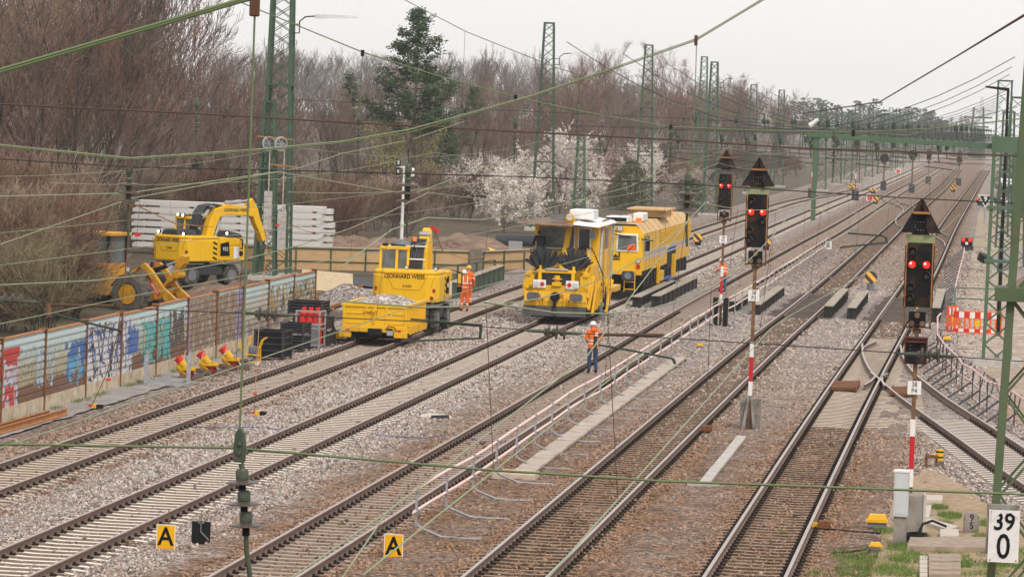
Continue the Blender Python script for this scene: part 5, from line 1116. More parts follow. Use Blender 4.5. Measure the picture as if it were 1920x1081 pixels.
    if arm['clamp']: mb.build('hose_clamp', whitep, t)
    # lamps
    for (x, y, z) in lights:
        mb = MB(); mb.cyl((x, y+.1, z), (x, y, z), .085, 12); k = mb.build('work_lamp', black, t); mb = MB(); mb.cyl((x, y-.001, z), (x, y-.02, z), .06 if under != 'rail' else .07, 12); mb.build('lens', lamp_on if under != 'rail' else lensw, k)
    # undercarriage
    mb = MB(); mb.cyl((0, 0, .98), (0, 0, 1.16), .75, 20); mb.box(-.5, .5, -2.0, 2.0, .5, .98); mb.box(-1.1, 1.1, -1.55, -1.0, .45, .75); mb.box(-1.1, 1.1, 1.0, 1.55, .45, .75); mb.box(-1.2, 1.2, -.75, .75, .5, .9); mb.build('undercarriage', darkgrey, t, bevel=.03)
    tx = 1.02
    for y in (-1.28, 1.28):
        for x in (-tx, tx):
            mb = MB()
            for dx in (-.16, .16): mb.wheel((x+dx, y, .5), .5, .27, n=22)
            for a in range(22):
                th = 2*math.pi*a/22
                for dx in (-.16, .16): mb.boxc((x+dx+.06*(a % 2)-.03, y+.5*math.cos(th), .5+.5*math.sin(th)), (.2, .05, .05))
            k = mb.build('wheel', rubber, t); mb = MB(); mb.lathe([(.27, -.3), (.26, -.2), (.12, -.18)], (x, y, .5), (-1 if x > 0 else 1, 0, 0), 16); mb.build('rim', midgrey, k, smooth=True)
    mb = MB()
    for x in (-tx, tx): mb.box(x-.34, x+.36, -1.9, -.6, 1.02, 1.06); mb.box(x-.34, x+.36, .6, 1.9, 1.02, 1.06)
    mb.build('mudguard', midgrey, t)
    for y in (-2.15, 2.15):
        mb = MB()
        for x in (-.75, .75): mb.lathe([(.25, -.06), (.25, .06), (.2, .07), (.1, .09)], (x, y, arm['rw']), (1, 0, 0), 18)
        mb.bar((-.75, y, arm['rw']), (.75, y, arm['rw']), .1); mb.bar((0, y, arm['rw']), (0, y*.8, .7), .2); mb.build('rail_wheel', silver, t)
    mb = MB(); mb.boxc((.0, -2.1, .85), (1.3, .2, .25)); mb.boxc((-.5, -2.2, .95), (.2, .1, .2)); mb.build('hitch', darkgrey, t)
    mb = MB(); mb.boxc((-.2, -2.25, .98), (.25, .08, .16)); mb.boxc((.1, -2.25, 1.02), (.1, .08, .1)); mb.build('orange_tag', orange, t)
    mb = MB(); mb.bar((w, 1.2, 2.35), (w+.35, 1.5, 2.25), .03); mb.boxc((w+.36, 1.5, 2.0), (.2, .07, .5)); mb.boxc((w+.36, 1.5, 1.55), (.2, .07, .25)); mb.build('mirror', black, t, bevel=.03); mb = MB(); mb.boxc((w+.36, 1.455, 2.0), (.13, .015, .4)); mb.build('mirror_back', yellow, t)
    return t
ry = 155.4
excavator('road_rail_excavator', 'yellow road rail excavator standing on the track behind the gravel wagon', (TX(1, ry), ry, .0), R(-1.2),
    dict(boom=[(.6, 2.0), (.9, 2.9), (1.2, 3.45), (1.7, 3.7)], bh=[.5, .62, .5, .3], stick=[(1.6, 3.9), (1.9, 3.2), (2.1, 2.2), (2.2, 1.4)], sh=[.3, .45, .4, .3], cyl=[((.3, 2.3), (1.0, 3.5)), ((1.1, 3.7), (1.75, 3.75))], hose=[[(-.1, 2.2), (.1, 2.7), (.35, 3.2), (.7, 3.5), (1.2, 3.5)], [(-.05, 2.2), (.0, 2.6), (.2, 3.0), (.5, 3.3)]], clamp=[(-.05, 2.75), (.3, 3.25)], rw=.25),
    [(.0, -1.3, 2.46), (1.15, -1.3, 2.44)], '51654', 'rail')
e1 = AY(362, 535, 188)
excavator('wheeled_excavator', 'yellow wheeled excavator with a raised arm and lit lamps on the dirt behind the wall', (e1.x, 188, -.1), R(-36),
    dict(boom=[(.5, 2.1), (.7, 2.8), (1.0, 3.42), (1.6, 3.6), (2.9, 3.55), (3.5, 3.42)], bh=[.45, .48, .52, .5, .45, .34], stick=[(3.2, 4.1), (3.5, 3.55), (3.75, 3.0), (4.05, 2.5), (4.2, 2.1)], sh=[.28, .46, .38, .32, .25], cyl=[((1.0, 2.1), (1.45, 3.3)), ((1.9, 3.92), (3.2, 4.05))], hose=[[(-.1, 2.2), (-.2, 2.8), (0, 3.4), (.3, 3.75), (.8, 3.85), (1.4, 3.78)], [(.05, 2.2), (-.1, 2.7), (.1, 3.3), (.35, 3.6), (.8, 3.7)]], clamp=[(-.14, 2.7), (.03, 3.35)], rw=.72),
    [(-1.15, -1.3, 2.48), (.62, -1.3, 2.44), (-.95, -.25, 3.3), (-.6, -.25, 3.28), (1.3, .9, 2.5)], '51008', 'dirt')
E1 = bpy.data.objects['wheeled_excavator']
lettering('LEONHARD WEISS', .22, face_m((.49, 2.2, 3.58), (1, 0, 0)), letter_b, E1, sx=.85)
mb = MB(); mb.boxc((.28, 4.15, 2.4), (.3, .3, .22)); mb.build('bucket_link', redp, E1)
# ---------------- wheel loader, mostly behind the shrubs
def loader():
    c = AY(247, 551, 166); t = thing('wheel_loader', 'ochre yellow wheel loader with a big muddy tyre behind the graffiti wall', 'wheel loader', (c.x, 166, c.z-.86), R(-28))
    # loader faces right (local +x forward), wheels left and right along local y
    t.rotation_euler = (0, 0, R(-22))
    def bigy(x, y):
        mb = MB(); mb.wheel((x, y, .86), .86, .62, (0, 1, 0), 28)
        for a in range(24):
            th = 2*math.pi*a/24; mb.boxc((x+.85*math.cos(th), y+.14*(1 if a % 2 else -1), .86+.85*math.sin(th)), (.1, .34, .1))
        sg = -1 if y < .5 else 1; mb.lathe([(.84, .29), (.75, .335), (.5, .33), (.42, .27)], (x, y, .86), (0, sg, 0), 28)
        k = mb.build('wheel', rubber_mud, t); mb = MB(); mb.lathe([(.43, .36), (.40, .34), (.34, .18), (.2, .16), (.16, .26), (.05, .28)], (x, y, .86), (0, sg, 0), 20); mb.build('rim', loader_y, k)
    bigy(0, 0); bigy(0, 2.0); bigy(-3.1, 0); bigy(-3.1, 2.0)
    mb = MB(); mb.box(-1.2, .5, .45, 1.55, .6, 1.35); mb.box(-5.0, -1.5, .3, 1.7, .7, 2.1); mb.box(-4.9, -3.0, .35, 1.65, 2.1, 2.5); mb.build('body', loader_y, t, bevel=.06)
    mb = MB()
    for y in (.42, 1.58):
        mb.prism([(-.35, 1.55), (.1, 2.02), (.55, 1.75), (1.5, .55), (2.05, .3), (2.2, .55), (2.2, .75), (1.95, .78), (1.35, 1.2), (.75, 1.9), (.35, 2.2), (-.3, 1.8)], y-.09, y+.09)
    mb.prism([(.9, 1.1), (1.5, 1.5), (2.05, 2.25), (2.1, 2.55), (1.95, 2.6), (1.65, 2.4), (1.55, 1.9), (1.2, 1.5)], .8, 1.2); mb.box(1.0, 1.15, .42, 1.58, .9, 1.1); mb.cyl((1.72, .75, 1.75), (1.72, 1.25, 1.75), .16, 10); mb.build('lift_arm', loader_y, t, bevel=.02)
    mb = MB(); mb.cyl((.15, .95, 1.75), (1.1, .95, 2.1), .1, 10); mb.build('ram_cylinder', black, t, smooth=True); mb = MB(); mb.cyl((1.1, .95, 2.1), (1.9, .95, 2.42), .055, 10); mb.build('ram_rod', silver, t, smooth=True)
    mb = MB(); mb.prism([(.62, 1.38), (1.12, .78), (1.24, .9), (.74, 1.5)], .325, .329, 'y'); mb.build('red_decal', redp, t); lettering('ZEPPELIN', .13, face_m((.93, .323, 1.14), (0, -1, 0)) @ Matrix.Rotation(R(-50), 4, 'Z'), whitep, t)
    mb = MB(); mb.tube([(-.75, -.0, 1.35), (-.5, 0, 1.6), (0, 0, 1.68), (.35, 0, 1.58)], .07, 6); mb.prism([(-.9, 1.2), (-.5, 1.6), (.1, 1.7), (.1, 1.64), (-.45, 1.53), (-.83, 1.17)], -.3, .35); mb.build('mudguard', black, t)
    mb = MB(); mb.boxc((-.35, .1, 1.9), (.14, .14, .16)); mb.build('headlight', lensw, t)
    mb = MB()
    for x in (-3.0, -1.5):
        for y in (.35, 1.65): mb.bar((x, y, 2.1), (x, y, 3.25), .09)
    mb.build('cab_post', black, t); mb = MB(); mb.box(-3.15, -1.3, .2, 1.8, 3.25, 3.4); mb.build('cab_roof', loader_y, t, bevel=.03); mb = MB(); mb.box(-2.95, -1.55, .37, .39, 2.1, 3.25); mb.box(-1.53, -1.51, .4, 1.6, 2.1, 3.25); mb.build('cab_glass', glass2, t)
    mb = MB(); mb.bar((2.0, .5, .5), (2.0, 1.5, .5), .2); mb.cyl((2.1, .35, .62), (2.1, 1.65, .62), .08, 8); mb.build('coupler', loader_y, t)
loader()
# ================================================================ SIGNALS AND SIGNS
rustpost = M_('rusty_post', (.16, .085, .045), .8, var=.3, scale=5, dirt=((.3, .2, .12), .4, 4))
rust_edge = M_('rust_edge', (.34, .15, .05), .8, var=.2)
band_m = M_('signal_band_olive', (.26, .30, .16), .6, var=.15, scale=4, dirt=((.45, .2, .05), .4, 5))
band_d = M_('signal_band_grey', (.10, .095, .10), .6, var=.15)
def signal(base, label, T, plate=None, zplate=None, rw=None, lower=False, lit='red', band=band_m, rz=0, s=1., block=None, tri=True):
    t = thing('light_signal', label, 'railway signal', base, rz); B = T-1.05; W2 = .345*s
    if tri:
        mb = MB(); z0, z1 = T-.82, T
        mb.prism([(-.48, z0), (.48, z0), (0, z1)], -.02, .0); k = mb.build('speed_indicator', black_sig, t)
        mb = MB(); mb.hexa([(-.48, -.02, z0), (-.2, -.02, z0), (-.17, -.28, z0+.02), (-.44, -.05, z0), (0-.02, -.0, z1), (0, 0, z1), (0, -.02, z1), (-.02, -.02, z1)]); mb.hexa([(.2, -.02, z0), (.48, -.02, z0), (.44, -.05, z0), (.17, -.28, z0+.02), (0, -.0, z1), (.02, 0, z1), (.02, -.02, z1), (0, -.02, z1)]); mb.build('side_hood', black_sig, k)
        mb = MB(); mb.box(-.2, .2, -.1, -.03, z0-.04, z0+.44); mb.build('matrix', black_sig, k)
        mb = MB()
        for r, c in ((0, 0), (1, 0), (2, 0), (2, 1), (2, 2), (2, 3), (3, 0), (3, 4), (4, 0), (4, 4), (5, 1), (5, 2), (5, 3)): mb.cyl((-.13+c*.065, -.1, z0+.38-r*.062), (-.13+c*.065, -.108, z0+.38-r*.062), .016, 6)
        mb.build('matrix_dots', midgrey, k)
        mb = MB(); mb.box(-.2, .2, -.3, -.02, z0+.45, z0+.5); mb.build('hood_edge', rust_edge, k)
    mb = MB(); mb.box(-W2, W2, -.08, .06, B, B+.19); mb.build('top_band', band, t)
    mb = MB(); zb = B-1.52; mb.prism([(-W2, zb), (W2, zb), (W2, B-.08), (W2-.08, B-.001), (-W2+.08, B-.001), (-W2, B-.08)], -.09, .0); k = mb.build('screen', black_sig, t)
    mb = MB()
    for x in (-W2+.02, W2-.05): mb.box(x, x+.03, -.094, -.0901, zb, B)
    mb.build('screen_edge', rust_edge, k)
    lamps = [(-.165, -.2, 0), (-.17, -.5, 1), (.165, -.5, 1), (.165, -.76, 0), (-.19, -1.05, 0), (-.2, -1.3, 0)]
    for x, dz, on in lamps:
        mb = MB(); z = B+dz; n = 14; ring = [(x+.105*math.cos(R(-8)+R(196)*i/n), z+.1*math.sin(R(-8)+R(196)*i/n)) for i in range(n+1)]
        for (x0, q0), (x1, q1) in zip(ring, ring[1:]): mb.quad((x0, -.09, q0), (x1, -.09, q1), (x+(x1-x)*.92, -.3, z+(q1-z)*.92+.01), (x+(x0-x)*.92, -.3, z+(q0-z)*.92+.01))
        mb.build('lamp_hood', rustpost if not on else black_sig, k)
        mb = MB(); mb.lathe([(.085, 0), (.08, .03), (.04, .055)], (x, -.09, z-.015), (0, -1, 0), 14); kk = mb.build('lens', (redlit if lit == 'red' else amber) if on else glass, k)
        if on and lit == 'red' and plate: mb = MB(); mb.lathe([(.03, 0), (.02, .012)], (x-.03, -.137, z+.012), (-.25, -1, .2), 8); mb.build('bright_core', redcore, k)
    mb = MB()
    for x in (-W2+.02, W2-.06): mb.box(x, x+.045, -.05, .0, zb-.5, zb)
    mb.box(-W2+.02, -.2, -.05, 0, zb-.5, zb-.45); mb.box(.2, W2-.02, -.05, 0, zb-.5, zb-.45); mb.build('bracket', rustpost, t)
    mb = MB(); mb.box(-.2, .2, -.14, .02, zb-.48, zb-.1); k = mb.build('shunt_signal', black_sig, t, bevel=.01)
    for x, z in ((0, -.18), (-.12, -.38), (.12, -.38)):
        mb = MB(); mb.lathe([(.065, 0), (.06, .1), (.05, .1)], (x, -.14, zb+z), (0, -1, -.1), 10); mb.build('lamp_tube', rustpost, k)
    if lower:
        mb = MB(); z1 = zb-.72; mb.box(-.26, .26, -.16, .05, z1-.62, z1); k = mb.build('direction_indicator', black_sig, t, bevel=.01)
        mb = MB(); mb.box(-.27, .27, -.17, .06, z1-.02, z1+.02); mb.box(-.22, .22, -.3, -.16, z1-.1, z1-.07); mb.box(-.27, -.24, -.17, .0, z1-.6, z1); mb.box(.24, .27, -.17, .0, z1-.6, z1); mb.build('casing_edge', M_('red_brown', (.12, .03, .02), .7), k)
        mb = MB()
        for r, c in ((0, 0), (0, 4), (1, 0), (1, 4), (2, 0), (2, 1), (2, 2), (2, 3), (3, 0), (3, 2)): mb.cyl((-.13+c*.065, -.16, z1-.18-r*.08), (-.13+c*.065, -.166, z1-.18-r*.08), .014, 6)
        mb.build('matrix_dots', midgrey, k)
    mb = MB(); mb.box(-.05, .05, -.04, .05, 0, zb-.05); mb.box(-.1, .1, -.02, .06, zb-.62, zb-.5); mb.build('post', rustpost, t)
    if rw:
        for a, b, m in rw:
            mb = MB(); mb.box(-.058, .058, -.05, -.041, a, b); mb.build('post_band', whitep if m == 'w' else redstripe, t)
    if plate:
        mb = MB(); mb.box(-.16, .16, -.085, -.07, zplate-.16, zplate+.16); k = mb.build('number_plate', hiwhite, t)
        lettering('38', .17, face_m((0, -.087, zplate+.075)), letter_b, k, sx=.8); lettering(plate, .17, face_m((0, -.087, zplate-.075)), letter_b, k, sx=.8)
    if block:
        mb = MB()
        if block == 2:
            for x in (-.32, .12): mb.box(x, x+.2, -.3, .1, -.1, 1.25)
        else: mb.box(-.28, .3, .05, .4, -.1, .9); mb.hexa([(-.22, -.2, 0), (-.12, -.2, 0), (-.12, -.1, 0), (-.22, -.1, 0), (-.06, -.06, 1.0), (.0, -.06, 1.0), (.0, 0, 1.0), (-.06, 0, 1.0)]); mb.hexa([(.12, -.2, 0), (.22, -.2, 0), (.22, -.1, 0), (.12, -.1, 0), (0, -.06, 1.0), (.06, -.06, 1.0), (.06, 0, 1.0), (0, 0, 1.0)])
        mb.build('foundation', conc_old if block == 1 else black, t)
    return t
signal(G(1706, 938), 'biggest signal, on a red and white post lettered 38 P4, at the right', 7.15, 'P4', 2.68, [(1.53, 1.93, 'w'), (.75, 1.53, 'r'), (.33, .75, 'w')], True)
signal(G(1404, 806), 'signal on a red and white post lettered 38 P3 with concrete foot', 7.8, 'P3', 3.86, [(2.1, 2.52, 'w'), (1.4, 2.1, 'r'), (1.0, 1.4, 'w')], s=.94, block=1)
signal(G(1350, 612), 'signal lettered 38 P2 with two red lamps lit, farthest left of the three big ones', 7.6, 'P2', 3.75, [(2.15, 2.6, 'w'), (1.4, 2.15, 'r'), (.95, 1.4, 'w')], s=.94, band=band_d, block=2)
def farsig(px, pyb, ytop, label, lit='red', rw=True):
    b = G(px, pyb); T = AY(px, ytop, b.y).z+.2
    signal(b, label, T, rw=[(2.6, 3.2, 'w'), (1.0, 2.6, 'r')] if rw else None, lit=lit, band=band_d, tri=False, s=1.15)
    mb = MB(); mb.box(-.42, .42, -.4, .4, -.1, 1.2); o = mb.build('signal_foot', darkgrey, loc=(b.x, b.y+.6, -.2), bevel=.05); o.parent = None; tag(o, 'dark foot of the '+' '.join(label.split()[:9]), 'signal foot')
farsig(1521, 372, 230, 'far signal with two red lamps dimly seen at the left end of the gantry arm')
farsig(1603, 376, 236, 'far signal with two bright red lamps behind the gantry arm')
farsig(1740, 345, 270, 'far signal showing two orange lamps above the tracks', 'amber', False)
farsig(1797, 348, 274, 'far signal showing one orange lamp above the rightmost tracks', 'amber', False)
def backsignal(px, pyb, ytop, label):
    b = G(px, pyb); T = AY(px, ytop, b.y).z; t = thing('light_signal', label, 'railway signal', b); mb = MB(); mb.cyl((0, 0, 0), (0, 0, T), .12, 8); mb.build('post', rustpost, t); mb = MB(); mb.prism([(-.7, T-.2), (0, T-1.1), (.7, T-.2), (.4, T+.45), (-.4, T+.45)], -.1, .1); mb.build('back_board', black_sig, t); mb = MB(); mb.box(-.4, .4, -.4, .4, -.2, 1.25); mb.build('foundation', darkgrey, t)
backsignal(1656, 357, 292, 'far signal seen from behind, dark kite shaped board, left of the tallest pair')
backsignal(1709, 362, 285, 'far signal seen from behind on a brown post among the far tracks')
def dwarf(px, py, label, Y=None):
    t = thing('dwarf_signal', label, 'dwarf signal', G(px, py)); mb = MB(); mb.box(-.42, .42, -.2, .2, .35, .95); mb.build('housing', black_sig, t, bevel=.05); mb = MB(); mb.box(-.3, .5, -.15, .3, -.1, .35); mb.build('foot', darkgrey, t); mb = MB(); mb.boxc((0, -.205, .55), (.2, .01, .2)); mb.build('white_mark', whitep, t)
    for x in (-.25, .25):
        mb = MB(); mb.lathe([(.13, 0), (.12, .05), (.05, .08)], (x, -.2, .8), (0, -1, 0), 12); mb.build('red_lamp', redlit, t)
dwarf(1812, 470, 'dwarf signal with two lit red lamps right of the rightmost track, the nearer one'); dwarf(1837, 386, 'dwarf signal with two lit red lamps beside the white triangle sign')
# ---- boards
def striped(name, c0, c1, sc=3.):
    t = NT(name); w = t.n('ShaderNodeTexWave', bands_direction='DIAGONAL', wave_type='BANDS'); w.inputs['Scale'].default_value = sc; m = t.n('ShaderNodeMapping'); m.inputs['Scale'].default_value = (1, 0, 1); t.l(t.co, m.inputs[0]); t.l(m.outputs[0], w.inputs[0]); t.col(t.ramp(w.outputs['Fac'], [(0, lin(c0) if isinstance(c0, str) else c0), (.5, c1)], 'CONSTANT')); return t.fin(.5)
hazard = striped('hazard_stripe', (.02, .02, .022), (.75, .38, .02), 1.15)
hazard2 = striped('white_hatch', (.02, .02, .022), (.75, .74, .72), .6)
t = thing('disc_signal', 'round yellow and black hazard disc on a grey drum between two tracks', 'disc sign', G(1632, 546)); mb = MB(); mb.lathe([(.34, 0), (.34, .05)], (0, -.05, .75), (0, -1, .35), 22); mb.build('disc', hazard, t); mb = MB(); mb.cyl((0, 0, 0), (0, 0, .42), .2, 12); mb.box(-.1, .1, -.1, .1, .42, .6); mb.boxc((.3, -.1, .1), (.4, .1, .05)); mb.build('drum', midgrey, t)
def hazplate(px, py, w, h, label):
    t = thing('hazard_board', label, 'hazard board', G(px, py)); mb = MB(); mb.hexa([(-w/2, -.05, .3), (w/2, -.05, .3), (w/2, 0, .3), (-w/2, 0, .3), (-w/2, .1, .3+h), (w/2, .1, .3+h), (w/2, .15, .3+h), (-w/2, .15, .3+h)]); mb.build('board', hazard, t); mb = MB(); mb.box(-w/3, w/3, .15, .4, -.1, .3); mb.build('foot', darkgrey, t)
hazplate(1308, 461, .62, .55, 'yellow and black hatched board just right of the long yellow machine'); hazplate(1436, 470, .6, .6, 'yellow and black hatched board partly hidden by signal P3'); hazplate(1642, 383, .6, .6, 'yellow and black hatched board next to the red plate on the far tracks'); hazplate(1596, 357, .8, .6, 'orange and black hatched board in the grass left of the far tracks'); hazplate(1787, 360, .9, .7, 'orange hatched board on a dark foot between the far right tracks'); hazplate(1637, 363, .9, .4, 'low hatched board behind the red plate on the far tracks')
def redplate(px, py, label, s=1.):
    t = thing('stop_board', label, 'stop board', G(px, py)); mb = MB(); mb.box(-.42*s, .42*s, 0, .04, .3, .3+.62*s); mb.build('white_frame', whitep, t); mb = MB(); mb.prism([(-.3*s, .36), (.3*s, .36), (.3*s, .3+.55*s), (.12*s, .3+.55*s), (.12*s, .3+.47*s), (-.12*s, .3+.47*s), (-.12*s, .3+.55*s), (-.3*s, .3+.55*s)], -.012, -.002); mb.build('red_field', redp, t); mb = MB(); mb.box(-.05, .05, .05, .1, -.1, .3); mb.build('foot', darkgrey, t)
redplate(1631, 381, 'red plate in a white frame low beside the far middle track'); redplate(1684, 327, 'red plate in a white frame on a tall foot, farther away', 1.2)
t = thing('speed_board', 'white edged triangle sign lettered 9 on a grey post with hatched plates', 'speed sign', G(1846, 420)); t.scale = (1.75, 1.75, 1.6); mb = MB(); mb.cyl((0, .05, 0), (0, .05, 1.2), .06, 8); mb.build('post', silver, t)
mb = MB(); mb.prism([(-.42, 1.72), (.42, 1.72), (0, .98)], -.02, .0); mb.build('white_edge', whitep, t); mb = MB(); mb.prism([(-.33, 1.67), (.33, 1.67), (0, 1.08)], -.03, -.021); mb.build('black_field', letter_b, t); lettering('9', .42, face_m((0, -.033, 1.47)), whitep, t, sx=.9, bold=.01)
mb = MB(); mb.hexa([(.35, 0, 1.2), (1.3, .3, 1.2), (1.3, .33, 1.2), (.35, .03, 1.2), (.35, 0, 1.55), (1.3, .3, 1.6), (1.3, .33, 1.6), (.35, .03, 1.55)]); mb.build('hatched_plate', hazard2, t); mb = MB(); mb.cyl((1.1, .3, 0), (1.1, .3, 1.2), .05, 8); mb.build('second_post', silver, t)
t = thing('end_board', 'small white board lettered E at the far end of the tube barrier', 'sign', G(1553, 474)); mb = MB(); mb.box(-.22, .22, 0, .02, .25, .8); mb.build('board', whitep, t); lettering('E', .42, face_m((0, -.003, .53)), letter_b, t, bold=.01); mb = MB(); mb.cyl((.1, .04, 0), (.1, .04, 1.0), .03, 6); mb.build('post', silver, t)
a_y = M_('sign_yellow', (.82, .42, .005), .4, var=.04)
def asign(px, py, label):
    t = thing('letter_board', label, 'sign', G(px, py, -.2)); mb = MB(); mb.box(-.19, .19, 0, .012, 0, .5); mb.build('white_edge', whitep, t); mb = MB(); mb.box(-.175, .175, -.004, -.0005, .015, .485); mb.build('yellow_field', a_y, t); lettering('A', .5, face_m((0, -.006, .25)), letter_b, t, sx=.92, bold=.008); mb = MB(); mb.box(.03, .045, .02, .035, 0, .8); mb.bar((-.1, .03, .1), (-.8, .3, .06), .02); mb.box(-.86, -.8, .28, .32, .0, .12); mb.build('stand', rustpost, t)
asign(310, 1030, 'yellow board lettered A beside the black board, left of centre'); asign(737, 1048, 'yellow board lettered A near the start of the tube barrier')
t = thing('black_board', 'black square board with a white corner mark on a bent bracket', 'sign', G(376, 1022, -.2)); mb = MB(); mb.box(-.19, .19, 0, .015, .02, .48); mb.build('board', black, t); mb = MB(); mb.box(.09, .15, -.004, -.0005, .03, .07); mb.build('mark', whitep, t); mb = MB(); mb.bar((.0, -.02, .68), (.0, -.02, .28), .02); mb.bar((.0, -.02, .28), (.17, -.03, .12), .025); mb.box(-.06, .06, -.03, -.005, .44, .5); mb.build('bracket', midgrey, t); mb = MB(); mb.boxc((.12, -.006, .1), (.02, .008, .04)); mb.build('red_mark', redp, t)
# ================================================================ MASTS
lampgrey = M_('lamp_housing', (.55, .55, .56), .4, .3)
def lattice(mb, h, w0, w1, n, leg=.12, br=.06, d0=None, d1=None, z0=0):
    d0 = d0 or w0; d1 = d1 or w1
    L = lambda z, sx, sy: Vector((sx*(w0+(w1-w0)*z/h)/2, sy*(d0+(d1-d0)*z/h)/2, z))
    for sx in (-1, 1):
        for sy in (-1, 1): mb.bar(L(z0, sx, sy), L(h, sx, sy), leg)
    zs = []; z = z0
    r = (w1/w0)**(1/n); tot = sum(r**i for i in range(n)); st = (h-z0)/tot
    zs.append(z)
    for i in range(n): z += st*r**i; zs.append(min(z, h))
    for i in range(n):
        a, b = zs[i], zs[i+1]
        for sy in (-1, 1): mb.bar(L(a, -1, sy), L(b, 1, sy), br, br*.4); mb.bar(L(a, 1, sy), L(b, -1, sy), br, br*.4)
        for sx in (-1, 1): mb.bar(L(a, sx, -1), L(b, sx, 1), br*.4, br)
def mast(px, ytop, Y, label, w0=1.35, w1=.75, n=13, lamp=0, mat=greenp, zb=-.3, x=None, h=None, name='lattice_mast', group=None):
    p = AY(px, ytop, Y); x = p.x if x is None else x; h = p.z-zb if h is None else h
    t = thing(name, label, 'mast', (x, Y, zb), R(random.uniform(-4, 4)), group); mb = MB(); lattice(mb, h, w0, w1, n, leg=.15 if w0 > 1 else .11, br=.085)
    for z in (h*.33, h*.62): mb.box(-w0*.45, w0*.45, -w0*.45, w0*.45, z, z+.1)
    mb.box(-w1*.6, w1*.6, -w1*.6, w1*.6, h, h+.12); mb.build('lattice', mat, t)
    mb = MB(); mb.box(-w0*.75, w0*.75, -w0*.75, w0*.75, -.25, .25); mb.build('foundation', concrete, t, bevel=.02)
    if lamp:
        z = h-lamp; mb = MB(); mb.tube([(.35, 0, z), (.9, 0, z+.0), (.9, 0, z+.6), (1.2, 0, z+.85), (1.75, 0, z+.9)], .04, 6); mb.bar((.35, 0, z+.45), (.9, 0, z+.45), .05); k = mb.build('lamp_arm', darkgrey, t)
        mb = MB(); mb.hexa([(1.7, -.15, z+.78), (3.95, -.12, z+.88), (3.95, .12, z+.88), (1.7, .15, z+.78), (1.75, -.1, z+1.0), (3.9, -.05, z+.98), (3.9, .05, z+.98), (1.75, .1, z+1.0)]); mb.build('lamp_head', lampgrey, k)
    return t
mast(525, 0, 203, 'tallest green lattice mast with a long lamp arm beside the concrete beams', w0=1.5, w1=.95, n=20, lamp=3.35, h=16.0, x=AY(519, 350, 203).x)
t2 = mast(505, 192, 200, 'short green lattice mast with two tension wheels and hanging weights', w0=1.05, w1=.5, n=11, x=AY(500, 400, 200).x)
for dx in (.0, .62):
    mb = MB(); c = Vector((dx+.05, -.6, 6.95)); mb.lathe([(.30, -.04), (.38, -.03), (.38, .03), (.30, .04), (.30, -.04)], c, (.55, -.8, 0), 18)
    for k in range(3):
        a = math.pi*k/3; d = Vector((.8*math.cos(a), .55*math.cos(a), math.sin(a)))*.33; mb.bar(c-d, c+d, .05)
    mb.build('tension_wheel', silver, t2)
for dx, z0, z1, y in ((.12, 2.6, 4.3, -.55), (.85, 1.6, 3.5, -.45)):
    mb = MB(); z = z0
    while z < z1: mb.box(dx-.2, dx+.2, y-.15, y+.15, z, z+.26); z += .28
    mb.cyl((dx, y, z1), (dx, y, 6.9), .03, 6); mb.build('tension_weight', concrete, t2)
mb = MB(); mb.bar((-.5, -.7, 7.3), (1.3, -.6, 7.2), .06); mb.bar((.1, -.5, 5.9), (1.6, -.5, 5.8), .07); mb.build('wheel_bracket', rust_lt, t2)
mast(1030, 45, 306, 'green lattice mast with lamp arm in front of the white blossom tree', w0=1.75, w1=.7, n=17, lamp=3.1, mat=M_('mast_green_dark', (.05, .085, .055), .6, var=.15))
mast(1217, 86, 388, 'green lattice mast with lamp arm right of the blossom trees', w0=1.7, w1=.7, n=16, lamp=2.9)
mast(1090, 256, 315, 'short pale green lattice mast between the two big masts', w0=1.0, w1=.5, n=9, mat=greenlt)
mast(1321, 108, 428, 'green lattice mast, left one of the close pair behind signal P2', w0=1.4, w1=.6, n=14, mat=greenlt); mast(1340, 118, 375, 'green lattice mast with lamp arm, right one of the close pair behind signal P2', w0=1.3, w1=.6, n=14, lamp=2.3)
for px, yt, Y, lp in ((1414, 160, 500, 0), (1466, 170, 560, 2.2), (1545, 199, 540, 0), (1574, 204, 600, 0), (1595, 211, 640, 0), (1609, 196, 610, 0), (1634, 198, 690, 2.), (1656, 207, 740, 0), (1671, 203, 800, 0), (1678, 208, 850, 0), (1692, 211, 880, 0), (1706, 203, 980, 0), (1723, 204, 1080, 0)):
    mast(px, yt, Y, 'green lattice mast, one of the row fading into haze left of the far tracks', w0=1.3, w1=.7, n=9, lamp=lp, group='hazy lattice masts along the far tracks')
t = thing('transmitter_tower', 'hazy tower with platforms far beyond the tracks', 'tower', AY(1831, 300, 1300)); mb = MB(); lattice(mb, 17, 5, 3, 5, .6, .3); mb.box(-3.5, 3.5, -2, 2, 10.5, 11); mb.box(-4.5, 4.5, -2, 2, 13.5, 14); mb.box(-2, 2, -2, 2, 0, 10); mb.build('lattice', greenp, t)
mast(1880, 270, 330, 'hazy green lattice mast behind the gantry mast', w0=1.4, w1=1.1, n=12, h=13); mast(1909, 185, 250, 'green lattice mast with a cross beam at the right edge, behind the lamp post', w0=1.6, w1=.8, n=12); mast(1892, 212, 300, 'slim hazy lattice mast at the right edge', w0=1.2, w1=.8, n=12)
t = thing('street_lamp', 'tall thin black lamp post at the right edge', 'lamp post', AY(1884, 320, 170)-Vector((0, 0, 7))); L = AY(1893, 166, 170).z-t.location.z; mb = MB(); mb.tube([(0, 0, 0), (0, 0, L)], [.09, .055], 8); mb.build('post', black, t); mb = MB(); mb.hexa([(-.95, -.1, L-.0), (.05, -.1, L-.12), (.05, .1, L-.12), (-.95, .1, L), (-.95, -.08, L+.08), (.05, -.08, L+.02), (.05, .08, L+.02), (-.95, .08, L+.08)]); mb.build('lamp_head', black, t)
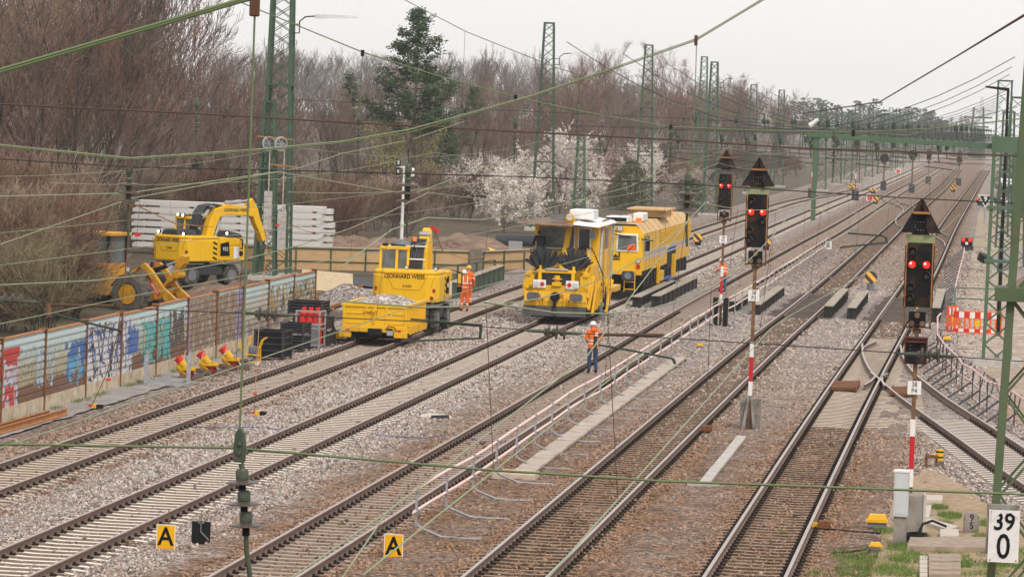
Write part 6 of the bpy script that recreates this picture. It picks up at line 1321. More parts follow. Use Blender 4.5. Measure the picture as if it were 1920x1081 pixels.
# gantry mast with outrigger and hanging post
t = thing('gantry_mast', 'pale green lattice mast with a long arm over the tracks and a hanging post', 'gantry', (.55, 150, -.2)); mb = MB(); lattice(mb, 8.3, 1.0, .8, 11, .13, .08); mb.box(-.5, .5, -.5, .5, 8.0, 8.6); mb.box(-.6, .6, -.55, .55, 3.9, 4.0); mb.box(-.6, .6, -.55, .55, 5.9, 6.0); mb.build('lattice', greenlt, t)
mb = MB(); mb.hexa([(-7.4, -.14, 8.32), (.9, -.14, 8.08), (.9, .14, 8.08), (-7.4, .14, 8.32), (-7.4, -.14, 8.49), (.9, -.14, 8.29), (.9, .14, 8.29), (-7.4, .14, 8.49)]); k = mb.build('arm', greenlt, t, bevel=.01)
mb = MB(); mb.bar((-7.05, 0, 8.45), (-7.05, 0, 5.2), .17); mb.build('hanging_post', greenlt, t); mb = MB(); mb.box(-.9, .9, -.8, .8, -.2, .35); mb.build('foundation', concrete, t, bevel=.03)
mb = MB(); mb.tube([(-7.3, 0, 8.75), (-7.0, -.05, 9.0)], [.1, .06], 8); mb.build('tie_insulator', whitep, t)
# nearest mast
t = thing('near_lattice_mast', 'nearest dark green lattice mast cut by the right edge, carrying the kilometre board', 'mast', (.95, 60, -.3)); mb = MB(); lattice(mb, 13, 1.5, .7, 10, .115, .085); mb.box(-.8, .9, -.75, .75, 6.5, 6.56); mb.box(-.8, .9, -.76, -.7, 6.38, 6.58); mb.build('lattice', M_('near_mast_green', (.085, .12, .06), .6, var=.15, scale=2, dirt=((.12, .06, .03), .35, 4)), t); mb = MB(); mb.box(-1.2, 1.2, -1.1, 1.1, -.2, .2); mb.build('foundation', concrete, t)
p = AY(1882, 1004, 58.9); t = thing('kilometre_board', 'white kilometre board with a worn 39 over a large 0 on the nearest mast', 'kilometre board', p)
mb = MB(); mb.box(-.225, .225, 0, .012, -.39, .38); mb.build('plate', M_('board_white', (.74, .73, .72), .5, var=.05, dirt=((.5, .48, .46), .4, 5)), t); lettering('0', .52, face_m((0, -.005, -.17)), letter_b, t, sx=.82, bold=.004); lettering('39', .36, face_m((.0, -.005, .2)), letter_b, t, sx=.9, bold=.006)
mb = MB(); mb.prism([(-.19, .2), (-.12, .28), (-.03, .36), (-.19, .37)], -.012, -.0105); mb.prism([(.02, .33), (.09, .345), (.2, .26), (.2, .37), (.02, .37)], -.012, -.0105); mb.build('worn_paint', M_('worn_white', (.7, .69, .68), .6), t)
mb = MB(); mb.box(-.26, .19, .03, .1, -.28, .46); mb.build('back_box', conc_old, t, bevel=.01); mb = MB()
for x in (-.19, .19):
    for z in (-.36, .35): mb.cyl((x, -.001, z), (x, -.006, z), .012, 8)
mb.build('bolt', rust, t)
# ================================================================ OVERHEAD WIRES
def string(mb, p, n, r=.1, pitch=.17, d=(0, 0, -1)):    # insulator discs, returns nothing
    d = Vector(d).normalized()
    mb.m = 0; mb.lathe([(.02, -.42), (.05, -.36), (.085, -.2), (.06, -.1), (.02, 0)], p, d, 8)
    for i in range(n):
        c = Vector(p)+d*(.05+pitch*i); mb.lathe([(r*.35, .0), (r*.45, .03), (r*.45, pitch*.5), (r*.38, pitch*.5)], c, d, 10); mb.m = 1; mb.lathe([(r*.4, pitch*.5), (r*1.6, pitch*.62), (r*1.6, pitch*.68), (r*.4, pitch*.8)], c, d, 14); mb.m = 0
    mb.tube([Vector(p)+d*(pitch*n+.02), Vector(p)+d*(pitch*n+.45)], .022, 6)
def ins(parent, p, n=3, r=.1, pitch=.17, d=(0, 0, -1)):
    mb = MB(); string(mb, p, n, r, pitch, d); mb.build('insulator', [porcelain, disc_b], parent)
def wire(parent, pts, r, mat, name='wire'):
    mb = MB(); P = []
    for q in pts: P.append(AY(*q) if len(q) == 3 and not isinstance(q, Vector) else q)
    mb.tube(P, r, 5); mb.build(name, mat, parent, smooth=True)
def PW(px, py, Y): return AY(px, py, Y)
def zero(name, label): return thing(name, label, 'overhead wires')
# nearest span
h1 = zero('wire_span', 'nearest wire span with thick double carrying wire and big insulator string')
wire(h1, [(-300, 222, 26), (0, 131, 26), (450, 0, 26), (700, -60, 26)], .0125, wire_g, 'carrying_wire'); wire(h1, [(-300, 228, 26), (0, 136, 26), (450, 4, 26), (700, -56, 26)], .0115, wire_g, 'carrying_wire')
wire(h1, [(-300, 832, 26), (0, 832, 26), (440, 839, 26), (900, 879, 26), (1240, 901, 26), (1920, 926, 26), (2200, 936, 26)], .0085, wire_g, 'cross_wire')
a, b = PW(478, 0, 26), PW(478, 20, 26); mb = MB(); mb.boxc((a.x, 26, a.z-.02), (.065, .05, .18)); mb.build('clamp', clamp_brown, h1, bevel=.01)
wire(h1, [(478, 20, 26), (472, 200, 26), (462, 480, 26), (450, 800, 26)], .0075, wire_g, 'hanger')
mb = MB(); c = PW(450, 838, 26); mb.prism([(c.x-.035, c.z-.1), (c.x+.035, c.z-.1), (c.x+.042, c.z), (c.x+.03, c.z+.1), (c.x, c.z+.14), (c.x-.03, c.z+.1), (c.x-.042, c.z)], 25.97, 26.03)
for dz in (.02, -.04): mb.cyl((c.x, 25.96, c.z+dz), (c.x, 25.99, c.z+dz), .02, 8)
mb.build('clamp', porcelain, h1, bevel=.01)
mb = MB(); c = PW(452, 868, 26)
for i in range(3):
    q = PW(454+i*3.5, 878+i*40, 26); mb.m = 0; mb.lathe([(.035, .0), (.045, .02), (.042, .07)], q, (.036, 0, -1), 12); mb.m = 1; mb.lathe([(.03, .07), (.108, .09), (.11, .098), (.06, .105), (.03, .11)], q, (.036, 0, -1), 18); mb.m = 2; mb.lathe([(.025, .11), (.025, .16)], q, (.036, 0, -1), 10); mb.m = 0
mb.tube([c, PW(455, 880, 26)], .02, 6); mb.tube([PW(461, 985, 26), PW(462, 1030, 26), PW(468, 1075, 26), PW(470, 1100, 26)], .018, 6); mb.build('insulator', [porcelain, disc_b, black], h1, smooth=True)
# second span
h2 = zero('wire_span', 'wire span over the yellow wagon whose lower cross wire carries four horizontal insulators')
for dz in (0, 3): wire(h2, [(-200, 252+dz, 62), (0, 271+dz, 62), (245, 296+dz, 62), (480, 280+dz, 62), (640, 265+dz, 62), (767, 243+dz*2, 62), (880, 212+dz, 62), (1000, 178+dz, 62), (1150, 127+dz, 62), (1305, 73+dz, 62), (1430, -2+dz, 62), (1600, -110+dz, 62)], .0095, wire_g if dz else wire_p, 'carrying_wire')
wire(h2, [(-200, 288, 62), (0, 298, 62), (245, 313, 62), (640, 322, 62), (1000, 332, 62), (1320, 347, 62), (1700, 371, 62), (1920, 382, 62), (2100, 390, 62)], .009, wire_d, 'cross_wire')
wire(h2, [(-200, 548, 62), (0, 562, 62), (240, 578, 62), (480, 588, 62), (775, 602, 62), (1040, 622, 62), (1300, 636, 62), (1500, 649, 62), (1740, 665, 62), (1920, 677, 62), (2100, 690, 62)], .008, wire_d, 'cross_wire')
for px, py in ((498, 588), (1040, 622), (1740, 665), (20, 563)):
    c = PW(px-18, py-1, 62); mb = MB(); mb.m = 0; mb.tube([PW(px-58, py-3, 62), PW(px-40, py-2, 62), PW(px+40, py+3, 62), PW(px+55, py+3, 62)], [.01, .03, .03, .01], 6)
    for i in range(3):
        q = PW(px-14+i*15, py-.5+i*.8, 62); d = Vector((1, 0, -.05)); mb.m = 0; mb.lathe([(.045, -.05), (.06, -.04), (.06, .0)], q, d, 10); mb.m = 1; mb.lathe([(.03, .0), (.115, .012), (.115, .035), (.03, .045)], q, d, 14)
    mb.build('insulator', [porcelain, disc_b], h2)
for px, y0 in ((244, 335), (767, 336), (1291, 352)):
    mb = MB(); mb.m = 0
    top = {244: 298, 767: 258, 1291: 330}[px]
    mb.m = 2; mb.box(PW(px, top, 62).x-.05, PW(px, top, 62).x+.05, 61.95, 62.05, PW(px, top+22, 62).z, PW(px, top, 62).z) if px != 1291 else None; mb.m = 0
    mb.tube([PW(px, top, 62), PW(px-1, y0, 62)], .016, 6); mb.lathe([(.02, 0), (.05, .05), (.06, .14), (.02, .26)], PW(px-1, y0-30, 62), (0, 0, -1), 10)
    for i in range(3):
        q = PW(px-2-i*.5, y0+i*15, 62); mb.m = 0; mb.lathe([(.04, -.02), (.05, .0), (.04, .06)], q, (0, 0, -1), 10); mb.m = 1; mb.lathe([(.04, .055), (.17, .08), (.175, .105), (.04, .115)], q, (0, 0, -1), 16)
    mb.m = 0; mb.tube([PW(px-3, y0+48, 62), PW(px-4, y0+75, 62), PW(px-3, y0+110, 62)], .022, 6); mb.build('insulator', [porcelain, disc_b, timber], h2)
wire(h2, [(1306, 80, 62), (1303, 200, 62), (1297, 300, 62), (1291, 335, 62)], .007, wire_g, 'hanger'); mb = MB(); c = PW(1305, 76, 62); mb.boxc((c.x, 62, c.z), (.05, .06, .16)); mb.build('clamp', clamp_brown, h2)
steady = thing('steady_arms', 'brown and green registration arms hanging from the cross wire near the lone worker', 'registration arms')
for pts, m, r in (([(1122, 627), (1245, 628)], wire_b, .028), ([(1117, 630), (1115, 655)], greendk, .035), ([(1122, 646), (1190, 658), (1262, 672)], greendk, .018), ([(1262, 672), (1266, 682)], greendk, .025)):
    mb = MB(); mb.tube([PW(x, y, 62) for x, y in pts], r, 6); mb.build('arm_tube', m, steady)
for k, (pts, m, r) in enumerate((([(770, 598), (840, 604), (902, 609)], greendk, .018), ([(902, 608), (900, 636)], greendk, .025), ([(898, 634), (840, 636), (755, 640)], greendk, .016))):
    mb = MB(); mb.tube([PW(x, y, 62) for x, y in pts], r, 6); mb.build('arm_tube', m, steady)
for pts, m, r in (([(92, 571), (214, 573)], wire_b, .028), ([(92, 568), (92, 590)], rustpost, .04), ([(92, 586), (160, 604), (228, 620)], greendk, .02)):
    mb = MB(); mb.tube([PW(x, y, 62) for x, y in pts], r, 6); mb.build('arm_tube', m, steady)
for pts, m, r in (([(1590, 437), (1655, 442), (1661, 446)], greendk, .022), ([(1661, 444), (1663, 456)], greendk, .03), ([(1660, 455), (1600, 461), (1575, 464)], greendk, .022)):
    mb = MB(); mb.tube([PW(x, y, 90) for x, y in pts], r, 6); mb.build('arm_tube', m, steady)
# third and fourth span
h3 = zero('wire_span', 'wire span with brown cross wire and four short insulator strings above the machines')
wire(h3, [(300, -70, 125), (440, 0, 125), (680, 98, 125), (820, 142, 125), (967, 182, 125), (1110, 213, 125), (1258, 238, 125), (1410, 244, 125), (1600, 248, 125), (1750, 241, 125), (1920, 222, 125), (2100, 190, 125)], .02, wire_g, 'carrying_wire')
wire(h3, [(-100, 190, 125), (0, 195, 125), (370, 213, 125), (640, 229, 125), (960, 246, 125), (1280, 263, 125), (1500, 278, 125), (1920, 293, 125), (2100, 300, 125)], .03, wire_b, 'cross_wire')
for px, top in ((680, 98), (967, 182), (1258, 238), (1600, 248)):
    c = PW(px, top, 125); mb = MB(); mb.boxc((c.x, 125, c.z-.03), (.1, .1, .2)); mb.build('clamp', black, h3)
for px, top, y0 in ((673, 105, 236), (966, 188, 242), (1258, 243, 262), (1564, 250, 268), (369, 150, 208)):
    if px != 369: wire(h3, [(px+ (7 if px < 700 else 0), top, 125), (px, y0, 125)], .01, wire_g, 'hanger')
    ins(h3, PW(px, y0, 125), 3, .1, .21)
h4 = zero('wire_span', 'thin wire span further back from the tall left mast, with black clamps')
wire(h4, [(545, -110, 203), (755, -2, 203), (875, 60, 203), (1040, 126, 203), (1210, 178, 203), (1276, 198, 203), (1500, 236, 203), (1700, 254, 203), (1908, 200, 203)], .022, wire_g, 'carrying_wire'); wire(h4, [(545, 186, 203), (867, 203, 203), (1280, 222, 203), (1908, 255, 203)], .014, wire_d, 'cross_wire')
for px, y0 in ((866, 206), (1083, 212), (1282, 228), (1610, 243)):
    ins(h4, PW(px, y0, 203), 3, .12, .3); wire(h4, [(px+6, {866: 58, 1083: 140, 1282: 199, 1610: 246}[px], 203), (px, y0, 203)], .01, wire_d, 'hanger')
for Y, zc in ((290, 12), (335, 12), (380, 12), (425, 11), (470, 11), (515, 11), (560, 11), (605, 11), (650, 11), (705, 11), (760, 11), (820, 11), (880, 11), (960, 11)):
    h = thing('wire_span', 'far wire span between the hazy masts across all tracks', 'overhead wires', (0, 0, 0), 0, 'far wire spans'); xl, xr = -31, 1.5
    P = [Vector((xl+(xr-xl)*i/12, Y, 8.2+(zc+2-8.2)*abs(i/6-1)**1.8)) for i in range(13)]; wire(h, P, .03, wire_d, 'carrying_wire')
    for z in (7.9, 6.2): wire(h, [Vector((xl, Y, z)), Vector((xr, Y, z))], .022, wire_d, 'cross_wire')
    for n in (1, 2, 3, 4, 5):
        if Y < 500 or n > 1: x = TX(n, Y); mb = MB(); mb.bar((x-.3, Y, 7.9), (x, Y, 6.2), .09); mb.lathe([(.05, 0), (.2, .1), (.2, .5), (.05, .6)], (x-.1, Y, 7.5), (.2, 0, -1), 6); mb.bar((x-1.6+.5*(n % 2), Y+.5, 5.9), (x+.9, Y+.5, 5.7), .07); mb.bar((x+1.1, Y, 9.2), (x+1.2, Y, 7.9), .08); mb.lathe([(.05, 0), (.18, .1), (.18, .4), (.05, .5)], (x+1.1, Y, 9.0), (0, 0, -1), 6); mb.build('insulator', greendk, h)
# lines along the tracks
SUP = [26, 62, 125, 203, 290, 380, 470, 560, 650, 760, 880, 1000]
def overhead(label, X, y0, y1, zc=5.5, r=.0072, zt=7.3, n_=5):
    t = zero('overhead_line', label); pc = []; pk = []; y = y0
    while y <= y1:
        k = max([i for i, s in enumerate(SUP) if s <= y] or [0]); s0, s1 = SUP[k], SUP[min(k+1, len(SUP)-1)]; f = 0 if s1 == s0 else min(1, (y-s0)/(s1-s0)); zig = .3*(-1)**k*(1-2*f)
        pc.append(Vector((X(y)+zig, y, zc))); (pk if (n_ > 3 or y > 70) else []).append(Vector((X(y)+zig*.3, y, zt-.55*4*f*(1-f)))); y += 4 if y < 250 else 10
    wire(t, pc, r, wire_p, 'contact_wire'); wire(t, pk, r*.9, wire_p, 'catenary_wire')
    for a, b in list(zip(pc[-len(pk):], pk))[2::3]:
        if a.y < 200: wire(t, [a, b], .0035, wire_b, 'dropper')
for n, lab in ((1, 'overhead line of contact and carrying wire above the leftmost track'), (2, 'overhead line above the track of the brush machine'), (3, 'overhead line above the track where the lone worker walks'), (4, 'overhead line above the track beside the tube barrier'), (5, 'overhead line above the straight turnout track')): overhead(lab, lambda y, n=n: TX(n, y), 26 if n > 3 else 34, 1000 if n > 1 else 470, n_=n)
overhead('overhead line above the curved diverging track at the right edge', lambda y: -3.1+.006*(y-27) if y < 60 else -2.9+.02*(y-60), 24, 150)
t = zero('anchor_wire', 'pale wire running diagonally from an insulator string past the lone worker'); wire(t, [PW(1300, 402, 62), PW(1180, 560, 50), PW(1100, 668, 43), PW(905, 820, 35), PW(725, 960, 30)], .008, wire_p); wire(t, [PW(725, 960, 30), PW(640, 1085, 27)], .007, wire_p); wire(t, [PW(725, 960, 30), PW(535, 1090, 26)], .007, wire_p)
t = zero('tie_wire', 'dark tie wire from the end of the gantry arm up to the right'); wire(t, [Vector((-7.0, 150, 9.0)), AY(1650, 191, 132), AY(1790, 108, 108), AY(1925, 26, 60)], .022, wire_b); 
t = zero('anchor_wire', 'pale wire from the left insulator string across the beam stack'); wire(t, [(0, 458, 62), (245, 372, 64), (560, 315, 75), (640, 288, 80), (770, 262, 95), (870, 228, 110)], .009, wire_p); 
t = zero('anchor_wire', 'pale wire from the concrete beams up to the blossom tree'); wire(t, [(0, 368, 62), (240, 362, 70), (520, 322, 80), (770, 365, 95), (965, 292, 120)], .011, wire_p)
t = zero('anchor_wire', 'pale wire sagging from the light mast to the long yellow machine'); wire(t, [(640, 500, 62), (735, 430, 66), (800, 408, 70), (900, 412, 90), (1000, 398, 110), (1180, 350, 140), (1258, 312, 150)], .012, wire_p)
t = zero('earthing_cable', 'orange earthing cables with red tags hanging from the wires on the left')
for pts in ([(245, 385, 70), (236, 500, 75), (222, 620, 85), (200, 700, 95), (172, 760, 105)], [(250, 382, 70), (330, 420, 90), (395, 425, 120), (400, 424, 130)], [(505, 405, 160), (497, 500, 140), (485, 620, 120), (478, 740, 105)], [(505, 405, 160), (580, 435, 150), (650, 438, 145), (690, 420, 140)], [(812, 427, 75), (830, 470, 100), (870, 485, 120), (1000, 470, 160)]):
    wire(t, pts, .012, rust_lt, 'cable')
for px, py, Y in ((203, 711, 90), (258, 440, 72), (520, 422, 110), (497, 508, 130), (478, 738, 104), (487, 671, 110), (820, 433, 78), (812, 427, 75)):
    mb = MB(); mb.boxc(tuple(AY(px, py, Y)), (.1, .03, .06)); mb.build('red_tag', redp, t)
# high voltage pylon in the haze
t = thing('pylon', 'faint power pylon in the haze above the far tracks', 'pylon', AY(1838, 262, 3900)-Vector((0, 0, 22))); mb = MB(); lattice(mb, 64, 9, 1.5, 12, .5, .3)
for z, w in ((38, 15), (50, 11)): mb.bar((-w, 0, z), (w, 0, z), .7); mb.bar((-w, 0, z), (0, 0, z+3), .4); mb.bar((w, 0, z), (0, 0, z+3), .4)
mb.build('lattice', silver, t)
# ================================================================ TREES
bark = M_('bark_grey', (.105, .082, .068), .9, var=.3, scale=3); bark_d = M_('bark_dark', (.06, .048, .042), .9, var=.3)
def twigm(name, c, v=.25): return M_(name, c, .9, var=v, scale=.6)
tw_red = twigm('twigs_reddish', (.175, .098, .07)); tw_brown = twigm('twigs_brown', (.20, .135, .095)); tw_grey = twigm('twigs_grey', (.15, .12, .105)); tw_purple = twigm('twigs_mauve', (.18, .118, .10)); tw_olive = twigm('twigs_olive', (.21, .165, .095)); tw_dry = twigm('twigs_dry', (.27, .195, .14), .4)
class TW:
    def __init__(s): s.v = []; s.f = []
    def seg(s, p, q, r0, r1, n=3):
        d, u, w = orth(q-p); b = len(s.v)
        for c, r in ((p, r0), (q, r1)):
            for k in range(n): a = 2*math.pi*k/n; s.v.append(tuple(c+u*(r*math.cos(a))+w*(r*math.sin(a))))
        for k in range(n): s.f.append((b+k, b+(k+1) % n, b+n+(k+1) % n, b+n+k))
    def leaf(s, c, sz, rng):
        a = Vector((rng.gauss(0, 1), rng.gauss(0, 1), rng.gauss(0, 1))).normalized(); _, u, w = orth(a); b = len(s.v)
        s.v += [tuple(c+u*sz), tuple(c+w*sz*.6), tuple(c-u*sz), tuple(c-w*sz*.6)]; s.f.append((b, b+1, b+2, b+3))
def grow(seed, h, spread=.5, limbs=8, twr=.010, levels=4, up=.5, multi=1, first=.25, dens=5):
    rng = random.Random(seed); trunk, tw, tips = TW(), TW(), []
    def branch(p, d, L, r, lv):
        n = 4 if lv < 2 else 3; pts = [p]; q = p.copy(); dd = d.copy()
        for i in range(n):
            dd = (dd+Vector((rng.gauss(0, .13), rng.gauss(0, .13), rng.gauss(0, .08)+up*.10))).normalized(); q = q+dd*(L/n); pts.append(q.copy())
        for i in range(n):
            ra = r*(1-.75*i/n); rb = r*(1-.75*(i+1)/n); (trunk if lv < 2 else tw).seg(pts[i], pts[i+1], max(ra, twr*.7), max(rb, twr*.6), 6 if lv == 0 else (4 if lv == 1 else 3))
        if lv >= levels: tips.append((pts[-1], dd)); return
        m = limbs if lv == 0 else dens+rng.randint(-1, 1)
        for k in range(m):
            f = first+(1-first)*(k+rng.random())/m if lv == 0 else .25+.75*(k+rng.random())/m
            i = min(n-1, int(f*n)); c = pts[i].lerp(pts[i+1], f*n-i); a = rng.uniform(0, 6.283); _, u, w = orth(dd); sp = spread*rng.uniform(.7, 1.25)
            nd = (dd+(u*math.cos(a)+w*math.sin(a))*sp*1.3).normalized(); nd.z += up*.2; nd.normalize()
            branch(c, nd, L*(.62 if lv == 0 else .55)*(1.15-.45*f)*rng.uniform(.8, 1.2), r*(.42 if lv == 0 else .45)*(1-.4*f), lv+1)
    for k in range(multi):
        d = Vector((rng.gauss(0, .05 if multi == 1 else .28), rng.gauss(0, .05 if multi == 1 else .28), 1)).normalized()
        branch(Vector((rng.uniform(-.3, .3)*(multi > 1), rng.uniform(-.3, .3)*(multi > 1), -.3)), d, h*(.82 if multi == 1 else rng.uniform(.6, .85)), h*(.011 if multi == 1 else .006), 0)
    return trunk, tw, tips
def tree(name, label, group, loc, g, mt, mc, leaf=None, cat='tree'):
    t = thing(name, label, cat, loc, 0, group); raw('trunk', g[0].v, g[0].f, mt, t); c = raw('crown', g[1].v, g[1].f, mc, t)
    if leaf: raw(leaf[0], leaf[1].v, leaf[1].f, leaf[2], c)
    return t
GR = 'bare trees of the wood beside the railway'
protos = [
 tree('bare_tree', 'tall bare reddish brown tree in the wood beside the railway', GR, (-60, 240, 0), grow(11, 13.5, .5, 12, .020, 4, .5, dens=4), bark, tw_red),
 tree('bare_tree', 'bare brown tree with steep branches in the wood beside the railway', GR, (-60, 250, 0), grow(12, 13, .38, 13, .020, 4, .9, dens=4), bark_d, tw_brown),
 tree('bare_tree', 'bare dark grey tree with open crown in the wood beside the railway', GR, (-60, 260, 0), grow(13, 14, .6, 11, .020, 4, .4, dens=4), bark_d, tw_grey),
 tree('bare_tree', 'bare mauve twigged tree in the wood beside the railway', GR, (-60, 270, 0), grow(14, 12, .45, 13, .020, 4, .7, dens=4), bark, tw_purple),
 tree('bare_tree', 'slender bare poplar like tree in the wood beside the railway', GR, (-60, 280, 0), grow(15, 15, .25, 18, .020, 4, 1.1, dens=4, first=.15), bark, tw_grey),
 tree('bare_tree', 'wide bare oak like tree with heavy dark limbs in the wood beside the railway', GR, (-60, 284, 0), grow(16, 12.5, .75, 10, .020, 4, .25, dens=4, first=.3), bark_d, tw_brown),
]
bushes = [
 tree('bare_bush', 'leafless brown thicket bush under the trees beside the railway', 'leafless thicket under the trees', (-60, 240, 0), grow(21, 6, .5, 9, .016, 3, .5, 7, .1, 5), bark, tw_dry, cat='bush'),
 tree('bare_bush', 'leafless reddish thicket bush under the trees beside the railway', 'leafless thicket under the trees', (-60, 244, 0), grow(22, 5.5, .55, 9, .016, 3, .5, 8, .1, 5), bark, tw_red, cat='bush'),
 tree('bare_bush', 'leafless olive brown thicket bush under the trees beside the railway', 'leafless thicket under the trees', (-60, 248, 0), grow(23, 5, .6, 9, .015, 3, .3, 8, .05, 5), bark_d, tw_olive, cat='bush'),
]
used = set()
rng = random.Random(99)
def put(kind, i, x, y, s, z=None):
    p = kind[i]; z = hgt(x, y)-.1 if z is None else z; key = p.name
    if key not in used: used.add(key); p.location = (x, y, z); p.rotation_euler = (0, 0, rng.uniform(0, 6.28)); p.scale = (s, s, s); return p
    return dup(p, loc=(x, y, z), rz=rng.uniform(0, 6.28), s=s*rng.uniform(.92, 1.08))
def edge_x(px, Y): return AY(px, 300, Y).x
# rows of trees : (depth, picture range, height scale)
for Y, a, b, step, s0 in ((212, -230, 220, 42, 1.1), (236, -230, 270, 44, 1.1), (262, -230, 300, 46, 1.1), (255, 300, 500, 60, .72), (285, 270, 560, 52, .78), (320, 300, 720, 52, .78), (350, 480, 900, 50, .78), (385, 640, 1020, 46, .78), (430, 800, 1160, 40, .84), (490, 900, 1300, 36, .92), (570, 1040, 1400, 32, .96), (660, 1160, 1470, 28, .96), (770, 1260, 1520, 25, .96)):
    px = a; step *= .78
    while px < b:
        i = rng.choices(range(6), (4, 3, 2, 3, 1, 2) if px < 450 else (2, 2, 2, 4, 2, 2))[0]; y = Y+rng.uniform(-12, 12); sc = s0*rng.uniform(.78, 1.1)
        if 560 < px < 700: sc *= .82
        if 690 < px < 870 and Y < 340: sc *= .7
        if 870 <= px < 1010: sc *= .9
        put(protos, i, edge_x(px, y), y, sc); px += step*rng.uniform(.7, 1.3)
for Y, a, b, step, s0 in ((152, -200, 120, 34, .7), (160, -200, 130, 24, .75), (168, -60, 150, 26, .8), (180, -30, 125, 26, .95), (196, -40, 150, 26, 1.0), (228, -40, 165, 34, 1.05), (246, 240, 640, 40, .85), (285, 420, 780, 36, .75), (330, 640, 900, 40, .75), (350, 980, 1010, 30, .6), (400, 880, 1200, 36, .7), (470, 1040, 1300, 32, .8), (560, 1190, 1400, 30, .9), (680, 1330, 1500, 26, .9)):
    px = a; step *= .8
    while px < b:
        i = rng.choices((0, 1, 2), (3, 2, 3) if px < 300 else (3, 4, 2))[0]; y = Y+rng.uniform(-8, 8); put(bushes, i, edge_x(px, y), y, s0*rng.uniform(.75, 1.15)); px += step*rng.uniform(.7, 1.3)
for px, Y, s_ in ((120, 157, .75), (150, 158, .62), (95, 156, .75)): put(bushes, rng.randint(0, 2), edge_x(px, Y), Y, s_)
for k in range(46):
    y = 90+k*15+rng.uniform(-5, 5); x = 11+.012*y+rng.uniform(0, 9)
    o = put(bushes if k % 3 else protos, k % 3 if k % 3 else rng.randint(0, 5), x, y, rng.uniform(.6, 1.0) if k % 3 else rng.uniform(.5, .8), -.3); o['label'] = 'bare growth along the bank right of the railway'; o['group'] = 'bare growth on the right bank'
# trees that keep some russet leaves, at the left
lf = M_('russet_leaves', (.24, .075, .04), .8, var=.35, scale=.8)
g = grow(31, 15, .45, 14, .014, 4, .8, dens=5); L = TW(); r2 = random.Random(1)
for p, d in g[2]:
    if r2.random() < .75:
        for k in range(3): L.leaf(p+Vector((r2.gauss(0, .2), r2.gauss(0, .2), r2.gauss(0, .2))), .055, r2)
rt = tree('russet_tree', 'tall tree with russet leaves left in its top at the far left', None, (edge_x(120, 222), 222, .2), g, bark, tw_red, ('leaves', L, lf)); rt.scale = (1.12,)*3
dup(rt, loc=(edge_x(190, 236), 236, .2), rz=2., label='slightly shorter russet topped tree right of the first one', s=1.02); dup(rt, loc=(edge_x(1100, 470), 470, .2), rz=1., label='slim russet tree behind the tall mast with the white lamp arm', s=.9); dup(rt, loc=(edge_x(1262, 520), 520, .2), rz=4., label='russet tree right of the second lamp arm mast', s=.95)
# pale birches against the sky
g = grow(41, 17, .42, 12, .012, 4, .3, first=.35, dens=4); bt = tree('birch_tree', 'tall pale birch against the sky at the left, the taller of two', None, (edge_x(246, 262), 262, .2), g, M_('birch_bark', (.30, .28, .28), .8, var=.3), twigm('birch_twigs', (.30, .24, .22)))
dup(bt, loc=(edge_x(196, 275), 275, .2), rz=2, label='pale birch leaning beside the taller birch at the left', s=1.02); dup(bt, loc=(edge_x(30, 255), 255, .2), rz=3, label='pale birch at the left picture edge', s=1.05)
# blossom
def blossom(seed, h, label, px, Y, col, s=1., dens=1., z=-.2, name='blossom_tree'):
    g = grow(seed, h, .62, 10, .012, 3, .25, 3, .12, 6); L = TW(); r3 = random.Random(seed)
    for p, d in g[2]:
        if r3.random() < .35: continue
        for k in range(int(22*dens)):
            q = p-d*r3.uniform(-.05, 1.1)+Vector((r3.gauss(0, .05), r3.gauss(0, .05), r3.gauss(0, .05))); L.leaf(q, r3.uniform(.035, .08), r3)
    t = tree(name, label, None, (edge_x(px, Y), Y, z), g, bark_d, tw_grey, ('blossom', L, col)); t.scale = (s, s, s); return t
bw = M_('blossom_white', (.86, .79, .72), .7, var=.12, scale=.7); bp = M_('blossom_pink', (.62, .42, .42), .7, var=.15, scale=.7); bd = M_('blossom_dull', (.50, .40, .35), .7, var=.2, scale=.7)
blossom(51, 7.2, 'large white blossom tree left of the lamp arm mast', 975, 322, bw, .88, 1.2); blossom(52, 7.4, 'large white and pale blossom tree right behind the lamp arm mast', 1052, 330, bw, .92, 1.2); blossom(53, 7.6, 'pinkish blossom tree right of the white blossom trees', 1102, 345, bp, .88, 1.)
blossom(54, 6.2, 'white blossom tree beside the second lamp arm mast', 1207, 395, bw, .92, 1.3); blossom(55, 4.6, 'low white blossom bush in front of the big blossom tree', 948, 296, bw, .95, 1.3, name='blossom_bush'); blossom(56, 6.5, 'dull pink blossom tree left of the white blossom trees', 868, 330, bd, .8, .35); blossom(57, 4.5, 'sparse blossom bush behind the light mast', 745, 296, bd, .95, .55, name='blossom_bush'); blossom(58, 4.8, 'white flowering bush with dry leaves at the far left above the wall', 75, 186, bw, .75, .45, name='blossom_bush'); blossom(59, 4.8, 'white flowering bush in front of the wheel loader', 160, 178, bw, .62, .4, name='blossom_bush'); blossom(60, 4.2, 'thin pale blossom tree far right of the machines', 1290, 420, bd, 1.05, .8)
blossom(61, 4.6, 'small pale blossom bush above the concrete beams', 485, 262, bd, 1.1, .6, name='blossom_bush')
# yellow catkin bush
blossom(62, 9., 'tall bush with yellow green catkins in front of the pine', 740, 318, M_('catkins', (.42, .40, .05), .7, var=.2), 1.05, .30, name='catkin_bush')
